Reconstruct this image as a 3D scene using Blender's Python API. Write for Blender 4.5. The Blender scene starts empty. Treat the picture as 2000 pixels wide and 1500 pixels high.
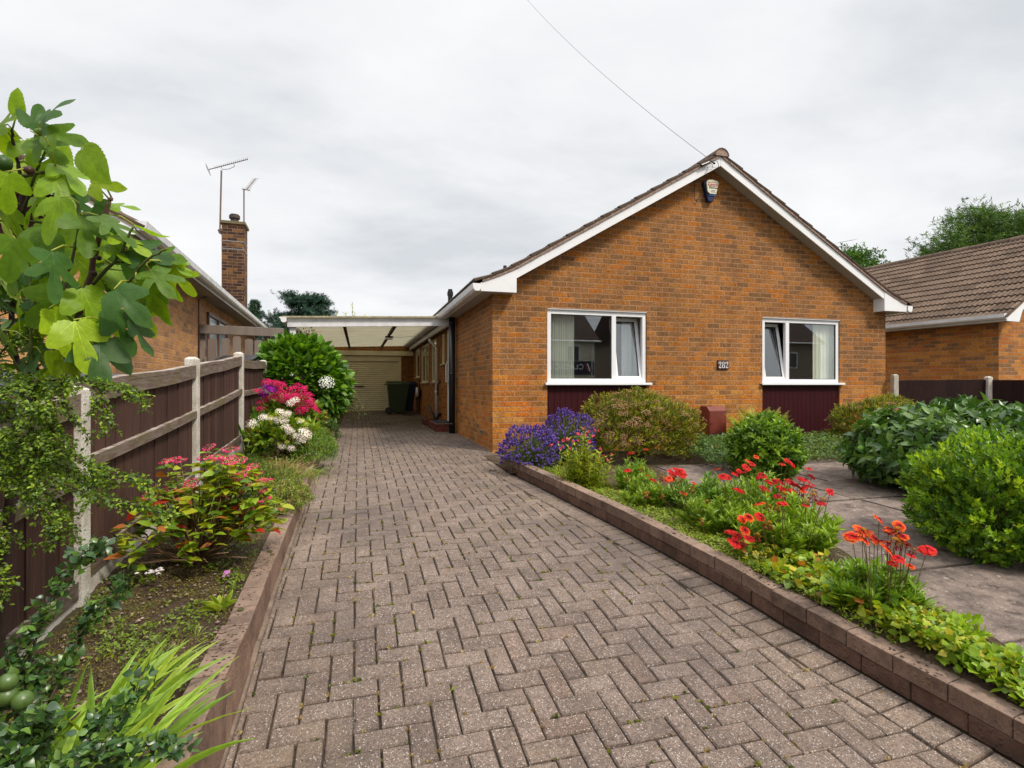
import bpy, bmesh, math, random
import numpy as np
from mathutils import Matrix, Vector
R = math.radians
rng = np.random.default_rng(7)
random.seed(7)
sc = bpy.context.scene
COL = sc.collection

# ------------------------------------------------------------------ camera
YAW = R(16.02); SN, CS = math.sin(YAW), math.cos(YAW); F = 1045.0
cam_d = bpy.data.cameras.new('camera'); cam = bpy.data.objects.new('camera', cam_d); COL.objects.link(cam)
cam.location = (0, 0, 0); cam.rotation_euler = (R(90), 0, -YAW)
cam_d.sensor_width = 36; cam_d.lens = F / 2000 * 36
cam_d.clip_start = 0.05; cam_d.clip_end = 3000
sc.camera = cam
sc.render.resolution_x, sc.render.resolution_y = 1024, 768

# ------------------------------------------------------------------ light
SUN_EL, SUN_AZ = R(50), R(142)          # soft sun high behind the camera and to the right
w = bpy.data.worlds.new('World'); sc.world = w; w.use_nodes = True
nt = w.node_tree; nt.nodes.clear()
def wn(t, **k):
    n = nt.nodes.new(t)
    for a, b in k.items(): setattr(n, a, b)
    return n
def wm(op, a, b=None, clamp=False):
    n = wn('ShaderNodeMath', operation=op); n.use_clamp = clamp
    for i, v in enumerate((a, b)):
        if v is None: continue
        if isinstance(v, (int, float)): n.inputs[i].default_value = v
        else: nt.links.new(v, n.inputs[i])
    return n.outputs[0]
tc = wn('ShaderNodeTexCoord'); sp = wn('ShaderNodeSeparateXYZ'); nt.links.new(tc.outputs['Generated'], sp.inputs[0])
zz = wm('ADD', wm('MAXIMUM', sp.outputs[2], 0.0), 0.22)
cb = wn('ShaderNodeCombineXYZ')
nt.links.new(wm('DIVIDE', sp.outputs[0], zz), cb.inputs[0]); nt.links.new(wm('DIVIDE', sp.outputs[1], zz), cb.inputs[1])
mp = wn('ShaderNodeMapping'); mp.inputs['Rotation'].default_value = (0, 0, R(35)); mp.inputs['Scale'].default_value = (0.75, 1.15, 1)
mp.inputs['Location'].default_value = (3.3, 1.1, 0)
nt.links.new(cb.outputs[0], mp.inputs[0])
no = wn('ShaderNodeTexNoise'); no.inputs['Scale'].default_value = 1.1; no.inputs['Detail'].default_value = 7; no.inputs['Roughness'].default_value = 0.5
no.inputs['Distortion'].default_value = 0.25
nt.links.new(mp.outputs[0], no.inputs['Vector'])
no2 = wn('ShaderNodeTexNoise'); no2.inputs['Scale'].default_value = 3.4; no2.inputs['Detail'].default_value = 8; no2.inputs['Roughness'].default_value = .6; nt.links.new(mp.outputs[0], no2.inputs['Vector'])
rp = wn('ShaderNodeValToRGB'); nt.links.new(wm('ADD', wm('MULTIPLY', no.outputs[0], .72), wm('MULTIPLY', no2.outputs[0], .28)), rp.inputs[0])
e = rp.color_ramp.elements
e[0].position = 0.34; e[0].color = (0.56, 0.585, 0.615, 1)
e[1].position = 0.68; e[1].color = (0.83, 0.83, 0.83, 1)
m_ = e.new(0.50); m_.color = (0.725, 0.735, 0.75, 1)
sky = wn('ShaderNodeTexSky', sky_type='NISHITA'); sky.sun_disc = False; sky.sun_elevation = SUN_EL; sky.sun_rotation = SUN_AZ
bgs = wn('ShaderNodeBackground'); nt.links.new(sky.outputs[0], bgs.inputs[0]); bgs.inputs[1].default_value = 0.05
bgc = wn('ShaderNodeBackground'); nt.links.new(rp.outputs[0], bgc.inputs[0])
# an overcast sky is brighter overhead than near the horizon
mr = wn('ShaderNodeMapRange'); mr.interpolation_type = 'SMOOTHSTEP'; nt.links.new(sp.outputs[2], mr.inputs[0])
mr.inputs[1].default_value = 0.55; mr.inputs[2].default_value = 1.0; mr.inputs[3].default_value = 1.0; mr.inputs[4].default_value = 2.9
nt.links.new(mr.outputs[0], bgc.inputs[1])
mxs = wn('ShaderNodeMixShader'); mxs.inputs[0].default_value = 0.94
nt.links.new(bgs.outputs[0], mxs.inputs[1]); nt.links.new(bgc.outputs[0], mxs.inputs[2])
wo = wn('ShaderNodeOutputWorld'); nt.links.new(mxs.outputs[0], wo.inputs[0])

sd = bpy.data.lights.new('sun', 'SUN'); sun = bpy.data.objects.new('sun', sd); COL.objects.link(sun)
sd.energy = 2.8; sd.angle = R(11); sd.color = (1.0, 0.92, 0.80)
# direction towards the sun (azimuth clockwise from +Y)
dv = Vector((math.sin(SUN_AZ) * math.cos(SUN_EL), math.cos(SUN_AZ) * math.cos(SUN_EL), math.sin(SUN_EL)))
sun.rotation_euler = dv.to_track_quat('Z', 'Y').to_euler(); sun.location = dv * 50
sc.view_settings.view_transform = 'Standard'; sc.view_settings.look = 'None'
sc.view_settings.exposure = 0.36; sc.view_settings.gamma = 1.0

# ------------------------------------------------------------------ helpers
def at(px, py, d):
    """point at photograph position px, py and distance d metres in front of the lens"""
    a = (px - 1000) / F
    return np.array([d * (SN + a * CS), d * (CS - a * SN), (750 - py) * d / F])
def unit(v):
    v = np.asarray(v, float); return v / np.maximum(np.linalg.norm(v, axis=-1, keepdims=True), 1e-9)

class Geo:
    def __init__(s): s.v = []; s.c = []; s.f = {}; s.n = 0
    def add(s, v, f, c=(1, 1, 1)):
        v = np.asarray(v, float).reshape(-1, 3); c = np.asarray(c, float)
        if c.ndim == 1: c = np.tile(c, (len(v), 1))
        s.v.append(v); s.c.append(c)
        if isinstance(f, np.ndarray): s.f.setdefault(f.shape[1], []).append(f + s.n)
        else:
            for q in f: s.f.setdefault(len(q), []).append(np.array([q]) + s.n)
        s.n += len(v)
    def quad(s, a, b, c, d, col=(1, 1, 1)): s.add([a, b, c, d], np.array([[0, 1, 2, 3]]), col)
    def box(s, x0, x1, y0, y1, z0, z1, col=(1, 1, 1)):
        v = [(x, y, z) for z in (z0, z1) for y in (y0, y1) for x in (x0, x1)]
        s.add(v, np.array([[0, 2, 3, 1], [4, 5, 7, 6], [0, 1, 5, 4], [2, 6, 7, 3], [0, 4, 6, 2], [1, 3, 7, 5]]), col)
    def bar(s, p, q, wd, ht, up=(0, 0, 1), col=(1, 1, 1)):
        """box along p->q, centred, wd across, ht along up"""
        p = np.array(p, float); q = np.array(q, float); a = unit(q - p); sd_ = unit(np.cross(a, up)); u = np.cross(sd_, a)
        v = []
        for o in (p, q):
            for i, j in ((-1, -1), (1, -1), (1, 1), (-1, 1)): v.append(o + sd_ * i * wd / 2 + u * j * ht / 2)
        s.add(v, np.array([[0, 1, 2, 3], [7, 6, 5, 4], [0, 4, 5, 1], [1, 5, 6, 2], [2, 6, 7, 3], [3, 7, 4, 0]]), col)
    def tube(s, pts, rad, n=8, col=(1, 1, 1), cap=True):
        pts = np.array(pts, float); k = len(pts)
        if np.isscalar(rad): rad = [rad] * k
        t = np.gradient(pts, axis=0); t = unit(t)
        ref = np.array([0, 0, 1.0]) if abs(t[0][2]) < 0.9 else np.array([1.0, 0, 0])
        V = []
        for i in range(k):
            a = unit(np.cross(t[i], ref)); b = np.cross(t[i], a); ref = unit(np.cross(a, t[i])) if np.linalg.norm(np.cross(a, t[i])) > 0 else ref
            for j in range(n):
                th = 2 * math.pi * j / n; V.append(pts[i] + rad[i] * (math.cos(th) * a + math.sin(th) * b))
        Fq = [[i * n + j, i * n + (j + 1) % n, (i + 1) * n + (j + 1) % n, (i + 1) * n + j] for i in range(k - 1) for j in range(n)]
        s.add(V, np.array(Fq), col)
        if cap:
            s.f.setdefault(n, []).append(np.array([[s.n - n + j for j in range(n)]])); s.f[n].append(np.array([[s.n - k * n + j for j in range(n)][::-1]]))
    def inst(s, T, M, P, C):
        """T=(verts, {k: faces}, cols) ; M (n,3,3) columns = side, axis, normal ; P (n,3) ; C (n,3) multiplies"""
        tv, tf, tcol = T; n = len(P)
        if n == 0: return
        V = np.einsum('nij,kj->nki', M, tv) + P[:, None, :]
        Cc = tcol[None] * C[:, None, :] if tcol.ndim == 2 else np.repeat(C[:, None, :], len(tv), 1)
        s.v.append(V.reshape(-1, 3)); s.c.append(Cc.reshape(-1, 3))
        off = (np.arange(n) * len(tv) + s.n)
        for k, f in tf.items(): s.f.setdefault(k, []).append((f[None] + off[:, None, None]).reshape(-1, k))
        s.n += n * len(tv)
    def template(s):
        v = np.concatenate(s.v); c = np.concatenate(s.c)
        return v, {k: np.concatenate(f) for k, f in s.f.items()}, c
    def mesh(s, name, mat=None, smooth=False):
        me = bpy.data.meshes.new(name)
        V = np.concatenate(s.v).astype(np.float32); C = np.concatenate(s.c)
        me.vertices.add(len(V)); me.vertices.foreach_set('co', V.ravel())
        fl = {k: np.concatenate(f) for k, f in s.f.items()}
        tot = np.concatenate([np.full(len(f), k) for k, f in fl.items()]).astype(np.int32)
        lp = np.concatenate([f.ravel() for f in fl.values()]).astype(np.int32)
        st = np.concatenate([[0], np.cumsum(tot)[:-1]]).astype(np.int32)
        me.loops.add(len(lp)); me.loops.foreach_set('vertex_index', lp)
        me.polygons.add(len(tot)); me.polygons.foreach_set('loop_start', st); me.polygons.foreach_set('loop_total', tot)
        me.polygons.foreach_set('use_smooth', np.full(len(tot), smooth))
        at_ = me.color_attributes.new('Col', 'FLOAT_COLOR', 'POINT')
        at_.data.foreach_set('color', np.concatenate([C, np.ones((len(C), 1))], 1).astype(np.float32).ravel())
        if mat: me.materials.append(mat)
        me.update(); me.validate()
        return me

PW = {}
def par(o, parent):
    o.parent = parent
    if parent.name in PW: o.matrix_parent_inverse = PW[parent.name].inverted()
def obj(name, g, mat, parent=None, smooth=False, bevel=0, kind=None, label=None):
    """one mesh object built in world coordinates; parent is an Empty or a mesh object"""
    me = g.mesh(name, mat, smooth)
    if len(me.vertices) < 1500 and not smooth:
        bm = bmesh.new(); bm.from_mesh(me); bmesh.ops.recalc_face_normals(bm, faces=bm.faces); bm.to_mesh(me); bm.free()
    o = bpy.data.objects.new(name, me); COL.objects.link(o)
    if parent is not None: par(o, parent)
    if bevel:
        m = o.modifiers.new('bevel', 'BEVEL'); m.width = bevel; m.segments = 2; m.limit_method = 'ANGLE'; m.angle_limit = R(40)
    if kind: o['kind'] = kind
    if label: o['label'] = label
    return o
def tag(o, label, cat, group=None):
    o['label'] = label; o['category'] = cat
    if group: o['group'] = group
    return o
def thing(name, label, cat, loc, group=None, rz=None):
    """Empty at the base of a thing. With rz given its parts are modelled in the thing's own axes."""
    o = bpy.data.objects.new(name, None); COL.objects.link(o); o.empty_display_size = 0.1
    o.location = tuple(float(q) for q in loc)
    if rz is None: PW[o.name] = Matrix.Translation(o.location)
    else: o.rotation_euler = (0, 0, rz)
    return tag(o, label, cat, group)

# ---- materials
class M:
    def __init__(s, name):
        s.m = bpy.data.materials.new(name); s.m.use_nodes = True; s.t = s.m.node_tree; s.t.nodes.clear()
        s.out = s.n('ShaderNodeOutputMaterial')
    def n(s, typ, ins=None, **k):
        q = s.t.nodes.new(typ)
        for a, b in k.items(): setattr(q, a, b)
        for a, b in (ins or {}).items(): s.set(q.inputs[a], b)
        return q
    def set(s, sock, v):
        if isinstance(v, bpy.types.NodeSocket): s.t.links.new(v, sock)
        elif isinstance(v, bpy.types.Node): s.t.links.new(v.outputs[0], sock)
        elif isinstance(v, (tuple, list)): sock.default_value = tuple(v) + ((1,) if len(v) == 3 and len(sock.default_value) == 4 else ())
        else: sock.default_value = v
    def ma(s, op, a, b=None, c=None, clamp=False):
        q = s.n('ShaderNodeMath', operation=op); q.use_clamp = clamp
        for i, v in enumerate((a, b, c)):
            if v is not None: s.set(q.inputs[i], v)
        return q.outputs[0]
    def mix(s, f, a, b, mode='MIX'):
        q = s.n('ShaderNodeMix', data_type='RGBA', blend_type=mode); s.set(q.inputs[0], f); s.set(q.inputs[6], a); s.set(q.inputs[7], b)
        return q.outputs[2]
    def noise(s, scale, detail=4, rough=.6, vec=None, dist=0):
        q = s.n('ShaderNodeTexNoise', {'Scale': scale, 'Detail': detail, 'Roughness': rough, 'Distortion': dist})
        s.set(q.inputs['Vector'], vec if vec is not None else s.co()); return q.outputs[0]
    def co(s):
        if not hasattr(s, '_c'): s._c = s.n('ShaderNodeTexCoord')
        return s._c.outputs['Object']
    def ramp(s, f, pts, const=False):
        q = s.n('ShaderNodeValToRGB'); s.set(q.inputs[0], f); el = q.color_ramp.elements
        if const: q.color_ramp.interpolation = 'CONSTANT'
        while len(el) < len(pts): el.new(0.5)
        for e_, (p, c) in zip(el, pts): e_.position = p; e_.color = (c if isinstance(c, tuple) else (c, c, c)) + (1,)
        return q.outputs[0]
    def scaled(s, sx, sy, sz):
        return s.n('ShaderNodeMapping', {'Vector': s.co(), 'Scale': (sx, sy, sz)}).outputs[0]
    def col(s): return s.n('ShaderNodeAttribute', attribute_name='Col').outputs['Color']
    def pbr(s, base, rough=.6, bump=None, bs=.3, bd=.01, metal=0, spec=.5, **k):
        p = s.n('ShaderNodeBsdfPrincipled', {'Base Color': base, 'Roughness': rough, 'Metallic': metal, 'Specular IOR Level': spec})
        for a, b in k.items(): s.set(p.inputs[a.replace('_', ' ')], b)
        if bump is not None:
            b = s.n('ShaderNodeBump', {'Strength': bs, 'Distance': bd, 'Height': bump}); s.t.links.new(b.outputs[0], p.inputs['Normal'])
        s.p = p; return p
    def done(s, sh=None):
        s.t.links.new((sh or s.p).outputs[0], s.out.inputs[0]); return s.m

def plain(name, c, rough=.5, var=.12, sc_=6, bump=.1, metal=0, spec=.5, streak=False):
    m = M(name); v = m.noise(sc_, 5, .65, m.scaled(1, 1, .15) if streak else None)
    f = m.noise(sc_ * 14, 3)
    b = m.mix(var, c, m.ramp(v, [(.3, tuple(q * .45 for q in c)), (.7, tuple(min(1, q * 1.25) for q in c))]))
    m.pbr(b, rough, f, bump, .003, metal, spec); return m.done()

def brick_mat(name, pal, mortar, bl=.238, ch=.0796, seed=0, low=None, zs=(-.15, .35), mj=.011):
    """stretcher-bond brickwork in the wall's own axes"""
    m = M(name); c = m.n('ShaderNodeTexCoord'); s = m.n('ShaderNodeSeparateXYZ', {0: c.outputs['Object']}); nn = m.n('ShaderNodeSeparateXYZ', {0: c.outputs['Normal']})
    m._c = c
    isx = m.ma('GREATER_THAN', m.ma('ABSOLUTE', nn.outputs[1]), .5)
    u = m.ma('ADD', m.ma('MULTIPLY', s.outputs[0], isx), m.ma('MULTIPLY', s.outputs[1], m.ma('SUBTRACT', 1, isx)))
    wob = m.n('ShaderNodeTexNoise', {'Scale': 9., 'Detail': 3.}); m.set(wob.inputs['Vector'], c.outputs['Object'])
    wob2 = m.n('ShaderNodeTexNoise', {'Scale': 60., 'Detail': 2.}); m.set(wob2.inputs['Vector'], c.outputs['Object'])
    dz = m.ma('ADD', m.ma('MULTIPLY', m.ma('SUBTRACT', wob.outputs[0], .5), .012), m.ma('MULTIPLY', m.ma('SUBTRACT', wob2.outputs[0], .5), .007))
    v = m.ma('DIVIDE', m.ma('ADD', m.ma('ADD', s.outputs[2], 20.), dz), ch)
    row = m.ma('FLOOR', v); fv = m.ma('FRACT', v)
    par_ = m.ma('MODULO', row, 2)
    rj = m.n('ShaderNodeTexWhiteNoise', noise_dimensions='1D'); m.set(rj.inputs['W'], m.ma('ADD', row, seed + .5))
    uu = m.ma('ADD', m.ma('ADD', m.ma('DIVIDE', m.ma('ADD', u, dz), bl), m.ma('MULTIPLY', par_, .5)), m.ma('MULTIPLY', rj.outputs['Value'], .08))
    uu = m.ma('ADD', uu, m.ma('MULTIPLY', isx, 40.))
    colm = m.ma('FLOOR', uu); fu = m.ma('FRACT', uu)
    wv = m.n('ShaderNodeTexWhiteNoise', noise_dimensions='3D'); m.set(wv.inputs['Vector'], m.n('ShaderNodeCombineXYZ', {0: colm, 1: row, 2: seed + .3}))
    eu = m.ma('MULTIPLY', m.ma('MINIMUM', fu, m.ma('SUBTRACT', 1, fu)), bl)
    ev = m.ma('MULTIPLY', m.ma('MINIMUM', fv, m.ma('SUBTRACT', 1, fv)), ch)
    ed = m.ma('MINIMUM', eu, ev)
    mask = m.ramp(m.ma('DIVIDE', ed, mj), [(.40, 0.), (.62, 1.)])
    n = len(pal)
    rnd = wv.outputs['Value']
    bc = m.ramp(rnd, [((i / n), p) for i, p in enumerate(pal)], True)
    if low:
        bl_ = m.ramp(rnd, [((i / len(low)), p) for i, p in enumerate(low)], True)
        zn = m.ma('ADD', s.outputs[2], m.ma('MULTIPLY', m.ma('SUBTRACT', wv.outputs['Color'], .5), .9))
        t = m.n('ShaderNodeMapRange', {0: zn, 1: zs[0], 2: zs[1], 3: 1., 4: 0.}).outputs[0]
        bc = m.mix(t, bc, bl_)
    sp_ = m.noise(130, 4, .75); sp2 = m.noise(38, 4, .75); big = m.noise(.9, 4, .6)
    bc = m.mix(1., bc, m.ramp(sp_, [(.39, .26), (.5, .95), (.61, 1.6)]), 'MULTIPLY')
    bc = m.mix(.9, bc, m.ramp(sp2, [(.36, .55), (.64, 1.3)]), 'MULTIPLY')
    mc = m.mix(.5, mortar, m.ramp(m.noise(30, 3), [(.3, .5), (.7, 1.2)]), 'MULTIPLY')
    cc = m.mix(mask, mc, bc)
    cc = m.mix(.6, cc, m.ramp(big, [(.3, .68), (.7, 1.15)]), 'MULTIPLY'); cc = m.mix(m.ma('MULTIPLY', m.ramp(m.noise(2.5, 5, .7, m.scaled(2.2, 2.2, .5)), [(.5, 0.), (.68, 1.)]), .38), cc, m.mix(1., cc, (.50, .47, .45), 'MULTIPLY'))
    h = m.ma('ADD', m.ma('MULTIPLY', mask, 1.0), m.ma('MULTIPLY', sp_, .75))
    m.pbr(cc, .88, h, .55, .009, spec=.2); return m.done()

def leaf_mat(name, rough=.42, tr=.35, spec=.4, warm=(1.30, 1.30, .50)):
    m = M(name); c = m.col(); v = m.noise(55, 3)
    b = m.mix(.55, c, m.ramp(v, [(.3, .65), (.7, 1.25)]), 'MULTIPLY'); b = m.mix(m.ramp(m.noise(120, 3), [(.66, 0.), (.74, .35)]), b, (.20, .12, .03))
    p = m.pbr(b, rough, spec=spec)
    t = m.n('ShaderNodeBsdfTranslucent', {'Color': m.mix(1., b, warm, 'MULTIPLY')})
    mx = m.n('ShaderNodeMixShader', {0: tr, 1: p.outputs[0], 2: t.outputs[0]}); return m.done(mx)
LEAF = leaf_mat('leaf'); GLOSSY = leaf_mat('glossy_leaf', .33, .20, .55); PETAL = leaf_mat('petal', .6, .22, .15, (1.1, .9, .9)); NEEDLE = leaf_mat('needle', .6, .15, .2)
def col_mat(name, rough=.8, var=.5, spec=.3, sc_=40., bs=.3):
    m = M(name); c = m.mix(var, m.col(), m.ramp(m.noise(sc_, 4), [(.3, .55), (.7, 1.3)]), 'MULTIPLY'); m.pbr(c, rough, m.noise(sc_ * 3, 3), bs, .004, spec=spec); return m.done()
BARK = col_mat('bark', .85)
def glass_mat():
    m = M('window_glass'); g = m.n('ShaderNodeBsdfGlossy', {'Color': (.93, .97, 1.), 'Roughness': .012}); t = m.n('ShaderNodeBsdfTransparent', {'Color': (.965, .98, .97)})
    lw = m.n('ShaderNodeLayerWeight', {'Blend': .5}); f = m.ma('ADD', m.ma('MULTIPLY', m.ma('POWER', lw.outputs['Facing'], 4.), .80), .125); mx = m.n('ShaderNodeMixShader', {0: f, 1: t.outputs[0], 2: g.outputs[0]}); return m.done(mx)
GLASS = glass_mat()
WHITE = plain('white_plastic', (.78, .78, .80), .32, .10, 3, .03)
WHITE_OLD = plain('white_painted_timber', (.72, .72, .74), .5, .35, 5, .15)
CREAM = plain('cream_panel', (.80, .72, .50), .5, .25, 3, .05)
BLACK = plain('black_plastic', (.012, .013, .018), .35, .2, 5, .05)
MAROON = M('maroon_boarding')
_s = MAROON.n('ShaderNodeSeparateXYZ', {0: MAROON.co()}); _f = MAROON.ma('FRACT', MAROON.ma('MULTIPLY', MAROON.ma('ADD', _s.outputs[0], _s.outputs[1]), 10.5))
_g = MAROON.ramp(_f, [(0., 0.), (.08, 1.), (.92, 1.), (1., 0.)])
MAROON.pbr(MAROON.mix(_g, (.008, .002, .003), MAROON.mix(.4, (.040, .0065, .009), MAROON.ramp(MAROON.noise(5, 4, .6, MAROON.scaled(6, 6, .4)), [(.3, (.03, .005, .008)), (.7, (.050, .008, .010))]))), .6, _g, .5, .006, spec=.12)
MAROON = MAROON.done()
PAL_MAIN = [(.35, .165, .066), (.30, .142, .060), (.37, .168, .055), (.26, .130, .064), (.38, .155, .042), (.33, .160, .074), (.275, .138, .066), (.35, .150, .050), (.21, .108, .056), (.40, .170, .055), (.29, .130, .055), (.24, .125, .064), (.42, .155, .034), (.31, .15, .07)]
PAL_LOW = [(.50, .175, .028), (.43, .150, .028), (.56, .215, .034), (.28, .13, .045), (.54, .16, .024), (.38, .16, .040), (.48, .20, .045), (.33, .14, .034), (.52, .24, .055)]
PAL_MAIN = [(r * 1.04, g_ * .98, b * .74) for r, g_, b in PAL_MAIN]
BRICK = brick_mat('house_brick', PAL_MAIN, (.42, .23, .125), low=PAL_LOW, mj=.012)
BRICK_L = brick_mat('neighbour_brick_pink', [(.58, .30, .12), (.50, .26, .11), (.62, .33, .12), (.44, .24, .11), (.55, .27, .10), (.38, .21, .10)], (.52, .30, .20), seed=5)
BRICK_R = brick_mat('neighbour_brick_orange', [(.52, .21, .045), (.43, .165, .035), (.36, .15, .045), (.56, .23, .045), (.47, .15, .03), (.27, .13, .05)], (.36, .24, .16), seed=11)
BRICK_CH = brick_mat('chimney_brick', [(.06, .034, .024), (.13, .065, .03), (.055, .032, .024), (.20, .10, .036), (.075, .04, .025), (.11, .06, .03)], (.28, .17, .12), seed=17)
BRICK_RED = brick_mat('step_brick', [(.16, .035, .022), (.20, .045, .026), (.13, .03, .022)], (.16, .10, .075), seed=3)
CONC = M('post_concrete'); CONC.pbr(CONC.mix(1., CONC.ramp(CONC.noise(150, 4, .8), [(.38, .42), (.52, 1.), (.7, 1.15)]), CONC.mix(.7, (.56, .52, .46), CONC.ramp(CONC.noise(7, 5, .7), [(.35, (.36, .31, .23)), (.6, (.66, .62, .56))])), 'MULTIPLY'), .9, CONC.noise(150, 3), .35, .003); CONC = CONC.done()
# ------------------------------------------------------------------ levels
_gy = [-60, -9, -4, -1, 0, 1, 2, 2.5, 2.8, 3.3, 4, 5, 6, 7, 7.8, 10, 13, 22, 60]
_gh = [-1.95, -1.90, -1.78, -1.60, -1.53, -1.46, -1.37, -1.315, -1.27, -1.225, -1.17, -1.115, -1.065, -1.03, -1.0, -.985, -.975, -.97, -.97]
def gd(y): return np.interp(y, _gy, _gh)
def gz(x, y):      # front garden to the right of the drive
    return np.interp(y, [-2, 1.4, 2, 3, 4.5, 6, 8, 30], [-1.5, -1.265, -1.20, -1.135, -1.085, -1.045, -1.035, -1.03]) - .010 * np.maximum(np.asarray(x) - 2.4, 0)
def bz(x, y):      # bed on the left of the drive, banked up towards the fence
    return np.where(np.asarray(y) < 2.62, -1.115, gd(y) + .125) + .02 * np.clip((-.6 - np.asarray(x)) / .7, 0, 1) + np.interp(y, [2, 5, 7, 20], [0, .04, .06, .06])
KX = lambda y: 2.385 - .136 * (y - 1.41)      # face of the right kerb
HX0, HX1, HY = 1.904, 9.45, 7.67              # side walls and front wall of the house

def grid_sheet(name, xs, ys, zf, mat, kind='structure', jit=0):
    g = Geo(); X, Y = np.meshgrid(xs, ys); Z = zf(X, Y) + (rng.random(X.shape) - .5) * jit
    V = np.stack([X, Y, Z], -1).reshape(-1, 3); nx = len(xs)
    i, j = np.meshgrid(np.arange(nx - 1), np.arange(len(ys) - 1)); a = (j * nx + i).ravel()
    g.add(V, np.stack([a, a + 1, a + nx + 1, a + nx], 1)); return obj(name, g, mat, None, True, kind=kind)

m = M('garden_ground'); m.pbr(m.ramp(m.noise(3, 6, .7), [(.35, (.035, .05, .012)), (.6, (.07, .075, .025)), (.8, (.10, .085, .05))]), .95, m.noise(40, 4), .5, .02); GROUND = m.done()
yy = np.array([-700, -200, -60, -30, -20] + list(np.arange(-15, 24, 1.0)) + [30, 60, 200, 700])
grid_sheet('ground', np.array([-700, -200, -60, -20, -8, -4, -2, 0, 2, 4, 8, 14, 20, 60, 200, 700.]), yy, lambda X, Y: gd(Y) - .10, GROUND)
m = M('asphalt'); m.pbr(m.ramp(m.noise(90, 4, .8), [(.3, .03), (.7, .08)]), .9, m.noise(120, 3), .4, .005); ASPH = m.done()
grid_sheet('road', np.array([-80, 0, 80.]), np.array([-18., -13, -9]), lambda X, Y: np.full(X.shape, -1.93), ASPH)
m = M('pavement_slabs'); m.pbr(m.ramp(m.noise(20, 4, .8), [(.3, .16), (.7, .26)]), .9); PAVE = m.done()
g = Geo(); g.box(-80, 80, -9, -6.6, -2.2, -1.80); obj('pavement', g, PAVE, kind='structure')
g = Geo(); g.box(-80, 80, -20.4, -18, -2.2, -1.82); obj('far_pavement', g, PAVE, kind='structure')

# ------------------------------------------------------------------ the block-paved drive
m = M('paving_block'); c0 = m.col(); n1 = m.noise(260, 4, .85); n2 = m.noise(5, 5, .7); n3 = m.noise(75, 5, .8)
vo = m.n('ShaderNodeTexVoronoi', {'Scale': 150.}); m.set(vo.inputs['Vector'], m.co())
spk = m.ramp(vo.outputs['Color'], [(.74, 0.), (.80, 1.)])
near = m.ramp(vo.outputs['Distance'], [(.2, 1.), (.5, 0.)])
b = m.mix(1., c0, m.ramp(n1, [(.36, .28), (.5, .95), (.63, 1.75)]), 'MULTIPLY')
b = m.mix(.9, b, m.ramp(n3, [(.36, .5), (.64, 1.4)]), 'MULTIPLY')
b = m.mix(.75, b, m.ramp(n2, [(.3, .60), (.7, 1.25)]), 'MULTIPLY')
b = m.mix(m.ma('MULTIPLY', m.ma('MULTIPLY', spk, near), .75), b, (.62, .58, .54))
st = m.ramp(m.noise(.75, 5, .6), [(.50, 0.), (.66, .55)])
b = m.mix(st, b, (.062, .048, .046))
b = m.mix(m.ramp(m.noise(2.2, 5, .75), [(.55, 0.), (.72, .45)]), b, (.19, .135, .085)); b = m.mix(m.ramp(m.noise(16, 5, .8), [(.60, 0.), (.70, .55)]), b, (.05, .036, .028))
m.pbr(b, .86, m.ma('ADD', n1, n3), .6, .004, spec=.3); PAVER = m.done()
m = M('joint_sand'); jn = m.noise(9, 5, .75); jf = m.noise(70, 4, .7)
m.pbr(m.mix(1., m.ramp(jn, [(.32, (.014, .008, .005)), (.52, (.040, .024, .014)), (.62, (.06, .040, .018)), (.74, (.13, .09, .045))]), m.ramp(jf, [(.3, .5), (.7, 1.5)]), 'MULTIPLY'), .95, jf, .6, .01); SAND = m.done()
W = .103
def in_drive(x, y):
    if y < 7.2: return -.55 < x < KX(y) + .06
    return -.55 < x < HX0 + .04
g = Geo(); HB = []
for i in range(-30, 60):
    for j in range(-30, 220):
        d = (i - j) % 4
        if d == 0: r = (i, j, i + 2, j + 1)
        elif d == 3: r = (i, j, i + 1, j + 2)
        else: continue
        x0, y0, x1, y1 = [q * W for q in r]
        x0 -= .02; x1 -= .02
        cx, cy = (x0 + x1) / 2, (y0 + y1) / 2
        if not (-3.0 < cy < 19.36) or not in_drive(cx, cy): continue
        x0 = max(x0, -.462)
        if x1 - x0 < .025: continue
        if y1 > 7.6: x1 = min(x1, HX0)
        HB.append((x0, y0, x1, y1))
def block(g, pts, col, gap=.0040):
    """pts: the four corners of one paving block in plan"""
    pts = np.array(pts, float); c = pts.mean(0); z = gd(c[1]) + rng.normal(0, .0012); tx, ty = rng.normal(0, .007, 2)
    sl = (gd(c[1] + .1) - gd(c[1] - .1)) / .2; d = pts - c; ln = np.abs(d)
    def ring(sh, dz, jt=0): 
        q = c + d * (1 - sh / np.maximum(ln, .012)) + rng.normal(0, jt, d.shape) if jt else c + d * (1 - sh / np.maximum(ln, .012))
        return [(x, y, z + dz + tx * (x - c[0]) + (ty + sl) * (y - c[1])) for x, y in q]
    v = ring(gap + .005, 0, .0016) + ring(gap, -.006, .0014) + ring(gap, -.03)
    f = [[0, 1, 2, 3]] + [[k, 4 + k, 4 + (k + 1) % 4, (k + 1) % 4] for k in range(4)] + [[4 + k, 8 + k, 8 + (k + 1) % 4, 4 + (k + 1) % 4] for k in range(4)]
    g.add(v, np.array(f), col)
def pcol(warm=0):
    t = rng.random(); c = np.array([.150, .110, .090]) * (1 - t) + np.array([.178, .134, .110]) * t
    if rng.random() < .07: c = c * .85
    if rng.random() < .04: c = c * np.array([1.05, 1.0, .96])
    c = c * (1 - warm) + np.array([.215, .158, .118]) * warm
    return c * rng.uniform(.93, 1.07)
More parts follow.
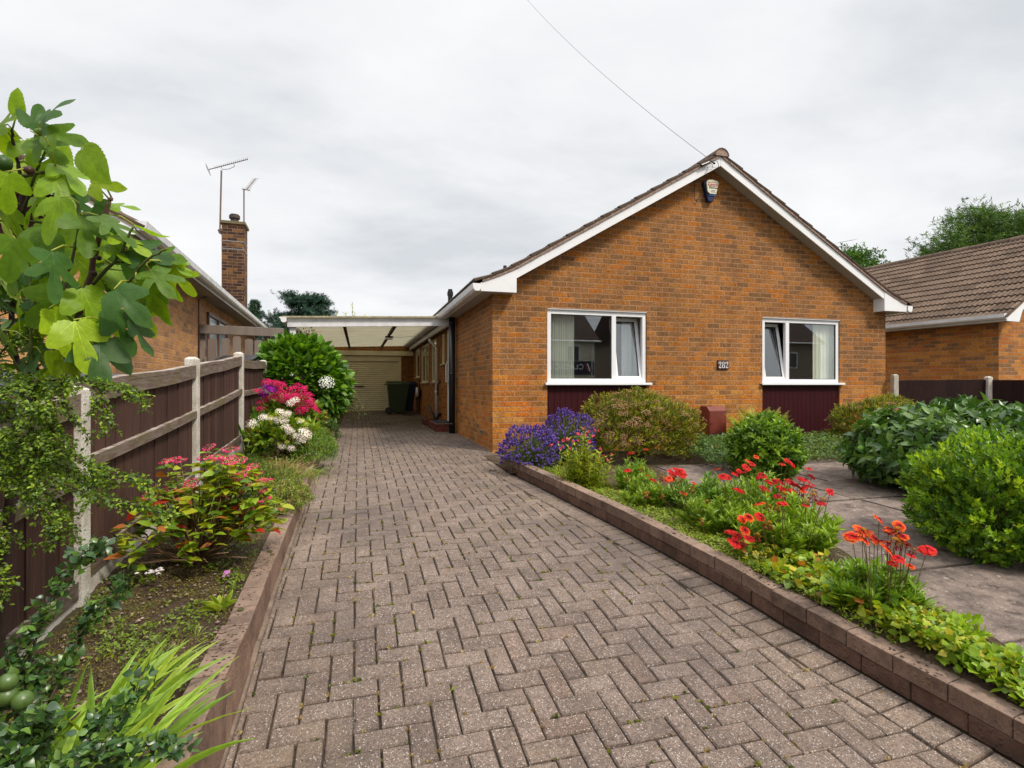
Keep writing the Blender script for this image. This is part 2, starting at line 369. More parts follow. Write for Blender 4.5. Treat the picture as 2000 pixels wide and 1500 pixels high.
for x0, y0, x1, y1 in HB:
    cx, cy = (x0 + x1) / 2, (y0 + y1) / 2
    e_ = max(0, 1 - (cx + .45) / .38) if cy < 6.5 else 0
    e2 = max(0, 1 - (KX(cy) - .2 - cx) / .35) if cy < 7 else 0
    if cy < 6.3:
        lim = lambda y: KX(y) - .218
        q = [(x0, y0), (min(x1, lim(y0)), y0), (min(x1, lim(y1)), y1), (x0, y1)]
        if q[1][0] - x0 < .02 or q[2][0] - x0 < .02: continue
    else: q = [(x0, y0), (x1, y0), (x1, y1), (x0, y1)]
    block(g, q, pcol(.6 * max(e_, e2)))
y = -3.0; th = math.atan(.136)
while y < 6.3:                                              # a header course runs beside the kerb
    ca, sa = math.cos(th), math.sin(th)
    cx, cy = KX(y) - .113, y
    block(g, [(cx + a * ca - b * sa, cy + a * sa + b * ca) for a, b in ((-.1, -.0505), (.1, -.0505), (.1, .0505), (-.1, .0505))], pcol(.55)); y += .1025
obj('driveway', g, PAVER, kind='structure')
grid_sheet('driveway_joints', np.linspace(-.55, 2.62, 8), np.arange(-3.2, 19.5, .25), lambda X, Y: gd(Y) - .014, SAND)

m = M('edge_mortar'); m.pbr(m.mix(.8, (.17, .12, .09), m.ramp(m.noise(14, 5, .8), [(.3, (.05, .035, .025)), (.65, (.22, .16, .115))])), .95, m.noise(60, 4), .6, .006); EDGEM = m.done()
grid_sheet('edge_mortar_strip', np.array([-.50, -.474, -.464, -.458]), np.arange(-3.2, 19.3, .12), lambda X, Y: gd(Y) - .004 + np.interp(X, [-.474, -.464, -.458], [.008, .0, -.012]), EDGEM, jit=.004)
# tiny weeds and moss growing in the joints
g = Geo(); n = 6500
sel = rng.choice(len(HB), n); P = []
for q in sel:
    x0, y0, x1, y1 = HB[q]; t = rng.random()
    P.append([(x0 + t * (x1 - x0), y0), (x0, y0 + t * (y1 - y0))][rng.integers(2)])
P = np.array(P); pn = np.sin(P[:, 0] * 5.1 + 1) + np.sin(P[:, 1] * 1.9) + np.sin(P[:, 0] * 2.3 + P[:, 1] * 3.1)
P = P[(pn > -.2) | (rng.random(n) < .2)]; P = np.repeat(P, 7, 0); n = len(P)
P = np.column_stack([P + rng.normal(0, .004, P.shape), gd(P[:, 1]) - .003])
a = unit(np.column_stack([rng.normal(0, 1, (n, 2)), rng.uniform(.2, 1.0, n)])); s_ = unit(np.cross(a, rng.normal(0, 1, (n, 3)))); nn_ = np.cross(s_, a)
sz = rng.uniform(.006, .017, n)[:, None, None] * np.repeat(rng.uniform(.5, 1.4, n // 7), 7)[:, None, None]
tq = Geo(); tq.add([(-.25, 0, 0), (.25, 0, 0), (.3, .6, .05), (0, 1, 0), (-.3, .6, .05)], [[0, 1, 2, 3, 4]])
cc = np.repeat(np.array([(.18, .19, .02), (.36, .27, .12), (.09, .11, .015), (.28, .18, .06)])[rng.integers(0, 4, n // 7)], 7, 0)
g.inst(tq.template(), np.stack([s_, a, nn_], -1) * sz, P, cc)
obj('joint_moss', g, LEAF, kind='stuff')['label'] = 'tiny moss tufts and weeds in the joints of the block paving'

g = Geo(); n = 260; Q = np.column_stack([rng.uniform(-.42, 2.1, n), rng.uniform(1.6, 10, n)]); a = unit(rng.normal(0, 1, (n, 3)) * [1, 1, .12]); s_ = unit(np.cross(a, np.array([0, 0, 1.]) + rng.normal(0, .2, (n, 3)))); nn_ = np.cross(s_, a)
g.inst(tq.template(), np.stack([s_, a, nn_], -1) * rng.uniform(.004, .014, n)[:, None, None], np.column_stack([Q, gd(Q[:, 1]) + .004]), np.array([(.02, .012, .008), (.05, .03, .012), (.30, .20, .09), (.10, .05, .02)])[rng.integers(0, 4, n)])
obj('fallen_debris', g, LEAF, kind='stuff')['label'] = 'tiny dry leaf fragments and dark specks scattered over the paved drive'
# ------------------------------------------------------------------ kerb walls
m = M('kerb_block'); c0 = m.col(); k1 = m.noise(300, 3, .8); k2 = m.noise(12, 5, .75)
vo = m.n('ShaderNodeTexVoronoi', {'Scale': 42., 'Randomness': 1.}); m.set(vo.inputs['Vector'], m.co())
ms = m.ma('MULTIPLY', m.ramp(vo.outputs['Distance'], [(.16, 1.), (.34, 0.)]), m.ramp(m.noise(3.3, 4), [(.42, 0.), (.58, 1.)]))
gs = m.n('ShaderNodeSeparateXYZ', {0: m.n('ShaderNodeNewGeometry').outputs['Normal']}); upf = m.ma('GREATER_THAN', gs.outputs[2], .6)
b = m.mix(1., c0, m.ramp(k1, [(.33, .55), (.5, 1.), (.68, 1.35)]), 'MULTIPLY'); b = m.mix(.85, b, m.ramp(k2, [(.3, .55), (.7, 1.25)]), 'MULTIPLY')
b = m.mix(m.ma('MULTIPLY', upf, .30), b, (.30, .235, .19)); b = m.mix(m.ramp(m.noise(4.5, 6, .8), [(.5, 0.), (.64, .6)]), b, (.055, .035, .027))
b = m.mix(m.ma('MULTIPLY', ms, upf), b, (.025, .015, .010))
m.pbr(b, .9, m.ma('ADD', k1, m.ma('MULTIPLY', ms, 2.)), .55, .006, spec=.25); KERB = m.done()
def kerb_wall(name, label, x_of, y0, y1, top, wdt, courses, side, group):
    t = thing(name, label, 'kerb wall', (x_of(y0), y0, gd(y0)), group)
    for c in range(courses):
        g = Geo(); y = y0 + (.07 if c % 2 else 0)
        while y < y1:
            L = min(.214, y1 - y + .01)
            xa, ya = x_of(y), y; xb, yb = x_of(y + L), y + L
            d = np.array([xb - xa, yb - ya, 0]); d /= np.linalg.norm(d); nrm = np.array([d[1], -d[0], 0]) * side
            zt = lambda q: gd(q) + top(q) - (courses - 1 - c) * .083
            off = rng.normal(0, .0022) + (0 if c == courses - 1 else .0035); gp = .0018
            h = .083 if courses > 1 else .45
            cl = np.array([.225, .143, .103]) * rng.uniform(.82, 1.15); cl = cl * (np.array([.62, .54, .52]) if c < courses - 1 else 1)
            v = []
            for (px_, py_) in ((xa + d[0] * gp, ya + d[1] * gp), (xb - d[0] * gp, yb - d[1] * gp)):
                z_ = float(zt(py_)) + rng.normal(0, .0008)
                for o in (off, wdt):
                    for dz in (-h + .002, -.001):
                        v.append((px_ + nrm[0] * o, py_ + nrm[1] * o, z_ + dz))
            g.add(v, np.array([[0, 1, 5, 4], [2, 6, 7, 3], [1, 3, 7, 5], [0, 2, 3, 1], [4, 5, 7, 6], [0, 4, 6, 2]]), cl)
            y += L
        obj('block_course', g, KERB, t, bevel=.004)
    g = Geo()
    for a_, b_ in zip(np.arange(y0, y1, .5), list(np.arange(y0 + .5, y1, .5)) + [y1]):
        for sgn in (1,):
            xa, xb = x_of(a_) + side * .014, x_of(b_) + side * .014; za, zb = gd(a_) + top(a_) - .004, gd(b_) + top(b_) - .004
            w_ = side * (wdt - .02)
            g.quad((xa, a_, za), (xb, b_, zb), (xb + w_, b_, zb), (xa + w_, a_, za)); g.quad((xa, a_, za), (xa, a_, za - .3), (xb, b_, zb - .3), (xb, b_, zb))
    obj('mortar_core', g, SAND, t)
    return t
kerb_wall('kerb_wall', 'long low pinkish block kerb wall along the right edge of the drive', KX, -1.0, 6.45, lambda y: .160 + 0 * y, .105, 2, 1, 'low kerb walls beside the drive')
kerb_wall('kerb_wall', 'low kerb wall of upright blocks along the far left edge of the drive below the flowers', lambda y: -.480 + 0 * y, 2.66, 19.2, lambda y: np.interp(y, [2.6, 4, 6, 20], [.185, .150, .135, .13]), .105, 1, -1, 'low kerb walls beside the drive')
kerb_wall('kerb_wall', 'nearest short kerb wall standing slightly higher beside the sword-shaped leaves', lambda y: -.470 + 0 * y, -1.0, 2.65, lambda y: -1.078 - gd(y), .118, 1, -1, 'low kerb walls beside the drive')

g = Geo(); lump = Geo(); k_ = 7
v = [(0, 0, 1.)] + [(r_ * math.cos(a_ * 6.283 / k_), r_ * math.sin(a_ * 6.283 / k_), h_) for r_, h_ in ((.6, .75), (1., .1)) for a_ in range(k_)]
lump.add(v, [[0, 1 + i, 1 + (i + 1) % k_] for i in range(k_)] + [[1 + i, 1 + k_ + i, 1 + k_ + (i + 1) % k_, 1 + (i + 1) % k_] for i in range(k_)])
Q = []
for i in range(520):
    y = rng.uniform(.9, 6.3) if rng.random() < .6 else rng.uniform(1.5, 9)
    nzz = math.sin(y * 7.7) + .7 * math.sin(y * 17.3 + 1)
    if nzz + rng.normal(0, .4) < .15: continue
    if rng.random() < .55 and y < 6.3: Q.append((KX(y) + rng.uniform(.012, .10), y, gd(y) + .160))
    else: Q.append((-.49 - rng.uniform(.01, .09), y, (gd(y) + np.interp(y, [2.6, 4, 6, 20], [.185, .150, .135, .13])) if y > 2.65 else -1.078))
Q = np.array(Q); n = len(Q); s3 = rng.uniform(.0025, .0075, n)[:, None, None] * (1 + (rng.random(n) < .1)[:, None, None] * 1.4)
fr = np.tile(np.eye(3)[None], (n, 1, 1)) * s3; fr[:, 2, 2] *= .6; g.inst(lump.template(), fr, Q + [0, 0, -.001], np.array([(.030, .018, .012), (.045, .03, .014), (.06, .06, .015)])[rng.integers(0, 3, n)])
MOSSM = M('dark_moss'); MOSSM.pbr(MOSSM.mix(.6, MOSSM.col(), MOSSM.ramp(MOSSM.noise(300, 3), [(.3, .4), (.7, 1.6)]), 'MULTIPLY'), .95, MOSSM.noise(300, 3), .8, .004); obj('kerb_moss', g, MOSSM.done(), smooth=True, kind='stuff')['label'] = 'small dark moss cushions on top of the block kerbs'
# ------------------------------------------------------------------ soil beds
m = M('soil'); s1 = m.noise(5, 6, .75); s2 = m.noise(60, 5, .8)
vo = m.n('ShaderNodeTexVoronoi', {'Scale': 70.}); m.set(vo.inputs['Vector'], m.co())
b = m.ramp(s1, [(.3, (.035, .02, .012)), (.5, (.075, .042, .022)), (.62, (.07, .062, .016)), (.75, (.055, .085, .012))])
b = m.mix(1., b, m.ramp(s2, [(.3, .4), (.55, 1.1), (.72, 1.9)]), 'MULTIPLY')
b = m.mix(m.ma('MULTIPLY', m.ramp(vo.outputs['Color'], [(.90, 0.), (.94, 1.)]), .5), b, (.30, .22, .17))
m.pbr(b, .95, m.ma('ADD', s2, vo.outputs['Distance']), .9, .018); SOIL = m.done()
grid_sheet('left_flower_bed_soil', np.linspace(-1.42, -.55, 16), np.arange(-1, 19.4, .06), lambda X, Y: bz(X, Y) - .012, SOIL, jit=.02)
def bed_x1(y): return np.interp(y, [-1, 1.0, 1.64, 2.46, 3.2, 4.2, 5.4, 6.0], [2.75, 2.72, 2.80, 2.95, 3.2, 3.32, 3.40, 3.5])
g = Geo(); ys = np.arange(-1, 6.31, .07); us = np.linspace(0, 1, 14)
V = np.array([[(KX(y) + .088) * (1 - u) + (bed_x1(y) + .06) * u for u in us] for y in ys]); Y = np.repeat(ys[:, None], 14, 1)
Z = gz(V, Y) + .022 + (rng.random(V.shape) - .5) * .02
kt = gd(ys) + .148; Z[:, 0] = kt; Z[:, 1] = (kt + Z[:, 1]) / 2
a = (np.arange(len(ys) - 1)[:, None] * 14 + np.arange(13)[None]).ravel()
g.add(np.stack([V, Y, Z], -1).reshape(-1, 3), np.stack([a, a + 1, a + 15, a + 14], 1)); obj('right_flower_bed_soil', g, SOIL, smooth=True, kind='structure')
grid_sheet('house_flower_bed_soil', np.linspace(1.70, 12.5, 60), np.arange(5.95, 7.66, .09), lambda X, Y: gz(X, Y) + .016, SOIL, jit=.02)

# ------------------------------------------------------------------ patio of old concrete slabs
m = M('patio_concrete'); c0 = m.col(); p1 = m.noise(260, 3, .85); p2 = m.noise(6, 6, .75); p3 = m.noise(38, 5, .8)
b = m.mix(1., c0, m.ramp(p1, [(.33, .6), (.5, 1.), (.68, 1.4)]), 'MULTIPLY'); b = m.mix(.9, b, m.ramp(p2, [(.3, .62), (.7, 1.3)]), 'MULTIPLY')
b = m.mix(m.ramp(p3, [(.57, 0.), (.63, .8)]), b, (.33, .28, .24)); vv = m.n('ShaderNodeTexVoronoi', {'Scale': 9., 'Randomness': 1.}); m.set(vv.inputs['Vector'], m.co()); b = m.mix(m.ramp(vv.outputs['Distance'], [(.06, .9), (.10, 0.)]), b, (.55, .50, .46)); b = m.mix(m.ramp(m.noise(11, 5, .8), [(.55, 0.), (.62, .8)]), b, (.045, .034, .026)); b = m.mix(m.ramp(m.noise(2.6, 6, .8), [(.46, 0.), (.62, .7)]), b, (.055, .042, .036))
m.pbr(b, .92, m.ma('ADD', p1, p3), .5, .006, spec=.2); SLAB = m.done()
g = Geo(); gj = Geo()
yb = [-1.0, .15, 1.02, 1.78, 2.50, 3.30, 4.02, 4.75, 5.45, 6.02]
for r in range(len(yb) - 1):
    x = -.2 + rng.uniform(0, .5)
    while x < 13.5:
        wd = rng.uniform(.7, 1.15); xa, xb = x, x + wd; x += wd
        ya, yc = yb[r], yb[r + 1]; gp = .008
        xL = lambda y: bed_x1(y) + .0
        q = [(xa + gp, ya + gp), (xb - gp, ya + gp), (xb - gp, yc - gp), (xa + gp, yc - gp)]
        q = [(max(px_ + rng.normal(0, .010), float(xL(py_))), py_ + rng.normal(0, .010) ) for px_, py_ in q]
        if q[1][0] - q[0][0] < .06 and q[2][0] - q[3][0] < .06: continue
        tl = rng.normal(0, .004, 3); cl = np.array([.175, .135, .115]) * rng.uniform(.85, 1.15)
        nx_ = 6
        top = [(q[0], q[1]), (q[3], q[2])]
        v = []
        for (px_, py_) in q: v.append((px_, py_, float(gz(px_, py_)) + .020 + tl[0]))
        for (px_, py_) in q: v.append((px_, py_, float(gz(px_, py_)) - .03))
        g.add(v, np.array([[0, 1, 2, 3], [0, 4, 5, 1], [1, 5, 6, 2], [2, 6, 7, 3], [3, 7, 4, 0]]), cl)
obj('patio', g, SLAB, bevel=.005, kind='structure')
g = Geo(); ys = np.arange(-1, 6.1, .2); V = np.array([[bed_x1(y) * (1 - u) + 13 * u for u in np.linspace(0, 1, 8)] for y in ys]); Y = np.repeat(ys[:, None], 8, 1)
a = (np.arange(len(ys) - 1)[:, None] * 8 + np.arange(7)[None]).ravel()
g.add(np.stack([V, Y, gz(V, Y) + .003], -1).reshape(-1, 3), np.stack([a, a + 1, a + 9, a + 8], 1)); obj('patio_joints', g, SAND, kind='structure')

# ------------------------------------------------------------------ roofs
def tiled_roof(name, path, L, tf, mat, parent, period=.30, amp=.018, step=.040, col=(.11, .075, .055), nper=6):
    """courses of profiled tiles; path = cross-section points [(h, z)] from eave to ridge, tf(h, v, z) -> world"""
    g = Geo(); nv = int(L / period * nper); vs = np.linspace(0, L, nv + 1); ph = (vs / period * nper) % nper
    prof = amp * np.array([0, 1., .0, 1., .0, 1.0])[(np.arange(nv + 1)) % 6] if nper == 6 else amp * np.sin(vs / period * 2 * math.pi)
    for i in range(len(path) - 1):
        (h0, z0), (h1, z1) = path[i], path[i + 1]; dn = unit(np.array([-(z1 - z0), h1 - h0])); 
        if dn[1] < 0: dn = -dn
        rows = []
        for (h, z), off in (((h0, z0), 0), ((h0, z0), step), ((h1 + (h1 - h0) * .05, z1 + (z1 - z0) * .05), .012)):
            o = off + (prof if off else 0 * prof)
            rows.append([tf(h + dn[0] * q, v, z + dn[1] * q) for q, v in zip(np.broadcast_to(o, vs.shape), vs)])
        V = np.array(rows).reshape(-1, 3); n = len(vs); a = np.arange(n - 1)
        # each tile its own tone
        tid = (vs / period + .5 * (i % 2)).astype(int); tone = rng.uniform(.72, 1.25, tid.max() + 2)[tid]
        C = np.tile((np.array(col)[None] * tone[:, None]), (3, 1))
        C[:n] *= .5; C[n:] *= np.tile(np.where(prof > .5 * amp, 1.12, .50), 2)[:, None] if nper == 6 else 1  # rib shading put into the vertex colour: valleys darker, crests lighter
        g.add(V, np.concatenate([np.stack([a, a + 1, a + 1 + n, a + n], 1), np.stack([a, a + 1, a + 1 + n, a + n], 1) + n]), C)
        for e_ in (0, n - 1):      # verge ends
            p = [V[e_], V[e_ + n], V[e_ + 2 * n], tf(h1, vs[e_], z1)]
            g.add(p, [[0, 1, 2, 3]], np.array(col) * .8)
    return obj(name, g, mat, parent)
m = M('roof_tile'); c0 = m.col(); lich = m.ramp(m.noise(19, 5, .75), [(.63, 0.), (.68, 1.)])
b = m.mix(.8, c0, m.ramp(m.noise(14, 5, .75), [(.3, .55), (.7, 1.35)]), 'MULTIPLY'); b = m.mix(m.ma('MULTIPLY', lich, .8), b, (.42, .38, .34))
m.pbr(b, .9, m.noise(120, 3), .4, .004, spec=.2); TILE = m.done()
m = M('verge_mortar'); m.pbr(m.mix(.8, (.34, .20, .15), m.ramp(m.noise(16, 5, .8), [(.35, (.12, .08, .06)), (.65, (.42, .30, .24))])), .9, m.noise(50, 4), .6, .008); VERGE = m.done()

# ------------------------------------------------------------------ the bungalow
SO = 1.325                                   # soffit level
RX, RZ = 5.68, 3.705                         # apex, top of bargeboard
H = thing('bungalow', 'orange-brown brick bungalow with a wide white-edged gable and two windows', 'house', ((HX0 + HX1) / 2, HY, -1.05))
FY = 7.45                                    # plane of the bargeboards
def roof_z(x):                               # top of bargeboard
    x = min(x, 2 * RX - x)
    return float(np.interp(x, [1.60, 1.675, 1.85, 2.0, 2.174, RX], [1.42, 1.445, 1.512, 1.575, 1.656, RZ]))
OP = [(2.76, 4.455), (6.69, 8.37)]; OT, OB = 1.157, -.885
g = Geo()
xs = [HX0, OP[0][0], OP[0][1], OP[1][0], OP[1][1], HX1]
for i in range(5):
    x0, x1 = xs[i], xs[i + 1]
    if i in (1, 3): g.quad((x0, HY, -1.35), (x1, HY, -1.35), (x1, HY, OB), (x0, HY, OB))
    else: g.quad((x0, HY, -1.35), (x1, HY, -1.35), (x1, HY, OT), (x0, HY, OT))
g.add([(HX0, HY, OT), (HX1, HY, OT), (HX1, HY, roof_z(HX1) + .01), (RX, HY, RZ + .01), (HX0, HY, roof_z(HX0) + .01)], [[0, 1, 2, 3, 4]])
for a, b_ in OP:                             # reveals
    D = HY + .10
    g.quad((a, HY, OB), (a, HY, OT), (a, D, OT), (a, D, OB)); g.quad((b_, HY, OB), (b_, D, OB), (b_, D, OT), (b_, HY, OT)); g.quad((a, HY, OT), (b_, HY, OT), (b_, D, OT), (a, D, OT))
# side wall with its openings (y0, y1, z0, z1)
SIDE = [(11.0, 11.82, -.80, 1.20), (12.28, 12.58, .47, 1.16), (13.6, 14.4, .05, 1.16), (15.2, 16.8, .05, 1.16), (17.5, 18.5, .22, 1.16)]
y = HY
for y0, y1, z0, z1 in SIDE:
    g.quad((HX0, y, -1.35), (HX0, y, SO + .1), (HX0, y0, SO + .1), (HX0, y0, -1.35))
    g.quad((HX0, y0, -1.35), (HX0, y0, z0), (HX0, y1, z0), (HX0, y1, -1.35)); g.quad((HX0, y0, z1), (HX0, y0, SO + .1), (HX0, y1, SO + .1), (HX0, y1, z1))
    D = HX0 + .08
    for q in (y0, y1): g.quad((HX0, q, z0), (HX0, q, z1), (D, q, z1), (D, q, z0))
    g.quad((HX0, y0, z0), (D, y0, z0), (D, y1, z0), (HX0, y1, z0)); g.quad((HX0, y0, z1), (D, y0, z1), (D, y1, z1), (HX0, y1, z1))
    y = y1
g.quad((HX0, y, -1.35), (HX0, y, SO + .1), (HX0, 24, SO + .1), (HX0, 24, -1.35))
g.quad((HX1, HY, -1.35), (HX1, HY, SO + .1), (HX1, 24, SO + .1), (HX1, 24, -1.35)); g.quad((HX0, 24, -1.35), (HX1, 24, -1.35), (HX1, 24, 1.4), (HX0, 24, 1.4))
obj('wall', g, BRICK, H)
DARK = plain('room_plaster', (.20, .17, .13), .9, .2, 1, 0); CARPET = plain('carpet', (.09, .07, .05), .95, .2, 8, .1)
g = Geo()                                    # the rooms behind the windows
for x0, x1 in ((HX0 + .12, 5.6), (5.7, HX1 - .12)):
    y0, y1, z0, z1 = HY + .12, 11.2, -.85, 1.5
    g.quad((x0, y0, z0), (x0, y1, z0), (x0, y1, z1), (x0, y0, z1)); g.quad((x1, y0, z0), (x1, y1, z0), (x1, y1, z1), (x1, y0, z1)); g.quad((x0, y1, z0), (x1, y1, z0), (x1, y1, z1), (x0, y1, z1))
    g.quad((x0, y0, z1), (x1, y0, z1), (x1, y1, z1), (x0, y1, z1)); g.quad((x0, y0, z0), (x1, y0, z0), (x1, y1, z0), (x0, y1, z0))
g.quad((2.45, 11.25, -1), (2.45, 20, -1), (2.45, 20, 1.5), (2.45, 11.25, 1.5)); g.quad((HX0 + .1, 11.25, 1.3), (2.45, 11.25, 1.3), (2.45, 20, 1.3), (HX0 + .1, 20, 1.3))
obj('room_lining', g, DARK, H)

def prism(g, poly, y0, y1, col=(1, 1, 1)):
    """poly of (x, z) extruded in y"""
    n = len(poly); v = [(x, y0, z) for x, z in poly] + [(x, y1, z) for x, z in poly]
    g.add(v, [list(range(n))[::-1], list(range(n, 2 * n))] + [[i, (i + 1) % n, n + (i + 1) % n, n + i] for i in range(n)], col)
for sgn in (-1, 1):
    mx = (lambda x: x) if sgn < 0 else (lambda x: 2 * RX - x)
    g = Geo(); prism(g, [(mx(2.21), 1.536), (mx(2.21), roof_z(2.21)), (mx(RX - .0015), RZ), (mx(RX - .0015), RZ - .145)], FY, FY + .02)
    bb = obj('bargeboard', g, WHITE, H, bevel=.002)
    g = Geo(); prism(g, [(mx(1.675), SO), (mx(1.675), 1.445), (mx(1.85), 1.512), (mx(2.0), 1.575), (mx(2.174), 1.656), (mx(2.208), roof_z(2.208)), (mx(2.208), SO)], FY - .006, FY + .02)
    g.box(min(mx(2.19), mx(2.208)), max(mx(2.19), mx(2.208)), FY + .02, HY - .002, SO, 1.56)
    obj('eaves_box', g, WHITE, H, bevel=.002)
    g = Geo()                                # soffit under the gable overhang and under the eaves
    a, b_ = (2.21, 1.56), (RX, RZ - .12)
    g.quad((mx(a[0]), FY + .02, a[1]), (mx(b_[0]), FY + .02, b_[1]), (mx(b_[0]), HY, b_[1]), (mx(a[0]), HY, a[1]))
    ex = mx(1.69); g.quad((ex, FY + .02, SO + .006), (mx(HX0), FY + .02, SO + .006), (mx(HX0), 24, SO + .006), (ex, 24, SO + .006))
    g.quad((mx(HX0), FY + .02, SO + .006), (mx(2.19), FY + .02, SO + .006), (mx(2.19), HY, SO + .006), (mx(HX0), HY, SO + .006))
    obj('soffit', g, plain('soffit_board', (.42, .38, .34), .6, .25, 4, .05), H)
    g = Geo(); g.box(min(mx(1.675), mx(1.69)), max(mx(1.675), mx(1.69)), FY + .02, 24, SO - .01, 1.45); obj('fascia', g, WHITE, H)
    # gutter: an open trough, with clips and a stop end
    g = Geo(); gx = mx(1.672); pr = [(0, .105), (0, .03), (-.022, 0), (-.080, 0), (-.105, .03), (-.118, .105), (-.112, .105), (-.100, .034), (-.078, .006), (-.024, .006), (-.006, .034), (-.006, .105)]
    q = [(gx - sgn * dx if sgn > 0 else gx + dx, 1.325 + dz) for dx, dz in pr]
    prism(g, q, FY - .02, 24); st = [(gx - sgn * dx if sgn > 0 else gx + dx, 1.325 + dz) for dx, dz in pr[:6]]; prism(g, st, FY - .024, FY - .014)
    gt = obj('gutter', g, WHITE, H)
    c_ = [(gx - sgn * dx if sgn > 0 else gx + dx, 1.325 + dz) for dx, dz in [(.0, .107), (.0, .026), (-.022, -.004), (-.082, -.004), (-.109, .028), (-.122, .107)]]
    for yc in np.arange(7.75, 20, .8): g = Geo(); prism(g, c_, yc, yc + .022); obj('gutter_clip', g, WHITE, gt)
    for yc in np.arange(8.9, 20, 2.6): g = Geo(); prism(g, [(a_ + (-.002 if sgn < 0 else .002), b2 - .002) for a_, b2 in c_], yc, yc + .09); obj('gutter_joint', g, WHITE, gt)
    g = Geo()                                # bedded mortar of the verge, following the bargeboard
    X = [1.70, 1.85, 2.0, 2.174] + list(np.linspace(2.5, RX - .03, 22))
    for x0, x1 in zip(X[:-1], X[1:]):
        j0 = rng.normal(0, .002)
        prism(g, [(mx(x0), roof_z(x0) + .002), (mx(x0), roof_z(x0) + .062), (mx(x1), roof_z(x1) + .062), (mx(x1), roof_z(x1) + .002)], FY - .022 + j0, FY + .03)
    obj('verge_mortar', g, VERGE, H)
    path = [(1.585, 1.455), (1.86, 1.555), (2.15, 1.69)]; sl = (RZ - 1.656) / (RX - 2.174)
    L = [2.15 + .285 * k for k in range(1, 13)]
    path += [(x, roof_z(x) + .048) for x in L if x < RX - .1] + [(RX, RZ + .05)]
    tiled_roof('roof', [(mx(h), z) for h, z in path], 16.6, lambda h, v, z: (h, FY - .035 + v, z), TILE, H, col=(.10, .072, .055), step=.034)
g = Geo()                                    # ridge tiles
for i in range(38):
    y0 = FY - .045 + i * .45; v = []
    for yq in (y0, y0 + .445):
        for rr in (.135, .118):
            for k in range(9): th = math.pi * k / 8; v.append((RX + rr * math.cos(th), yq, RZ + .005 + rr * .95 * math.sin(th)))
    v = np.array(v); f = [[k, k + 1, 19 + k, 18 + k] for k in range(8)] + [[k, 9 + k, 10 + k, k + 1] for k in range(8)]
    g.add(v, np.array(f), (.13, .085, .065))
obj('ridge_tile_row', g, TILE, H); g = Geo(); prism(g, [(RX + .12 * math.cos(math.pi * k / 8), RZ + .004 + .112 * math.sin(math.pi * k / 8)) for k in range(9)], FY - .038, FY + .05); obj('ridge_end_mortar', g, VERGE, H)
for (x, y_, z, r_, h_) in ((2.62, 9.6, 1.95, .035, .22), (2.06, 12.4, 1.62, .055, .56)):      # soil vent pipes through the roof
    g = Geo(); g.tube([(x, y_, z - .1), (x, y_, z + h_)], r_, 12); g.tube([(x, y_, z + h_ - .12), (x, y_, z + h_ - .03)], r_ * 1.28, 12); g.tube([(x, y_, z + h_), (x, y_, z + h_ + .03)], [r_ * .95, r_ * .9], 12); obj('vent_pipe', g, BLACK, H)

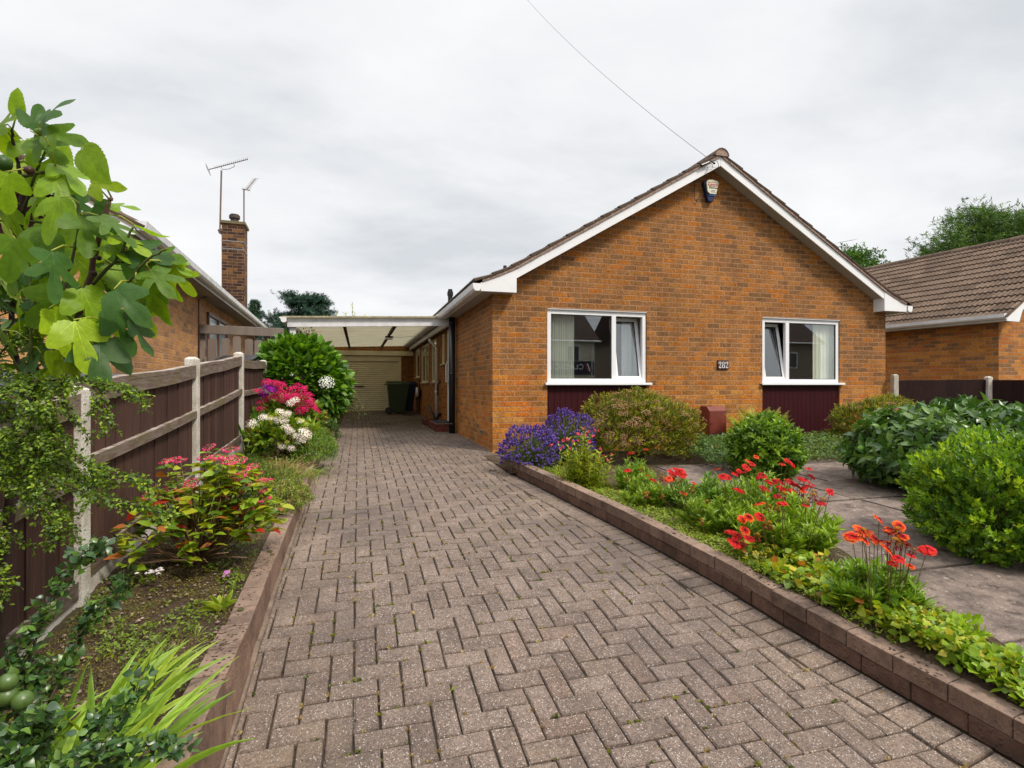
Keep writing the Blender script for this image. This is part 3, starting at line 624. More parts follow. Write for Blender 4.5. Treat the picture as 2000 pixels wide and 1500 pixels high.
# windows of the gable
def frame_rect(g, x0, x1, z0, z1, w_, y0, y1):
    g.box(x0, x1, y0, y1, z0, z0 + w_); g.box(x0, x1, y0, y1, z1 - w_, z1); g.box(x0, x0 + w_, y0, y1, z0 + w_, z1 - w_); g.box(x1 - w_, x1, y0, y1, z0 + w_, z1 - w_)
RUB = plain('black_gasket', (.01, .01, .012), .6, .1, 5, 0)
for k, (x0, x1, mul, opn) in enumerate(((2.765, 4.45, 3.885, 1), (6.695, 8.365, 7.235, 0))):
    y0, y1, z0, z1 = HY + .018, HY + .078, .020, 1.135
    g = Geo(); fw = .062
    frame_rect(g, x0, x1, z0, z1, fw, y0, y1); g.box(mul - .038, mul + .038, y0 + .001, y1 - .001, z0 + fw, z1 - fw)
    W_ = obj('window', g, WHITE, H, bevel=.004)
    g = Geo(); g.box(x0 - .003, x1 + .003, HY - .006, y0 + .02, z1 + .002, z1 + .020); obj('drip_strip', g, plain('grey_trim', (.45, .46, .47), .4, .2, 4, 0), W_)
    g = Geo(); g.box(x0 - .05, x1 + .075, HY - .055, y0 + .03, z0 - .022, z0 - .001); g.box(x0 - .05, x1 + .075, HY - .057, HY - .045, z0 - .036, z0 - .006); obj('sill', g, WHITE, W_, bevel=.003)
    fx0, fx1 = (x0 + fw, mul - .038) if opn else (mul + .038, x1 - fw)
    g = Geo(); frame_rect(g, fx0, fx1, z0 + fw, z1 - fw, .009, y0 + .012, y0 + .03); obj('gasket', g, RUB, W_)
    g = Geo(); g.box(fx0 + .004, fx1 - .004, y0 + .022, y0 + .026, z0 + fw + .004, z1 - fw - .004); obj('pane', g, GLASS, W_)
    # tilted sash, leaning into the room at the top
    sx0, sx1 = (mul + .030, x1 - fw + .012) if opn else (x0 + fw - .012, mul - .030)
    sz0, sz1 = z0 + fw - .012, z1 - fw + .012; hgt = sz1 - sz0; ang = R(10.5); py_ = y0 + .03
    def tilt(g):
        for i, v in enumerate(g.v):
            dy, dz = v[:, 1].copy(), v[:, 2].copy(); v[:, 1] = py_ + dy * math.cos(ang) + dz * math.sin(ang); v[:, 2] = sz0 + dz * math.cos(ang) - dy * math.sin(ang)
        return g
    sw = .055
    g = Geo(); frame_rect(g, sx0, sx1, 0, hgt, sw, -.022, .034); S_ = obj('tilted_sash', tilt(g), WHITE, W_, bevel=.004)
    g = Geo(); frame_rect(g, sx0 + sw, sx1 - sw, sw, hgt - sw, .009, -.012, .008); obj('sash_gasket', tilt(g), RUB, W_)
    g = Geo(); g.box(sx0 + sw + .004, sx1 - sw - .004, -.004, .001, sw + .004, hgt - sw - .004); obj('sash_pane', tilt(g), GLASS, W_)
    g = Geo(); g.box(OP[k][0] + .001, OP[k][1] - .001, HY + .022, HY + .05, OB + .002, z0 - .03); obj('maroon_panel', g, MAROON, H)

def curtain(name, label, x0, x1, y_, z0, z1, mat, n=22, amp=.025, group=None):
    g = Geo(); nx = n * 6; xs = np.linspace(x0, x1, nx); v = []
    for zf in (z0, z1):
        for i, x in enumerate(xs): v.append((x, y_ + amp * math.sin(i / 6 * 2 * math.pi) * (1 + .3 * math.sin(i * .37)), zf))
    a = np.arange(nx - 1); g.add(v, np.stack([a, a + 1, a + 1 + nx, a + nx], 1)); return tag(obj(name, g, mat, smooth=True), label, 'curtain', group)
m = M('net_curtain'); p = m.pbr((.80, .82, .74), .9); t = m.n('ShaderNodeBsdfTranslucent', {'Color': (.6, .62, .55)}); tt = m.n('ShaderNodeBsdfTransparent', {})
m1 = m.n('ShaderNodeMixShader', {0: .3, 1: p.outputs[0], 2: t.outputs[0]}); NET = m.done(m.n('ShaderNodeMixShader', {0: .05, 1: m1.outputs[0], 2: tt.outputs[0]}))
curtain('net_curtain', 'pleated sheer curtain at the left edge of the left gable window', 2.80, 3.24, HY + .13, -.02, 1.14, NET, 12)
curtain('net_curtain', 'white curtain hanging behind the tilted sash of the left gable window', 4.18, 4.55, HY + .33, -.1, 1.2, plain('white_drape', (.82, .84, .84), .9, .15, 3, 0), 4, .03)
curtain('vertical_blind', 'cream drawn blind at the right side of the right gable window', 7.90, 8.45, HY + .13, -.02, 1.14, plain('cream_blind', (.80, .80, .68), .8, .1, 3, 0), 6, .012)
curtain('net_curtain', 'narrow white curtain behind the tilted sash of the right gable window', 6.70, 6.86, HY + .38, -.1, 1.2, plain('white_drape_b', (.6, .62, .6), .9, .15, 3, 0), 2, .02)

# side windows, door
for k, (y0, y1, z0, z1) in enumerate(SIDE[1:]):
    g = Geo(); X0, X1 = HX0 + .0, HX0 + .06; w_ = .05
    g.box(X0, X1, y0 + .002, y1 - .002, z0, z0 + w_); g.box(X0, X1, y0 + .002, y1 - .002, z1 - w_, z1 - .002); g.box(X0, X1, y0 + .002, y0 + w_, z0 + w_, z1 - w_); g.box(X0, X1, y1 - w_, y1 - .002, z0 + w_, z1 - w_)
    if y1 - y0 > 1.2: g.box(X0, X1, (y0 + y1) / 2 - .03, (y0 + y1) / 2 + .03, z0 + w_, z1 - w_)
    W_ = obj('window', g, CREAM, H, bevel=.003)
    g = Geo(); g.box(HX0 + .02, HX0 + .025, y0 + w_, y1 - w_, z0 + w_, z1 - w_); obj('pane', g, GLASS, W_)
    g = Geo(); g.box(HX0 - .06, HX0 + .03, y0 - .03, y1 + .03, z0 - .028, z0 - .002); obj('sill', g, CREAM, W_)
y0, y1, z0, z1 = SIDE[0]
g = Geo(); frame = [(y0 + .002, y0 + .06, z0, z1 - .002), (y1 - .06, y1 - .002, z0, z1 - .002), (y0 + .06, y1 - .06, z1 - .06, z1 - .002)]
for a, b_, c_, d_ in frame: g.box(HX0 - .004, HX0 + .06, a, b_, c_, d_)
for a, b_, c_, d_ in ((y0 + .06, y1 - .06, z0 + .0, z0 + .75), (y0 + .06, y0 + .16, z0 + .75, z1 - .06), (y1 - .16, y1 - .06, z0 + .75, z1 - .06), (y0 + .16, y1 - .16, z1 - .18, z1 - .06)): g.box(HX0 + .006, HX0 + .05, a, b_, c_, d_)
g.box(HX0 - .002, HX0 + .006, y0 + .2, y1 - .2, z0 + .12, z0 + .62)
D_ = obj('door', g, WHITE, H, bevel=.003); g = Geo(); g.box(HX0 + .02, HX0 + .025, y0 + .16, y1 - .16, z0 + .75, z1 - .18); obj('pane', g, GLASS, D_)
g = Geo(); g.tube([(HX0 - .01, y1 - .1, .02), (HX0 - .05, y1 - .1, .06), (HX0 - .05, y1 - .1, .42), (HX0 - .02, y1 - .12, .50)], .014, 8); obj('grab_rail', g, WHITE, D_)
g = Geo(); g.box(HX0 - .02, HX0 - .003, y1 - .13, y1 - .09, -.02, .14); g.box(HX0 - .05, HX0 - .03, y1 - .22, y1 - .09, .05, .07); obj('handle', g, WHITE, D_)
g = Geo(); g.box(HX0 - .05, HX0 + .05, y0 - .02, y1 + .02, z0 - .06, z0); obj('threshold', g, CREAM, D_)
g = Geo(); g.box(HX0 - .008, HX0 - .001, 8.36, 8.53, -.80, -.73)
ab = obj('air_brick', g, plain('buff_terracotta', (.42, .30, .18), .8, .2, 20, .1), H); 
for i in range(3): g = Geo(); g.box(HX0 - .011, HX0 - .0085, 8.375 + .05 * i, 8.40 + .05 * i, -.79, -.74); obj('slot', g, BLACK, ab)
g = Geo(); g.tube([(1.800, 10.62, SO), (1.800, 10.62, -.985)], .064, 16); [g.tube([(1.800, 10.62, z - .02), (1.800, 10.62, z + .02)], .069, 16) for z in (1.22, .2, -.8)]; obj('black_downpipe', g, BLACK, H, True)
g = Geo(); WX = HX0 - .07
g.tube([(HX0 - .24, 13.1, 1.10), (HX0 - .22, 13.1, 1.04), (WX, 13.1, .90), (WX, 13.1, -.86), ], .036, 12); [g.tube([(WX, 13.1, z - .03), (WX, 13.1, z + .03)], .044, 12) for z in (.86, -.2)]; obj('white_downpipe', g, WHITE, H, True)
g = Geo(); g.tube([(WX, 12.86, -.28), (WX, 12.86, .0), (HX0, 12.84, .06)], .02, 8); obj('waste_pipe', g, BLACK, H, True)
g = Geo(); g.tube([(HX0 - .02, 12.75, -.72), (HX0 - .12, 12.7, -.78), (HX0 - .14, 12.7, -.90)], .045, 10); obj('waste_pipe', g, BLACK, H, True)
g = Geo(); g.tube([(HX0 - .2, 13.6, -.55), (HX0 - .1, 13.3, -.78), (HX0 - .08, 13.25, -.9)], .03, 8); obj('waste_pipe', g, BLACK, H, True)

# ------------------------------------------------------------------ step, planter, meter box, number plate
t = thing('door_step', 'red brick door step with a dark mat in front of the white side door', 'step', (1.7, 11.3, -.98))
g = Geo(); g.box(1.52, HX0 - .003, 10.90, 12.10, -1.05, -.815); obj('brick_step', g, BRICK_RED, t, bevel=.006)
tag(obj('door_mat', (lambda g: (g.box(1.56, 1.88, 11.05, 11.95, -.814, -.80), g)[1])(Geo()), plain('dark_mat', (.02, .02, .022), .95, .3, 40, .3)), 'dark rubber mat lying on the brick door step', 'door mat')
g = Geo(); g.box(1.50, 1.72, 12.55, 12.65, -1.0, -.86); g.box(1.50, 1.60, 12.65, 13.15, -1.0, -.86); g.box(1.50, HX0 - .003, 13.15, 13.25, -1.0, -.86); g.box(1.60, 1.90, 12.65, 13.15, -1.0, -.955)
tag(obj('drain_surround', g, BRICK_RED, bevel=.004), 'small red brick kerb round the drain below the white downpipe', 'drain surround')
t = thing('meter_box', 'reddish-brown meter box hung low on the gable wall between the windows', 'meter box', (5.62, HY, -.86))
MB = plain('meter_box_paint', (.17, .032, .022), .45, .35, 9, .08)
g = Geo(); x0, x1 = 5.455, 5.785; yf = 7.44
v = [(x0, HY - .001, -.84), (x1, HY - .001, -.84), (x1, HY - .001, -.365), (x0, HY - .001, -.365), (x0, yf, -.82), (x1, yf, -.82), (x1, yf, -.43), (x0, yf, -.43), (x0, yf + .07, -.365), (x1, yf + .07, -.365)]
g.add(v, [[0, 1, 2, 3], [4, 5, 6, 7], [7, 6, 9, 8], [8, 9, 2, 3], [0, 4, 7, 8, 3], [1, 2, 9, 6, 5], [0, 1, 5, 4]]); obj('box', g, MB, t, bevel=.004)
g = Geo(); g.box(x0 + .012, x1 - .012, yf - .007, yf - .001, -.805, -.440); dd = obj('door', g, MB, t, bevel=.003)
g = Geo(); g.box(x0 + .02, x0 + .035, yf - .012, yf - .0075, -.66, -.63); obj('lock', g, BLACK, dd); g = Geo(); g.box(x0 + .01, x1 + .012, yf - .004, yf + .02, -.842, -.825); obj('bottom_rail', g, WHITE_OLD, t)

t = thing('house_number_plate', 'small dark wooden plate with the white figures 282 on the gable wall', 'number plate', (5.885, HY, .32))
g = Geo(); g.box(5.775, 5.992, HY - .022, HY - .001, .245, .400); obj('plaque', g, plain('plaque_wood', (.045, .012, .008), .45, .4, 20, .2, streak=True), t, bevel=.004)
def stroke(g, pts, wds, ox, oz, s, y0, y1):
    """flat letter stroke with changing width; pts in em units"""
    P_ = np.array(pts, float); tn = unit(np.gradient(P_, axis=0)); nr = np.stack([-tn[:, 1], tn[:, 0]], 1); Wd = np.interp(np.linspace(0, 1, len(P_)), np.linspace(0, 1, len(wds)), wds)[:, None]
    A, B = P_ + nr * Wd / 2, P_ - nr * Wd / 2
    for i in range(len(P_) - 1): prism(g, [(ox + q[0] * s, oz + q[1] * s) for q in (A[i], A[i + 1], B[i + 1], B[i])], y0, y1)
def arc(cx, cz, rx, rz, a0, a1, n=18): return [(cx + rx * math.cos(R(a0 + (a1 - a0) * i / n)), cz + rz * math.sin(R(a0 + (a1 - a0) * i / n))) for i in range(n + 1)]
for i, ch in enumerate('282'):
    g = Geo(); ox, oz, s_ = 5.792 + i * .067, .268, .108; ya, yb_ = HY - .025, HY - .0215
    if ch == '8':
        stroke(g, arc(.25, .74, .17, .22, 90, 450), [.05, .12, .05, .10, .05], ox, oz, s_, ya, yb_); stroke(g, arc(.25, .27, .21, .25, 90, 450), [.05, .14, .06, .14, .05], ox, oz, s_, ya, yb_)
    else:
        stroke(g, arc(.22, .72, .19, .24, 170, -40) + [(.30, .42), (.16, .22), (.03, .05)], [.10, .05, .09, .14, .09, .05], ox, oz, s_, ya, yb_)
        stroke(g, [(.02, .06), (.15, .11), (.30, .03), (.42, .04), (.47, .18)], [.10, .14, .12, .06], ox, oz, s_, ya, yb_); stroke(g, arc(.07, .70, .045, .05, 0, 360, 10), [.06, .06], ox, oz, s_, ya, yb_)
    obj('digit', g, WHITE, t)
# ------------------------------------------------------------------ alarm box, hook, telephone wire
t = thing('alarm_box', 'tapered cream and blue alarm box high under the apex of the gable', 'alarm box', (5.60, HY, 3.0))
ABW = plain('alarm_cream', (.66, .64, .50), .4, .15, 8, 0); ABB = plain('alarm_blue', (.006, .012, .06), .3, .2, 8, 0)
ax, az = 5.60, 3.02
g = Geo(); prism(g, [(ax - .135, az + .30), (ax - .10, az + .345), (ax + .11, az + .345), (ax + .14, az + .31), (ax + .05, az), (ax - .045, az)], HY - .075, HY - .001); obj('back_box', g, ABB, t, bevel=.008)
g = Geo(); prism(g, [(ax - .10, az + .30), (ax - .07, az + .34), (ax + .02, az + .352), (ax + .11, az + .34), (ax + .137, az + .305), (ax + .088, az + .115), (ax - .035, az + .115), (ax - .075, az + .15)], HY - .100, HY - .077); obj('cover', g, ABW, t, bevel=.006)
g = Geo(); prism(g, [(ax - .05, az + .09), (ax - .04, az + .108), (ax + .085, az + .108), (ax + .075, az + .085)], HY - .088, HY - .077); obj('blue_lens', g, plain('alarm_lens', (.01, .07, .30), .15, .1, 8, 0), t)
RED = plain('red_print', (.45, .03, .02), .5, .05, 5, 0); NAVY = plain('dark_print', (.02, .02, .06), .5, .05, 5, 0)
def text(s, size, loc, mat, parent, name='lettering', rot=(90, 0, 0), ext=.0012, sx=1.0):
    cu = bpy.data.curves.new(name, 'FONT'); cu.body = s; cu.size = size; cu.align_x = 'CENTER'; cu.extrude = ext; cu.space_character = sx
    o = bpy.data.objects.new(name, cu); COL.objects.link(o)
    dg = bpy.context.evaluated_depsgraph_get(); me = bpy.data.meshes.new_from_object(o.evaluated_get(dg)); bpy.data.objects.remove(o)
    me.materials.clear(); me.materials.append(mat); q = bpy.data.objects.new(name, me); COL.objects.link(q)
    q.location = loc; q.rotation_euler = tuple(R(r) for r in rot)
    if parent is not None: par(q, parent)
    return q
text('Central', .062, (ax + .025, HY - .1025, az + .255), RED, t); text('Electrical', .045, (ax + .03, HY - .1025, az + .205), NAVY, t)
for w_, z_ in ((.034, .168), (.046, .145)): g = Geo(); g.box(ax + .03 - w_, ax + .03 + w_, HY - .1025, HY - .1005, az + z_, az + z_ + .010); obj('small_print_line', g, plain('grey_print', (.22, .22, .20), .5, .3, 60, 0), t)
g = Geo(); g.tube([(ax + .025 + .105 * math.cos(a_), HY - .102, az + .277 + .036 * math.sin(a_)) for a_ in np.linspace(R(20), R(160), 12)], .003, 5); obj('red_arc', g, RED, t)
g = Geo(); g.tube([(ax + .025 + .105 * math.cos(a_), HY - .102, az + .277 + .036 * math.sin(a_)) for a_ in np.linspace(R(200), R(340), 12)], .003, 5); obj('red_arc', g, RED, t)
g = Geo(); hx = 5.32; g.tube([(hx, HY - .03, 3.36), (hx, HY - .03, 3.06)] + [(hx + .04 - .04 * math.cos(a_), HY - .03, 3.06 - .04 * math.sin(a_)) for a_ in np.linspace(.4, math.pi, 8)] + [(hx + .085, HY - .03, 3.10)], .006, 6)
tag(obj('wall_hook', g, BLACK, smooth=True), 'thin black hook-shaped cable end hanging on the brick left of the alarm box', 'hook')
t = thing('telephone_line', 'black telephone wire slanting up from a clamp near the gable apex', 'telephone wire', (5.52, FY - .05, 3.56))
P0 = np.array([5.46, FY - .05, 3.60]); d_ = np.array(at(1030, 0, 16.)) - P0
g = Geo(); g.tube([P0 + d_ * u - np.array([0, 0, 4 * .18 * u * (1 - u)]) for u in np.linspace(0, 1.6, 24)], .0042, 5); obj('wire', g, BLACK, t)
g = Geo(); g.tube([P0 + (.02, 0, -.01), P0 - d_ * .010], .016, 8); obj('clamp', g, BLACK, t)
g = Geo(); g.tube([(5.28, FY - .05, 3.50), (5.42, FY - .05, 3.565)], .022, 8); obj('junction_tube', g, BLACK, t)
g = Geo(); g.tube([(5.42, FY - .05, 3.57), (5.50, FY - .06, 3.61), (5.58, FY - .05, 3.60), (5.62, FY - .03, 3.56), (5.63, FY - .005, 3.53)], .004, 5); g.tube([(5.40, FY - .05, 3.56), (5.48, FY - .05, 3.54), (5.53, FY - .01, 3.50)], .004, 5); obj('loop_of_wire', g, BLACK, t)

# ------------------------------------------------------------------ carport and garage
CP = thing('carport', 'white timber carport with a cream corrugated roof over the far drive', 'carport', (.3, 15., -.98))
def beam_z(x): return np.interp(x, [-1.3, 1.9], [1.20, 1.31])
YF, YB = 10.96, 19.34
g = Geo(); x0, x1 = -1.30, 1.80
g.add([(x0, YF, 1.085), (x1, YF, 1.20), (x1, YF, 1.375), (x0, YF, 1.275), (x0, YF + .045, 1.085), (x1, YF + .045, 1.20), (x1, YF + .045, 1.375), (x0, YF + .045, 1.275)], np.array([[0, 1, 2, 3], [4, 7, 6, 5], [0, 4, 5, 1], [3, 2, 6, 7], [0, 3, 7, 4], [1, 5, 6, 2]])); obj('front_beam', g, WHITE_OLD, CP, bevel=.003)
m = M('corrugated_sheet'); sx_ = m.n('ShaderNodeSeparateXYZ', {0: m.co()}); fr = m.ma('FRACT', m.ma('MULTIPLY', sx_.outputs[1], 1 / .76)); ln_ = m.ramp(fr, [(0., 0.), (.14, 1.), (.97, 1.), (1., 0.)])
b = m.mix(ln_, (.26, .21, .13), m.mix(.5, (.80, .74, .52), m.ramp(m.noise(2.2, 5, .7), [(.3, (.50, .45, .27)), (.7, (.86, .82, .62))]))); p = m.pbr(b, .6); t_ = m.n('ShaderNodeBsdfTranslucent', {'Color': b}); SHEET = m.done(m.n('ShaderNodeMixShader', {0: .22, 1: p.outputs[0], 2: t_.outputs[0]}))
g = Geo(); n = 260; xs = np.linspace(-1.44, 1.88, 3); ysr = np.linspace(YF - .05, YB + .1, n); v = []
for y in ysr:
    for x in xs: v.append((x, y, beam_z(x) + .065 + .012 * math.sin(y / .076 * 2 * math.pi * .5)))
a = (np.arange(n - 1)[:, None] * 3 + np.arange(2)[None]).ravel(); g.add(v, np.stack([a, a + 1, a + 4, a + 3], 1)); obj('roof_sheet', g, SHEET, CP, True)
g = Geo(); g.box(-1.40, 1.80, YF - .06, YF - .03, 0, .03)
for v_ in g.v: v_[:, 2] += beam_z(v_[:, 0]) + .055
obj('roof_edge_trim', g, plain('mossy_edge', (.42, .37, .24), .9, .8, 14, .4), CP)
WOODD = plain('dark_purlin', (.10, .06, .035), .8, .5, 6, .2)
for x in (-.285, .765): g = Geo(); g.box(x - .03, x + .03, YF + .045, YB, float(beam_z(x)) - .035, float(beam_z(x)) + .03); obj('purlin', g, WOODD, CP)
g = Geo(); g.box(1.74, 1.80, YF + .05, YB, 1.20, 1.31); obj('wall_plate', g, WHITE_OLD, CP)
g = Geo(); g.box(-1.2, 1.88, YB - .05, YB + .02, 1.0, 1.16); obj('rear_beam', g, CREAM, CP)
g = Geo(); g.box(-1.265, -1.155, YF + .048, YF + .148, -.95, 1.10); obj('post', g, WHITE_OLD, CP, bevel=.004)
g = Geo(); g.box(-1.265, -1.155, 15.1, 15.2, -.95, 1.16); obj('post', g, WHITE_OLD, CP, bevel=.004)
g = Geo(); prism(g, [(-1.305, 1.26), (-1.305, 1.19), (-1.33, 1.165), (-1.375, 1.165), (-1.40, 1.19), (-1.415, 1.26), (-1.408, 1.26), (-1.395, 1.195), (-1.373, 1.17), (-1.332, 1.17), (-1.312, 1.195), (-1.312, 1.26)], YF - .08, YB); prism(g, [(-1.305, 1.26), (-1.305, 1.19), (-1.33, 1.165), (-1.375, 1.165), (-1.40, 1.19), (-1.415, 1.26)], YF - .088, YF - .078); obj('gutter', g, WHITE, CP)
t = thing('ceiling_lamp', 'small square lamp fixed to a purlin under the carport roof', 'lamp', (.765, 14.2, 1.1))
g = Geo(); g.box(.66, .87, 14.12, 14.26, 1.205, 1.235); obj('base', g, BLACK, t); g = Geo(); g.box(.675, .855, 14.13, 14.25, 1.15, 1.204); obj('diffuser', g, WHITE, t, bevel=.01)
g = Geo(); g.tube([(.86, 14.2, 1.22), (1.1, 14.2, 1.215), (1.3, 14.2, 1.245), (1.75, 14.2, 1.26)], .006, 5); obj('cable', g, WHITE_OLD, t)

GA = thing('garage', 'brick garage with a cream ribbed roller door at the end of the drive', 'garage', (.2, 19.4, -.97))
g = Geo(); DX0, DX1, DT = -1.22, 1.40, .80
g.quad((DX1 + .07, 19.40, -1.2), (HX0, 19.40, -1.2), (HX0, 19.40, 1.4), (DX1 + .07, 19.40, 1.4)); g.quad((-1.7, 19.40, -1.2), (DX0 - .07, 19.40, -1.2), (DX0 - .07, 19.40, 1.4), (-1.7, 19.40, 1.4)); g.quad((DX0 - .07, 19.40, .98), (DX1 + .07, 19.40, .98), (DX1 + .07, 19.40, 1.4), (DX0 - .07, 19.40, 1.4)); g.quad((-1.7, 19.40, -1.2), (-1.7, 19.4, 1.4), (-1.7, 25, 1.4), (-1.7, 25, -1.2)); g.quad((-1.7, 19.4, 1.4), (HX0, 19.4, 1.4), (HX0, 25, 1.4), (-1.7, 25, 1.4))
obj('wall', g, BRICK, GA)
g = Geo(); g.box(DX0 - .07, DX0, 19.375, 19.46, -1.0, .98); g.box(DX1, DX1 + .07, 19.375, 19.46, -1.0, .98); g.box(DX0, DX1, 19.38, 19.46, DT, .98); dfr = obj('door_frame', g, CREAM, GA, bevel=.003)
g = Geo(); zs = np.linspace(-.95, DT, 25 * 6 + 1); pr = [19.445 - .016 * max(0, math.sin((k % 6) / 6 * math.pi)) for k in range(len(zs))]
for k in range(len(zs) - 1): g.quad((DX0, pr[k], zs[k]), (DX1, pr[k], zs[k]), (DX1, pr[k + 1], zs[k + 1]), (DX0, pr[k + 1], zs[k + 1]), (1, 1, 1))
dr = obj('roller_door', g, CREAM, GA); g = Geo(); g.box(-.11, .19, 19.405, 19.427, -.10, -.06); obj('handle', g, BLACK, dr)
g = Geo(); g.box(DX0, DX1, 19.35, 19.46, -1.0, -.952); obj('door_sill', g, plain('sill_stone', (.28, .22, .14), .9, .3, 5, .1), GA)
g = Geo(); g.box(.02, .60, 15.0, 15.16, -.985, -.972)
for k in range(12): g.box(.03 + .048 * k, .048 + .048 * k, 15.02, 15.14, -.972, -.9695, (.3, .3, .3))
tag(obj('drain_grating', g, plain('dark_iron', (.03, .026, .022), .7, .4, 20, .2)), 'long dark drain grating set in the drive under the carport', 'drain')

def wheelie_bin(label, x, y, c, rz=0, group='wheelie bins by the garage'):
    t = thing('wheelie_bin', label, 'wheelie bin', (x, y, float(gd(y))), group, rz=rz); mt = plain('bin_' + label.split()[0], c, .45, .25, 5, .05)
    g = Geo(); a, b_, c1, d = .21, .26, .27, .34; z0, z1 = .06, .98
    v = [(-a, -b_ + .05, z0), (a, -b_ + .05, z0), (a, b_, z0), (-a, b_, z0), (-c1, -d, z1), (c1, -d, z1), (c1, d, z1), (-c1, d, z1)]
    g.add(v, np.array([[0, 3, 2, 1], [4, 5, 6, 7], [0, 1, 5, 4], [1, 2, 6, 5], [2, 3, 7, 6], [3, 0, 4, 7]])); g.box(-c1 - .015, c1 + .015, -d - .015, d + .01, z1 - .05, z1)
    obj('body', g, mt, t, bevel=.012)
    g = Geo(); v = [(-c1 - .02, -d - .03, z1 + .004), (c1 + .02, -d - .03, z1 + .004), (c1 + .02, d + .06, z1 + .004), (-c1 - .02, d + .06, z1 + .004), (-c1 + .02, -d + .02, z1 + .07), (c1 - .02, -d + .02, z1 + .07), (c1 - .02, d - .0, z1 + .085), (-c1 + .02, d - .0, z1 + .085)]
    g.add(v, np.array([[0, 3, 2, 1], [4, 5, 6, 7], [0, 1, 5, 4], [1, 2, 6, 5], [2, 3, 7, 6], [3, 0, 4, 7]])); obj('lid', g, mt, t, bevel=.012)
    g = Geo(); g.tube([(-.26, d + .08, z1 - .02), (.26, d + .08, z1 - .02)], .016, 8); g.tube([(-.24, d, z1 - .03), (-.24, d + .08, z1 - .02)], .014, 8); g.tube([(.24, d, z1 - .03), (.24, d + .08, z1 - .02)], .014, 8); obj('handle', g, mt, t)
    for s_ in (-1, 1):
        g = Geo(); g.tube([(s_ * .235, b_ + .02, .11), (s_ * .285, b_ + .02, .11)], .11, 20); wh = obj('wheel', g, BLACK, t, bevel=.006); g = Geo(); g.tube([(s_ * .286, b_ + .02, .11), (s_ * .290, b_ + .02, .11)], .055, 16); obj('hub', g, plain('hub_grey', (.03, .03, .03), .4, .1, 5, 0), wh)
    return t
wheelie_bin('green wheelie bin standing in front of the roller door', 1.22, 17.6, (.035, .060, .022), R(90))
wheelie_bin('blue wheelie bin behind the green one beside the house wall', 1.52, 18.3, (.006, .012, .07), R(90))
t = thing('hose_reel', 'white and dark hose reel hung on the wall beside the wheelie bins', 'hose reel', (1.84, 16.9, -.2))
g = Geo(); g.tube([(1.74, 17.0, -.26), (1.80, 17.0, -.26)], .16, 20); obj('drum', g, WHITE, t, True); g = Geo(); g.tube([(1.81, 17.0 , -.26), (1.89, 17.0, -.26)], .12, 16); obj('coiled_hose', g, BLACK, t, True)
g = Geo(); g.tube([(1.80, 16.9, -.38), (1.78, 16.85, -.8), (1.70, 16.8, -.955), (1.5, 16.6, -.96), (1.3, 16.9, -.96)], .012, 6); obj('hose', g, BLACK, t, True)
g = Geo(); g.tube([(1.87, 17.25, -1.0), (1.87, 17.25, .12), (1.90, 17.25, .16)], .02, 6); tag(obj('standpipe', g, BLACK), 'thin dark pipe on the brick wall behind the blue wheelie bin', 'pipe')

# ------------------------------------------------------------------ fences
m = M('fence_board'); c0 = m.col(); gr = m.noise(7, 5, .75, m.scaled(5, 5, .35)); g2 = m.noise(30, 4, .75, m.scaled(3, 3, .12))
sz_ = m.n('ShaderNodeSeparateXYZ', {0: m.co()})
b = m.mix(.8, m.mix(1., c0, m.ramp(gr, [(.3, .55), (.7, 1.4)]), 'MULTIPLY'), m.mix(1., c0, m.ramp(g2, [(.3, .5), (.7, 1.5)]), 'MULTIPLY'))
b = m.mix(m.ramp(g2, [(.66, 0.), (.73, .30)]), b, (.30, .24, .22)); m.pbr(b, .85, g2, .5, .004, spec=.2); BOARD = m.done()
m = M('weathered_rail'); c0 = m.col(); gr = m.noise(6, 6, .8, m.scaled(1, 1, 6)); gq = m.n('ShaderNodeSeparateXYZ', {0: m.n('ShaderNodeNewGeometry').outputs['Normal']}); upf = m.ma('GREATER_THAN', gq.outputs[2], .5)
bl_ = m.ma('MULTIPLY', m.ramp(gr, [(.40, .0), (.62, 1.)]), m.ma('ADD', m.ma('MULTIPLY', upf, .75), .22))
b = m.mix(bl_, m.mix(.7, c0, (.085, .052, .036)), (.50, .44, .40)); b = m.mix(m.ramp(m.noise(3, 4), [(.47, 0.), (.62, .55)]), b, (.12, .105, .03)); m.pbr(b, .9, gr, .6, .008, spec=.2); RAIL = m.done()
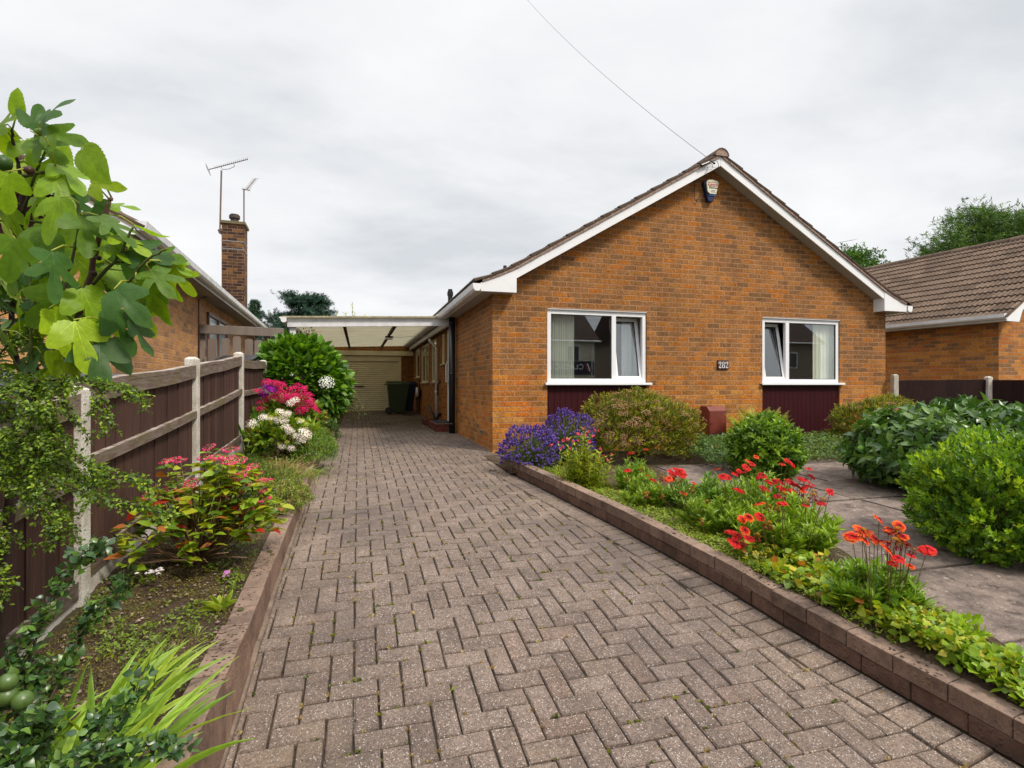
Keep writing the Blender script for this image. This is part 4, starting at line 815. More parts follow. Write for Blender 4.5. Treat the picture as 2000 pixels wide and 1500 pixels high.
def fence(name, label, posts, cols=(.062, .031, .023), tops=None, bases=None, rails=True, face=1, group='garden boundary fences', overh=.10, bw=.125):
    """posts: (x, y, z of ground, z of post top); tops: panel tops (za, zb) per bay"""
    t = thing(name, label, 'fence', (posts[0][0], posts[0][1], posts[0][2]), group)
    for (x, y, zg, zt) in posts:
        g = Geo(); d = np.array(posts[1][:2]) - np.array(posts[0][:2]); d = d / np.linalg.norm(d); nrm = np.array([d[1], -d[0]])
        hw, hd = .043, .05
        q = [np.array([x, y]) + d * a * hw + nrm * b_ * hd for a, b_ in ((-1, -1), (1, -1), (1, 1), (-1, 1))]; qi = [np.array([x, y]) + (k - np.array([x, y])) * .45 for k in q]
        v = [(*k, zg - .25) for k in q] + [(*k, zt - .012) for k in q] + [(*k, zt + .006) for k in qi]
        g.add(v, np.array([[0, 1, 5, 4], [1, 2, 6, 5], [2, 3, 7, 6], [3, 0, 4, 7], [4, 5, 9, 8], [5, 6, 10, 9], [6, 7, 11, 10], [7, 4, 8, 11], [8, 9, 10, 11]])); obj('concrete_post', g, CONC, t, bevel=.006)
    for i in range(len(posts) - 1):
        A, B = np.array(posts[i], float), np.array(posts[i + 1], float); d = (B - A)[:2]; L = np.linalg.norm(d); d /= L; nrm = np.array([d[1], -d[0]]) * face
        ta, tb = tops[i]; ba, bb = bases[i]; g = Geo()
        a0 = .045; nb = int((L - .09) / bw); w_ = (L - .09) / nb
        for k in range(nb):
            s0, s1 = a0 + k * w_, a0 + (k + 1) * w_ + .012; f0, f1 = s0 / L, min(1, s1 / L); off = rng.normal(0, .0015)
            for lay in (0,):
                o0, o1 = -.006 + off, .006 + off
                p0, p1 = A[:2] + d * s0 - nrm * o0, A[:2] + d * min(s1, L - .04) - nrm * (o0 + .004)
                z = [ba + (bb - ba) * f0, ba + (bb - ba) * f1, ta + (tb - ta) * f1 - .012, ta + (tb - ta) * f0 - .012]
                n_ = np.array([nrm[0], nrm[1]]) * .009; c = np.array(cols) * rng.uniform(.75, 1.3)
                v = [(*p0, z[0]), (*p1, z[1]), (*p1, z[2]), (*p0, z[3])] + [(*(p0 + n_), z[0]), (*(p1 + n_), z[1]), (*(p1 + n_), z[2]), (*(p0 + n_), z[3])]
                g.add(v, np.array([[0, 1, 2, 3], [7, 6, 5, 4], [0, 4, 5, 1], [1, 5, 6, 2], [2, 6, 7, 3], [3, 7, 4, 0]]), c)
        pn = obj('panel', g, BOARD, t)
        pa, pb = A[:2] + d * .04, B[:2] - d * .04
        if rails:
            z3 = lambda f, dz: (ta + (tb - ta) * f + dz)
            for nm, dz, hh, ww, oo in (('capping', -.004, .030, .065, .010), ('top_rail', -.060, .075, .034, .026), ('middle_rail', -.40, .062, .040, .028)):
                g = Geo(); q0, q1 = pa + nrm * oo, pb + nrm * oo; seg = 10; c0_ = [None] * (seg + 1)
                for k in range(seg):
                    f0, f1 = k / seg, (k + 1) / seg; sag = lambda f: -.004 * math.sin(f * 9 + i) if nm != 'middle_rail' else -.006 * math.sin(f * math.pi)
                    g.bar((*(q0 + (q1 - q0) * f0), z3(f0, dz) + sag(f0)), (*(q0 + (q1 - q0) * f1), z3(f1, dz) + sag(f1)), ww, hh, col=(.20, .15, .12))
                obj(nm, g, RAIL, pn)
        if overh:
            g = Geo(); g.bar((*pa, ba - .13), (*pb, bb - .13), .045, .30); obj('gravel_board', g, CONC, t)
            g = Geo(); g.bar((*(pa + nrm * .018), ba + .045), (*(pb + nrm * .018), bb + .045), .030, .09, col=(.05, .03, .02)); obj('bottom_rail', g, RAIL, pn)
    return t
FP = [(-1.36, -.75), (-1.36, 1.22), (-1.355, 3.16), (-1.36, 5.13), (-1.37, 7.03), (-1.38, 8.78), (-1.40, 10.7), (-1.42, 12.6), (-1.44, 14.5), (-1.46, 16.4), (-1.48, 18.3)]
zg = [-1.45, -1.35, -1.145, -.95, -.86, -.80, -.80, -.80, -.8, -.8, -.8]; zt = [-.30, -.20, -.015, .225, .375, .355, .38, .38, .38, .38, .38]
fence('fence', 'weathered brown boarded fence with concrete posts along the left flower bed', [(x, y, a, b_) for (x, y), a, b_ in zip(FP, zg, zt)],
      tops=[(-.34, -.26), (-.25, -.06), (.0, .145), (.155, .315), (.285, .325)] + [(.33, .34)] * 5, bases=[(-1.32, -1.22), (-1.16, -1.06), (-.99, -.84), (-.80, -.70), (-.70, -.66)] + [(-.66, -.66)] * 5, face=1)
fence('fence', 'dark brown boarded fence with pale concrete posts to the right of the gable wall', [(9.52, 7.55, -1.1, .175), (11.15, 7.05, -1.1, .135), (11.45, 5.1, -1.15, .10), (11.7, 3.2, -1.2, .10)],
      cols=(.020, .008, .007), tops=[(.075, .095), (.085, .075), (.05, .05)], bases=[(-1.0, -1.0)] * 3, rails=False, face=-1, overh=0, bw=.135)

# the timber screen between the neighbouring house and the fence
GREYW = plain('grey_timber', (.21, .17, .145), .85, .7, 3, .5, streak=True)
t = thing('timber_screen', 'grey weathered timber screen with a heavy top beam beside the neighbour wall', 'screen', (-2.1, 10.8, -.8))
g = Geo(); g.bar((-2.82, 10.74, .985), (-1.33, 10.70, .95), .07, .16); obj('top_beam', g, GREYW, t, bevel=.006)
for x in (-2.70, -1.62): g = Geo(); g.box(x - .05, x + .05, 10.78, 10.88, -.9, .92); obj('post', g, GREYW, t, bevel=.005)
for k, x in enumerate((-2.52, -2.30, -2.12, -1.92, -1.76, -1.50)): g = Geo(); hh = .84 + rng.uniform(-.04, .03); prism(g, [(x - .065, -.85), (x - .065, hh - .03), (x - .04, hh), (x + .04, hh), (x + .065, hh - .03), (x + .065, -.85)], 10.70, 10.722); obj('board', g, GREYW, t)
for z in (.45, -.3): g = Geo(); g.box(-2.66, -1.4, 10.725, 10.77, z - .04, z + .04); obj('rail', g, GREYW, t)
g = Geo(); g.add([(-2.05, 8.6, .33), (-1.48, 8.5, .36), (-1.48, 9.3, .47), (-2.05, 9.35, .45), (-2.03, 8.65, .27), (-1.50, 8.55, .30), (-1.50, 9.25, .40), (-2.03, 9.3, .38), ], np.array([[0, 1, 2, 3], [4, 7, 6, 5], [0, 4, 5, 1], [1, 5, 6, 2], [2, 6, 7, 3], [3, 7, 4, 0]])); g.box(-2.0, -1.52, 8.68, 9.22, -.8, .30)
tag(obj('water_butt', g, BLACK, bevel=.02), 'black bin with a sloping lid just behind the left fence', 'bin')
g = Geo(); v = [(-2.28, 3.9, -.02), (-1.55, 3.9, -.02), (-1.55, 4.6, -.02), (-2.28, 4.6, -.02), (-2.2, 3.98, .075), (-1.63, 3.98, .075), (-1.63, 4.52, .075), (-2.2, 4.52, .075)]
g.add(v, np.array([[0, 3, 2, 1], [4, 5, 6, 7], [0, 1, 5, 4], [1, 2, 6, 5], [2, 3, 7, 6], [3, 0, 4, 7]])); g.box(-2.2, -1.62, 3.98, 4.52, -1.0, -.02); tag(obj('storage_bin', g, plain('dark_grey_plastic', (.05, .045, .055), .5, .2, 5, .05), bevel=.02), 'low dark grey bin whose lid just shows over the fence behind the fig tree', 'bin')

# ------------------------------------------------------------------ houses left and right (built in their own axes)
def side_house(name, label, O, vd, ud, eave, brickm, gut=-.30, halfw=3.75, L=14, base=-1.3, front_over=.25, tilecol=(.10, .07, .05), clad=None, hip=0):
    """u to the house interior from the side wall, v backwards; local +x=u, +y=v"""
    rz = math.atan2(-vd[0], vd[1]); flip = 1 if ud[0] > 0 else -1
    t = thing(name, label, 'house', (O[0], O[1], base), None, rz=rz)
    Z = lambda z: z - base; sl = .584; W2 = 2 * halfw
    rise = lambda u: Z(eave) + sl * (min(u, W2 - u) - gut)
    g = Geo(); X = lambda u: u * flip
    so = Z(eave) - .06
    g.quad((X(0), 0, 0), (X(0), L, 0), (X(0), L, so), (X(0), 0, so)); g.quad((X(W2), 0, 0), (X(W2), L, 0), (X(W2), L, so), (X(W2), 0, so))
    zc = Z(clad) if clad else None
    g.add([(X(0), 0, 0), (X(W2), 0, 0), (X(W2), 0, so), (X(0), 0, so)], [[0, 1, 2, 3]])
    if not clad: g.add([(X(0), 0, so), (X(W2), 0, so), (X(W2), 0, rise(W2) - .06), (X(halfw), 0, rise(halfw) - .06), (X(0), 0, rise(0) - .06)], [[0, 1, 2, 3, 4]])
    obj('wall', g, brickm, t)
    if clad: g = Geo(); g.add([(X(.0), -.02, zc), (X(W2), -.02, zc), (X(W2), -.02, rise(W2) - .06), (X(halfw), -.02, rise(halfw) - .06), (X(0), -.02, rise(0) - .06)], [[0, 1, 2, 3, 4]]); obj('gable_boarding', g, MAROON, t)
    g = Geo(); g.quad((X(gut), -front_over, so), (X(0), -front_over, so), (X(0), L, so), (X(gut), L, so)); g.quad((X(gut), -front_over, rise(gut) - .06), (X(halfw), -front_over, rise(halfw) - .06), (X(halfw), 0, rise(halfw) - .06), (X(gut), 0, rise(gut) - .06)); obj('soffit', g, plain('soffit_' + name, (.34, .30, .26), .7, .3, 4, .05), t)
    g = Geo(); xs_ = sorted((X(gut), X(gut + .02))); g.box(xs_[0], xs_[1], -front_over, L, so, so + .15); obj('fascia', g, WHITE_OLD, t)
    g = Geo(); pr = [(0, .10), (0, .03), (-.022, 0), (-.075, 0), (-.10, .03), (-.11, .10), (-.104, .10), (-.094, .034), (-.073, .006), (-.024, .006), (-.006, .034), (-.006, .10)]
    prism(g, [(X(gut - .001 + a), so + .045 + b_) for a, b_ in pr], -front_over - .02, L); prism(g, [(X(gut - .001 + a), so + .045 + b_) for a, b_ in pr[:6]], -front_over - .026, -front_over - .016); gt = obj('gutter', g, WHITE_OLD, t)
    for v in np.arange(.6, L, 1.3): g = Geo(); prism(g, [(X(gut + a), so + .043 + b_) for a, b_ in [(.0, .104), (.0, .026), (-.022, -.003), (-.078, -.003), (-.104, .028), (-.115, .104)]], v, v + .03); obj('gutter_clip', g, WHITE_OLD, gt)
    for s_ in (0, 1):
        mu = (lambda u: u) if not s_ else (lambda u: W2 - u)
        g = Geo(); prism(g, [(X(mu(gut)), so), (X(mu(gut)), rise(gut) + .005), (X(mu(halfw)), rise(halfw) + .005), (X(mu(halfw)), rise(halfw) - .14), (X(mu(.28)), rise(.28) - .14), (X(mu(.16)), so)], -front_over - .02, -front_over); obj('bargeboard', g, WHITE, t)
        g = Geo(); prism(g, [(X(mu(gut)), rise(gut) + .006), (X(mu(gut)), rise(gut) + .055), (X(mu(halfw)), rise(halfw) + .055), (X(mu(halfw)), rise(halfw) + .006)], -front_over - .03, -front_over + .05); obj('verge_mortar', g, VERGE, t)
        us = np.arange(gut - .07, halfw, .290); path = [(float(mu(u)), float(Z(eave) + sl * (u - gut) + .035)) for u in us] + [(mu(halfw), float(Z(eave) + sl * (halfw - gut) + .04))]
        if abs(path[-1][0] - path[-2][0]) < .05: path.pop(-2)
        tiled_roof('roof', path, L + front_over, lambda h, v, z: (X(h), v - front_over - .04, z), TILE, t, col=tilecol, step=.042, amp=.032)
    g = Geo()
    for i in range(int(L / .45)):
        v = []
        for yq in (-front_over - .04 + i * .45, -front_over - .04 + i * .45 + .44):
            for k in range(9): th = math.pi * k / 8; v.append((X(halfw) + .13 * math.cos(th), yq, rise(halfw) + .02 + .12 * math.sin(th) + rng.normal(0, .002)))
        g.add(v, np.array([[k, k + 1, 10 + k, 9 + k] for k in range(8)]), np.array(tilecol) * rng.uniform(.7, 1.1))
    obj('ridge_tile_row', g, TILE, t)
    return t, X, Z
tL, X, Z = side_house('neighbour_bungalow', 'pink-brown brick bungalow on the left with maroon gable boarding and a tall chimney', (-2.55, 6.70), (-.0444, .999), (-1, 0), 1.62, BRICK_L, L=11.2, clad=1.48, halfw=3.9)
BRW = plain('brown_window_timber', (.16, .075, .04), .5, .3, 5, .1)
g = Geo(); y0, y1, z0, z1 = 4.6, 6.5, Z(.35), Z(1.36)
for a, b_, c_, d_ in ((y0, y1, z0, z0 + .06), (y0, y1, z1 - .06, z1), (y0, y0 + .06, z0, z1), (y1 - .06, y1, z0, z1), (5.52, 5.60, z0, z1)): g.box(-.01, .045, a, b_, c_, d_)
W_ = obj('window', g, BRW, tL); g = Geo(); g.box(.005, .012, y0 + .05, y1 - .05, z0 + .05, z1 - .05); obj('pane', g, plain('dull_glass', (.35, .40, .44), .08, .1, 3, 0, spec=1.), W_)
g = Geo(); g.tube([(.02, 3.9, Z(-1.2)), (.02, 3.9, Z(1.5)), (.12, 3.95, Z(1.55)), (.25, 4.2, Z(1.58))], .012, 6); obj('wall_cable', g, BLACK, tL)
g = Geo(); g.box(-.50, .03, 8.9, 9.5, Z(1.6), Z(4.22)); ch = obj('chimney', g, BRICK_CH, tL)
g = Geo(); g.box(-.54, .07, 8.86, 9.54, Z(4.221), Z(4.29)); obj('chimney_cap', g, plain('mossy_cap', (.16, .13, .07), .9, .6, 10, .3), ch)
g = Geo(); g.tube([(-.24, 9.2, Z(4.29)), (-.24, 9.2, Z(4.44))], .10, 16); g.tube([(-.24, 9.2, Z(4.44)), (-.24, 9.2, Z(4.52))], .135, 16); g.tube([(-.24, 9.2, Z(4.52)), (-.24, 9.2, Z(4.55))], .11, 16); obj('chimney_pot', g, plain('dark_pot', (.05, .035, .03), .7, .3, 8, .1), ch)
for z in (3.55, 3.75): g = Geo(); g.box(-.506, .036, 8.894, 9.506, Z(z), Z(z) + .02); obj('strap', g, plain('galvanised_strap', (.30, .30, .31), .4, .2, 8, 0, metal=.6), ch)
tR, X, Z = side_house('neighbour_bungalow', 'orange brick bungalow on the right with a wide brown tiled roof', (12.78, 7.89), (-.1065, .994), (1, 0), 1.33, BRICK_R, gut=-.28, halfw=3.72, L=13, tilecol=(.135, .092, .066))

# ------------------------------------------------------------------ aerials
STEEL = plain('aerial_metal', (.16, .11, .085), .5, .3, 8, 0, metal=.3)
t = thing('tv_aerial', 'large yagi television aerial on a tall mast clamped to the left side of the chimney', 'aerial', at(430, 455, 14.6), 'television aerials on the chimney')
g = Geo(); p0, p1 = at(429.5, 456, 14.55), at(432.5, 333, 14.55); g.tube([p0, p1], .022, 8); obj('mast', g, STEEL, t)
q0, q1 = at(408, 331, 14.5), at(484, 311, 14.9); g = Geo(); g.tube([q0, q1], .012, 6); bm_ = obj('boom', g, STEEL, t)
d = unit(q1 - q0); cr = unit(np.cross(d, (0, 0, 1))); up_ = np.cross(cr, d)
for k in range(17): g = Geo(); c = q0 + (q1 - q0) * (.16 + .84 * k / 16); w_ = .11; g.tube([c - cr * w_ + up_ * .012, c + cr * w_ + up_ * .012], .004, 4); obj('element', g, STEEL, bm_)
g = Geo()
for s_ in (-1, 1):
    for h in (-.10, -.04, .04, .10): g.tube([q0 - d * .02 + cr * .20 * -1 + up_ * (h + .0), q0 - d * .02 + cr * .20 + up_ * h], .004, 4)
    g.tube([q0 - d * .02 + cr * .18 * s_ + up_ * -.11, q0 - d * .02 + cr * .18 * s_ + up_ * .11], .004, 4)
obj('reflector_grid', g, STEEL, t)
g = Geo(); b0, b1 = q0 + (q1 - q0) * .30, q0 + (q1 - q0) * .62; g.tube([b0, b0 - up_ * .09, (b0 + b1) / 2 - up_ * .12, b1 - up_ * .09, b1], .009, 6); obj('cradle', g, STEEL, t)
g = Geo(); g.bar(at(427, 452, 14.5), at(438, 449, 14.5), .05, .09); g.bar(at(427, 449, 14.45), at(433, 457, 14.45), .05, .05); obj('chimney_clamp', g, STEEL, t)
t = thing('tv_aerial', 'smaller aerial pointing up on a short mast behind the chimney top', 'aerial', at(476, 432, 14.9), 'television aerials on the chimney')
g = Geo(); g.tube([at(476.5, 470, 14.9), at(476.5, 371, 14.9)], .018, 8); obj('mast', g, STEEL, t)
g = Geo(); q0, q1 = at(481, 371, 14.8), at(499, 349, 15.2); g.tube([q0, q1], .013, 6); bm_ = obj('boom', g, STEEL, t); d = unit(q1 - q0); cr = unit(np.cross(d, (0, 0, 1)))
for k in range(10): g = Geo(); c = q0 + (q1 - q0) * k / 9; g.tube([c - cr * .10, c + cr * .10], .004, 4); obj('element', g, STEEL, bm_)
g = Geo(); g.tube([at(473, 369, 14.9), at(488, 372, 14.9)], .012, 6); ar = obj('cross_arm', g, STEEL, t)
for x in (472.5, 476, 484.5, 489): g = Geo(); g.tube([at(x, 358 + (x > 480) * 6, 14.9), at(x, 374 + (x > 480) * 9, 14.9)], .004, 4); obj('element', g, WHITE_OLD, ar)
t = thing('tv_aerial', 'faint far-off aerial just above the small round tree right of the gable', 'aerial', at(1650, 490, 27))
g = Geo(); q0, q1 = at(1637, 474, 27), at(1669, 468, 27.5); g.tube([q0, q1], .012, 5); bm_ = obj('boom', g, WHITE_OLD, t); d = unit(q1 - q0); cr = unit(np.cross(d, (0, 0, 1)))
for k in range(9): g = Geo(); c = q0 + (q1 - q0) * k / 8; g.tube([c - cr * .18, c + cr * .18], .007, 4); obj('element', g, WHITE_OLD, bm_)
g = Geo(); g.tube([at(1646, 473, 27), at(1646, 560, 27)], .02, 6); obj('mast', g, WHITE_OLD, t)

# ------------------------------------------------------------------ across the road (seen mirrored in the window panes)
RND = plain('cream_render', (.62, .57, .44), .85, .25, 1.5, .05)
ROOFD = brick_mat('plain_roof_tile', [(.055, .032, .026), (.07, .04, .03), (.045, .028, .024), (.085, .048, .035)], (.02, .014, .012), bl=.30, ch=.22, seed=23)
def far_house(name, label, x0, x1, yf, wins, zb=-1.82, ze=3.7, wall=None, sign=None, depth=8.):
    t = thing(name, label, 'house', ((x0 + x1) / 2, yf, zb))
    g = Geo(); g.box(x0, x1, yf - depth, yf, zb, ze); obj('wall', g, wall or RND, t)
    g = Geo(); ym = yf - depth / 2; zr = ze + depth * .42; o = .4
    g.add([(x0 - o, yf + o, ze - .1), (x1 + o, yf + o, ze - .1), (x1 + o, ym, zr), (x0 - o, ym, zr), (x0 - o, yf - depth - o, ze - .1), (x1 + o, yf - depth - o, ze - .1)], [[0, 1, 2, 3], [3, 2, 5, 4], [0, 3, 4], [1, 5, 2]]); obj('roof', g, ROOFD, t)
    g = Geo(); g.tube([(x0 - o, yf + o + .05, ze - .06), (x1 + o, yf + o + .05, ze - .06)], .07, 8); obj('gutter', g, WHITE_OLD, t); g = Geo(); g.tube([(x1 - .3, yf + .08, zb), (x1 - .3, yf + .08, ze)], .06, 8); obj('downpipe', g, WHITE_OLD, t)
    for (a, b_, c_, d_) in wins:
        g = Geo(); w_ = .08
        g.box(a, b_, yf - .05, yf + .05, c_, c_ + w_); g.box(a, b_, yf - .05, yf + .05, d_ - w_, d_); g.box(a, a + w_, yf - .05, yf + .05, c_ + w_, d_ - w_); g.box(b_ - w_, b_, yf - .05, yf + .05, c_ + w_, d_ - w_); g.box((a + b_) / 2 - .05, (a + b_) / 2 + .05, yf - .05, yf + .05, c_ + w_, d_ - w_)
        W_ = obj('window', g, WHITE, t); g = Geo(); g.quad((a + .04, yf + .02, c_ + .04), (b_ - .04, yf + .02, c_ + .04), (b_ - .04, yf + .02, d_ - .04), (a + .04, yf + .02, d_ - .04)); obj('pane', g, plain('dark_glass', (.03, .025, .025), .1, .1, 3, 0), W_)
    return t
t = far_house('shop_house', 'cream rendered shop with a dark sign and brown roof across the road', 8.5, 19.6, -27., [(17.0, 18.2, 1.9, 3.3), (13.5, 14.7, 1.9, 3.3), (10, 11.2, 1.9, 3.3)])
SG = plain('sign_board', (.012, .014, .03), .4, .1, 3, 0)
g = Geo(); g.box(13.0, 19.5, -26.99, -26.88, .80, 1.95); sgn_ = obj('shop_sign', g, SG, t)
text('CLASSIC FA', .66, (16.7, -26.86, 1.25), WHITE, sgn_, rot=(90, 0, 180), ext=.01, sx=1.08)
for k, mt in enumerate((RED, WHITE, NAVY)): g = Geo(); prism(g, [(18.65 + k * .16, 1.75), (18.77 + k * .16, 1.75), (19.02 + k * .16, 1.1), (18.90 + k * .16, 1.1)], -26.88, -26.86); obj('stripe', g, mt, sgn_)
far_house('opposite_house', 'brown house with scaffolding across the road right of the shop', 24., 46, -29., [(29, 31, 1.6, 3.2), (29, 31, -1, .8), (34, 36, 1.6, 3.2), (41, 43, 1.6, 3.2)], wall=plain('brown_render', (.22, .17, .13), .9, .2, 2, .05), ze=4.2)
far_house('opposite_house', 'plain cream house across the road left of the shop', -9., 5, -28., [(-6, -4, 1.6, 3.0), (0, 2, 1.6, 3.0)])
far_house('opposite_house', 'plain cream house across the road far left of the shop', -26., -12, -28., [(-22, -20, 1.6, 3.0), (-17, -15, 1.6, 3.0)])
# ------------------------------------------------------------------ leaves and how they are spread
def leaf_t(wd=.5, fold=.12, curl=.15, n=3, tip=.0, pet=0):
    """a leaf along +y, one unit long, folded on its midrib and curled down"""
    g = Geo(); ts = np.linspace(0, 1, n + 1); v = []
    for t in ts:
        w_ = wd / 2 * math.sin(math.pi * min(1, (t + .02) ** (.8 + tip))) if 0 < t < 1 else .006
        z = -curl * t * t; v += [(-w_, t, z + fold * w_ * 2), (0, t, z), (w_, t, z + fold * w_ * 2)]
    f = []
    for i in range(n): a = 3 * i; f += [[a, a + 1, a + 4, a + 3], [a + 1, a + 2, a + 5, a + 4]]
    g.add(v, np.array(f)); return g.template()
def frames(axis, nrm=None, spin=0.):
    a = unit(axis); n = len(a)
    if nrm is None: nrm = rng.normal(0, 1, (n, 3))
    s_ = np.cross(a, nrm); bad = np.linalg.norm(s_, axis=1) < 1e-4; s_[bad] = (1, 0, 0); s_ = unit(s_); nn = np.cross(s_, a)
    return np.stack([s_, a, nn], -1)
def pick(cols, n, var=.15, p=None):
    c = np.array(cols)[rng.choice(len(cols), n, p=p)]; return np.clip(c * rng.uniform(1 - var, 1 + var, (n, 1)), 0, 1)
def sprig(T, n, L, spread=.8, size=.3, up=.3, seed=0, stem=True, stemc=(.12, .09, .03)):
    """a twig of n leaves along +y, whole thing about L long"""
    r = np.random.default_rng(seed); g = Geo(); P, A = [], []
    for i in range(n):
        t = .12 + .88 * i / max(1, n - 1); th = i * 2.4 + r.uniform(-.4, .4); o = spread * (1 - .35 * t)
        A.append((math.cos(th) * o, up + .5 * t, math.sin(th) * o)); P.append((0, t * L * .8, 0))
    A = np.array(A); nr = np.tile((0, 1., 0), (n, 1)) + r.normal(0, .25, (n, 3))
    s_ = unit(np.cross(A, nr)); a = unit(A); M_ = np.stack([s_, a, np.cross(s_, a)], -1) * (size * r.uniform(.75, 1.15, n))[:, None, None]
    g.inst(T, M_, np.array(P), np.ones((n, 3)) * r.uniform(.8, 1.2, (n, 1)))
    if stem: g.bar((0, 0, 0), (0, L * .8, 0), .012 * L * 3, .012 * L * 3, (0, 0, 1), stemc)
    return g.template()
def blob_pts(c, r, n, lump=.16, k=2.2, lo=.80, zmin=None, seed=1, hemi=-.35):
    """points near the lumpy skin of a bush, with outward directions"""
    c = np.array(c); r = np.array(r); d = unit(rng.normal(0, 1, (int(n * 1.9), 3))); d = d[d[:, 2] > hemi][:n]
    ph = np.random.default_rng(seed).uniform(0, 6.28, 9)
    f = 1 + lump * (np.sin(d[:, 0] * k * 2 + ph[0]) * np.cos(d[:, 1] * k * 2.3 + ph[1]) + .6 * np.sin(d[:, 2] * k * 3 + ph[2] + d[:, 0] * 3) + .45 * np.sin(d[:, 0] * k * 5 + ph[3]) * np.sin(d[:, 1] * k * 5 + ph[4]) * np.sin(d[:, 2] * k * 5 + ph[5]))
    u = 1 - (1 - lo) * rng.random(len(d)) ** 1.5
    return c + d * r * (f * u)[:, None], unit(d / r), u
def bush(name, label, cat, base, c, r, T, n, size, cols, mat=LEAF, p=None, group=None, up=.5, lump=.16, k=2.2, lo=.72, seed=1, rand=.6, stems=8, stemc=(.10, .06, .03), stemr=.010, hemi=-.35, nrm_up=.3, var=.18, ground=None, part='foliage', zsq=None):
    t = thing(name, label, cat, base, group)
    P, D, u = blob_pts(c, r, n, lump, k, lo, seed=seed, hemi=hemi)
    if ground is not None: ok = P[:, 2] > ground + .02; P, D, u = P[ok], D[ok], u[ok]
    m_ = len(P); ax_ = D * (1 - .4 * up) + np.array([0, 0, up]) + rng.normal(0, rand * .5, (m_, 3))
    g = Geo(); g.inst(T, frames(ax_, D * .6 + np.array([0, 0, nrm_up]) + rng.normal(0, .45, (m_, 3))) * (size * rng.uniform(.7, 1.25, m_))[:, None, None], P - unit(ax_) * size * .3, pick(cols, m_, var, p))
    obj(part, g, mat, t, True)
    if stems:
        g = Geo()
        for i in range(stems):
            q = P[rng.integers(m_)]; q = np.array(c) + (q - np.array(c)) * rng.uniform(.5, .9); b0 = np.array(base) + np.array([*(rng.normal(0, .05, 2)), 0.]); mid = (b0 + q) / 2 + np.array([*(rng.normal(0, .05, 2)), .05])
            g.tube([b0, mid, q], [stemr * 1.2, stemr, stemr * .5], 5, stemc)
        obj('stems', g, BARK, t, True)
    return t, P, D
def heads(t, name, tmpls, P, Mx, C=None, mat=PETAL, limit=100, smooth=False):
    """countable flower heads: each its own part, past 100 the rest is one part"""
    P = np.array(P); d = P[:, 0] * SN + P[:, 1] * CS; o = np.argsort(d); ms = [None] * len(tmpls)
    C = np.ones((len(P), 3)) if C is None else C; meshes = {}
    for i in o[:limit]:
        k = int(i) % len(tmpls); key = (k, tuple(np.round(C[i], 2)))
        if key not in meshes:
            g = Geo(); T = tmpls[k]; g.inst(T, np.eye(3)[None], np.zeros((1, 3)), np.array([key[1]])); meshes[key] = g.mesh(name, mat, smooth)
        q = bpy.data.objects.new(name, meshes[key]); COL.objects.link(q); R3 = Matrix([list(r) for r in Mx[i]]).to_4x4(); R3.translation = Vector(P[i])
        q.matrix_world = R3; q.parent = t; q.matrix_parent_inverse = PW[t.name].inverted()
    if len(P) > limit:
        r_ = o[limit:]; g = Geo()
        for k in range(len(tmpls)):
            s_ = r_[r_ % len(tmpls) == k]
            if len(s_): g.inst(tmpls[k], np.array(Mx)[s_], P[s_], C[s_])
        obj(name + 's', g, mat, t, smooth, kind='stuff')

PETAL4 = Geo()
for k in range(4):
    th = k * math.pi / 2; c, s_ = math.cos(th), math.sin(th); rot = lambda x, y, z: (x * c - y * s_, x * s_ + y * c, z)
    PETAL4.add([rot(0, 0, 0), rot(.30, .22, .08), rot(0, .55, .05), rot(-.30, .22, .08)], [[0, 1, 2, 3]])
PETAL4 = PETAL4.template()
def mophead(n=60, dome=.55, cols=((.75, .02, .16),), size=.26, seed=0, lace=False, inner=((.6, .45, .12),)):
    r = np.random.default_rng(seed); g = Geo(); P, N_, C, S_ = [], [], [], []
    for i in range(n):
        f = (i + .5) / n; th = i * 2.39996; rad = math.sqrt(f); z = dome * math.sqrt(max(0, 1 - rad * rad * .96)) if not lace else .10 * (1 - rad)
        P.append((rad * .95 * math.cos(th), rad * .95 * math.sin(th), z)); N_.append((rad * math.cos(th) * (1.2 if not lace else .2), rad * math.sin(th) * (1.2 if not lace else .2), .35 + z * 1.4))
        isin = lace and rad < .68; cc = (inner if isin else cols); C.append(cc[r.integers(len(cc))]); S_.append(size * (.42 if isin else 1) * r.uniform(.8, 1.15))
    P = np.array(P) + r.normal(0, .03, (n, 3)); N_ = unit(np.array(N_) + r.normal(0, .15, (n, 3)))
    s_ = unit(np.cross(N_, r.normal(0, 1, (n, 3)))); M_ = np.stack([s_, np.cross(N_, s_), N_], -1) * np.array(S_)[:, None, None]
    g.inst(PETAL4, M_, P, np.array(C) * r.uniform(.8, 1.15, (n, 1)))
    return g.template()
def upM(n, s, tilt=.35, lean=None):
    """upright frames of size s, a little tilted"""
    z = unit(np.array([0, 0, 1.]) + rng.normal(0, tilt, (n, 3)) * [1, 1, .2] + (lean if lean is not None else 0)); x = unit(np.cross(z, rng.normal(0, 1, (n, 3))))
    return np.stack([x, np.cross(z, x), z], -1) * (np.broadcast_to(s, n))[:, None, None]

OV = leaf_t(.55, .12, .18); OVN = leaf_t(.34, .12, .2); SM = leaf_t(.5, .15, .1, 2); LANCE = leaf_t(.22, .1, .25); ROUND = leaf_t(.8, .08, .12)
LG = ((.10, .19, .012), (.14, .25, .018), (.07, .145, .012), (.19, .30, .02))

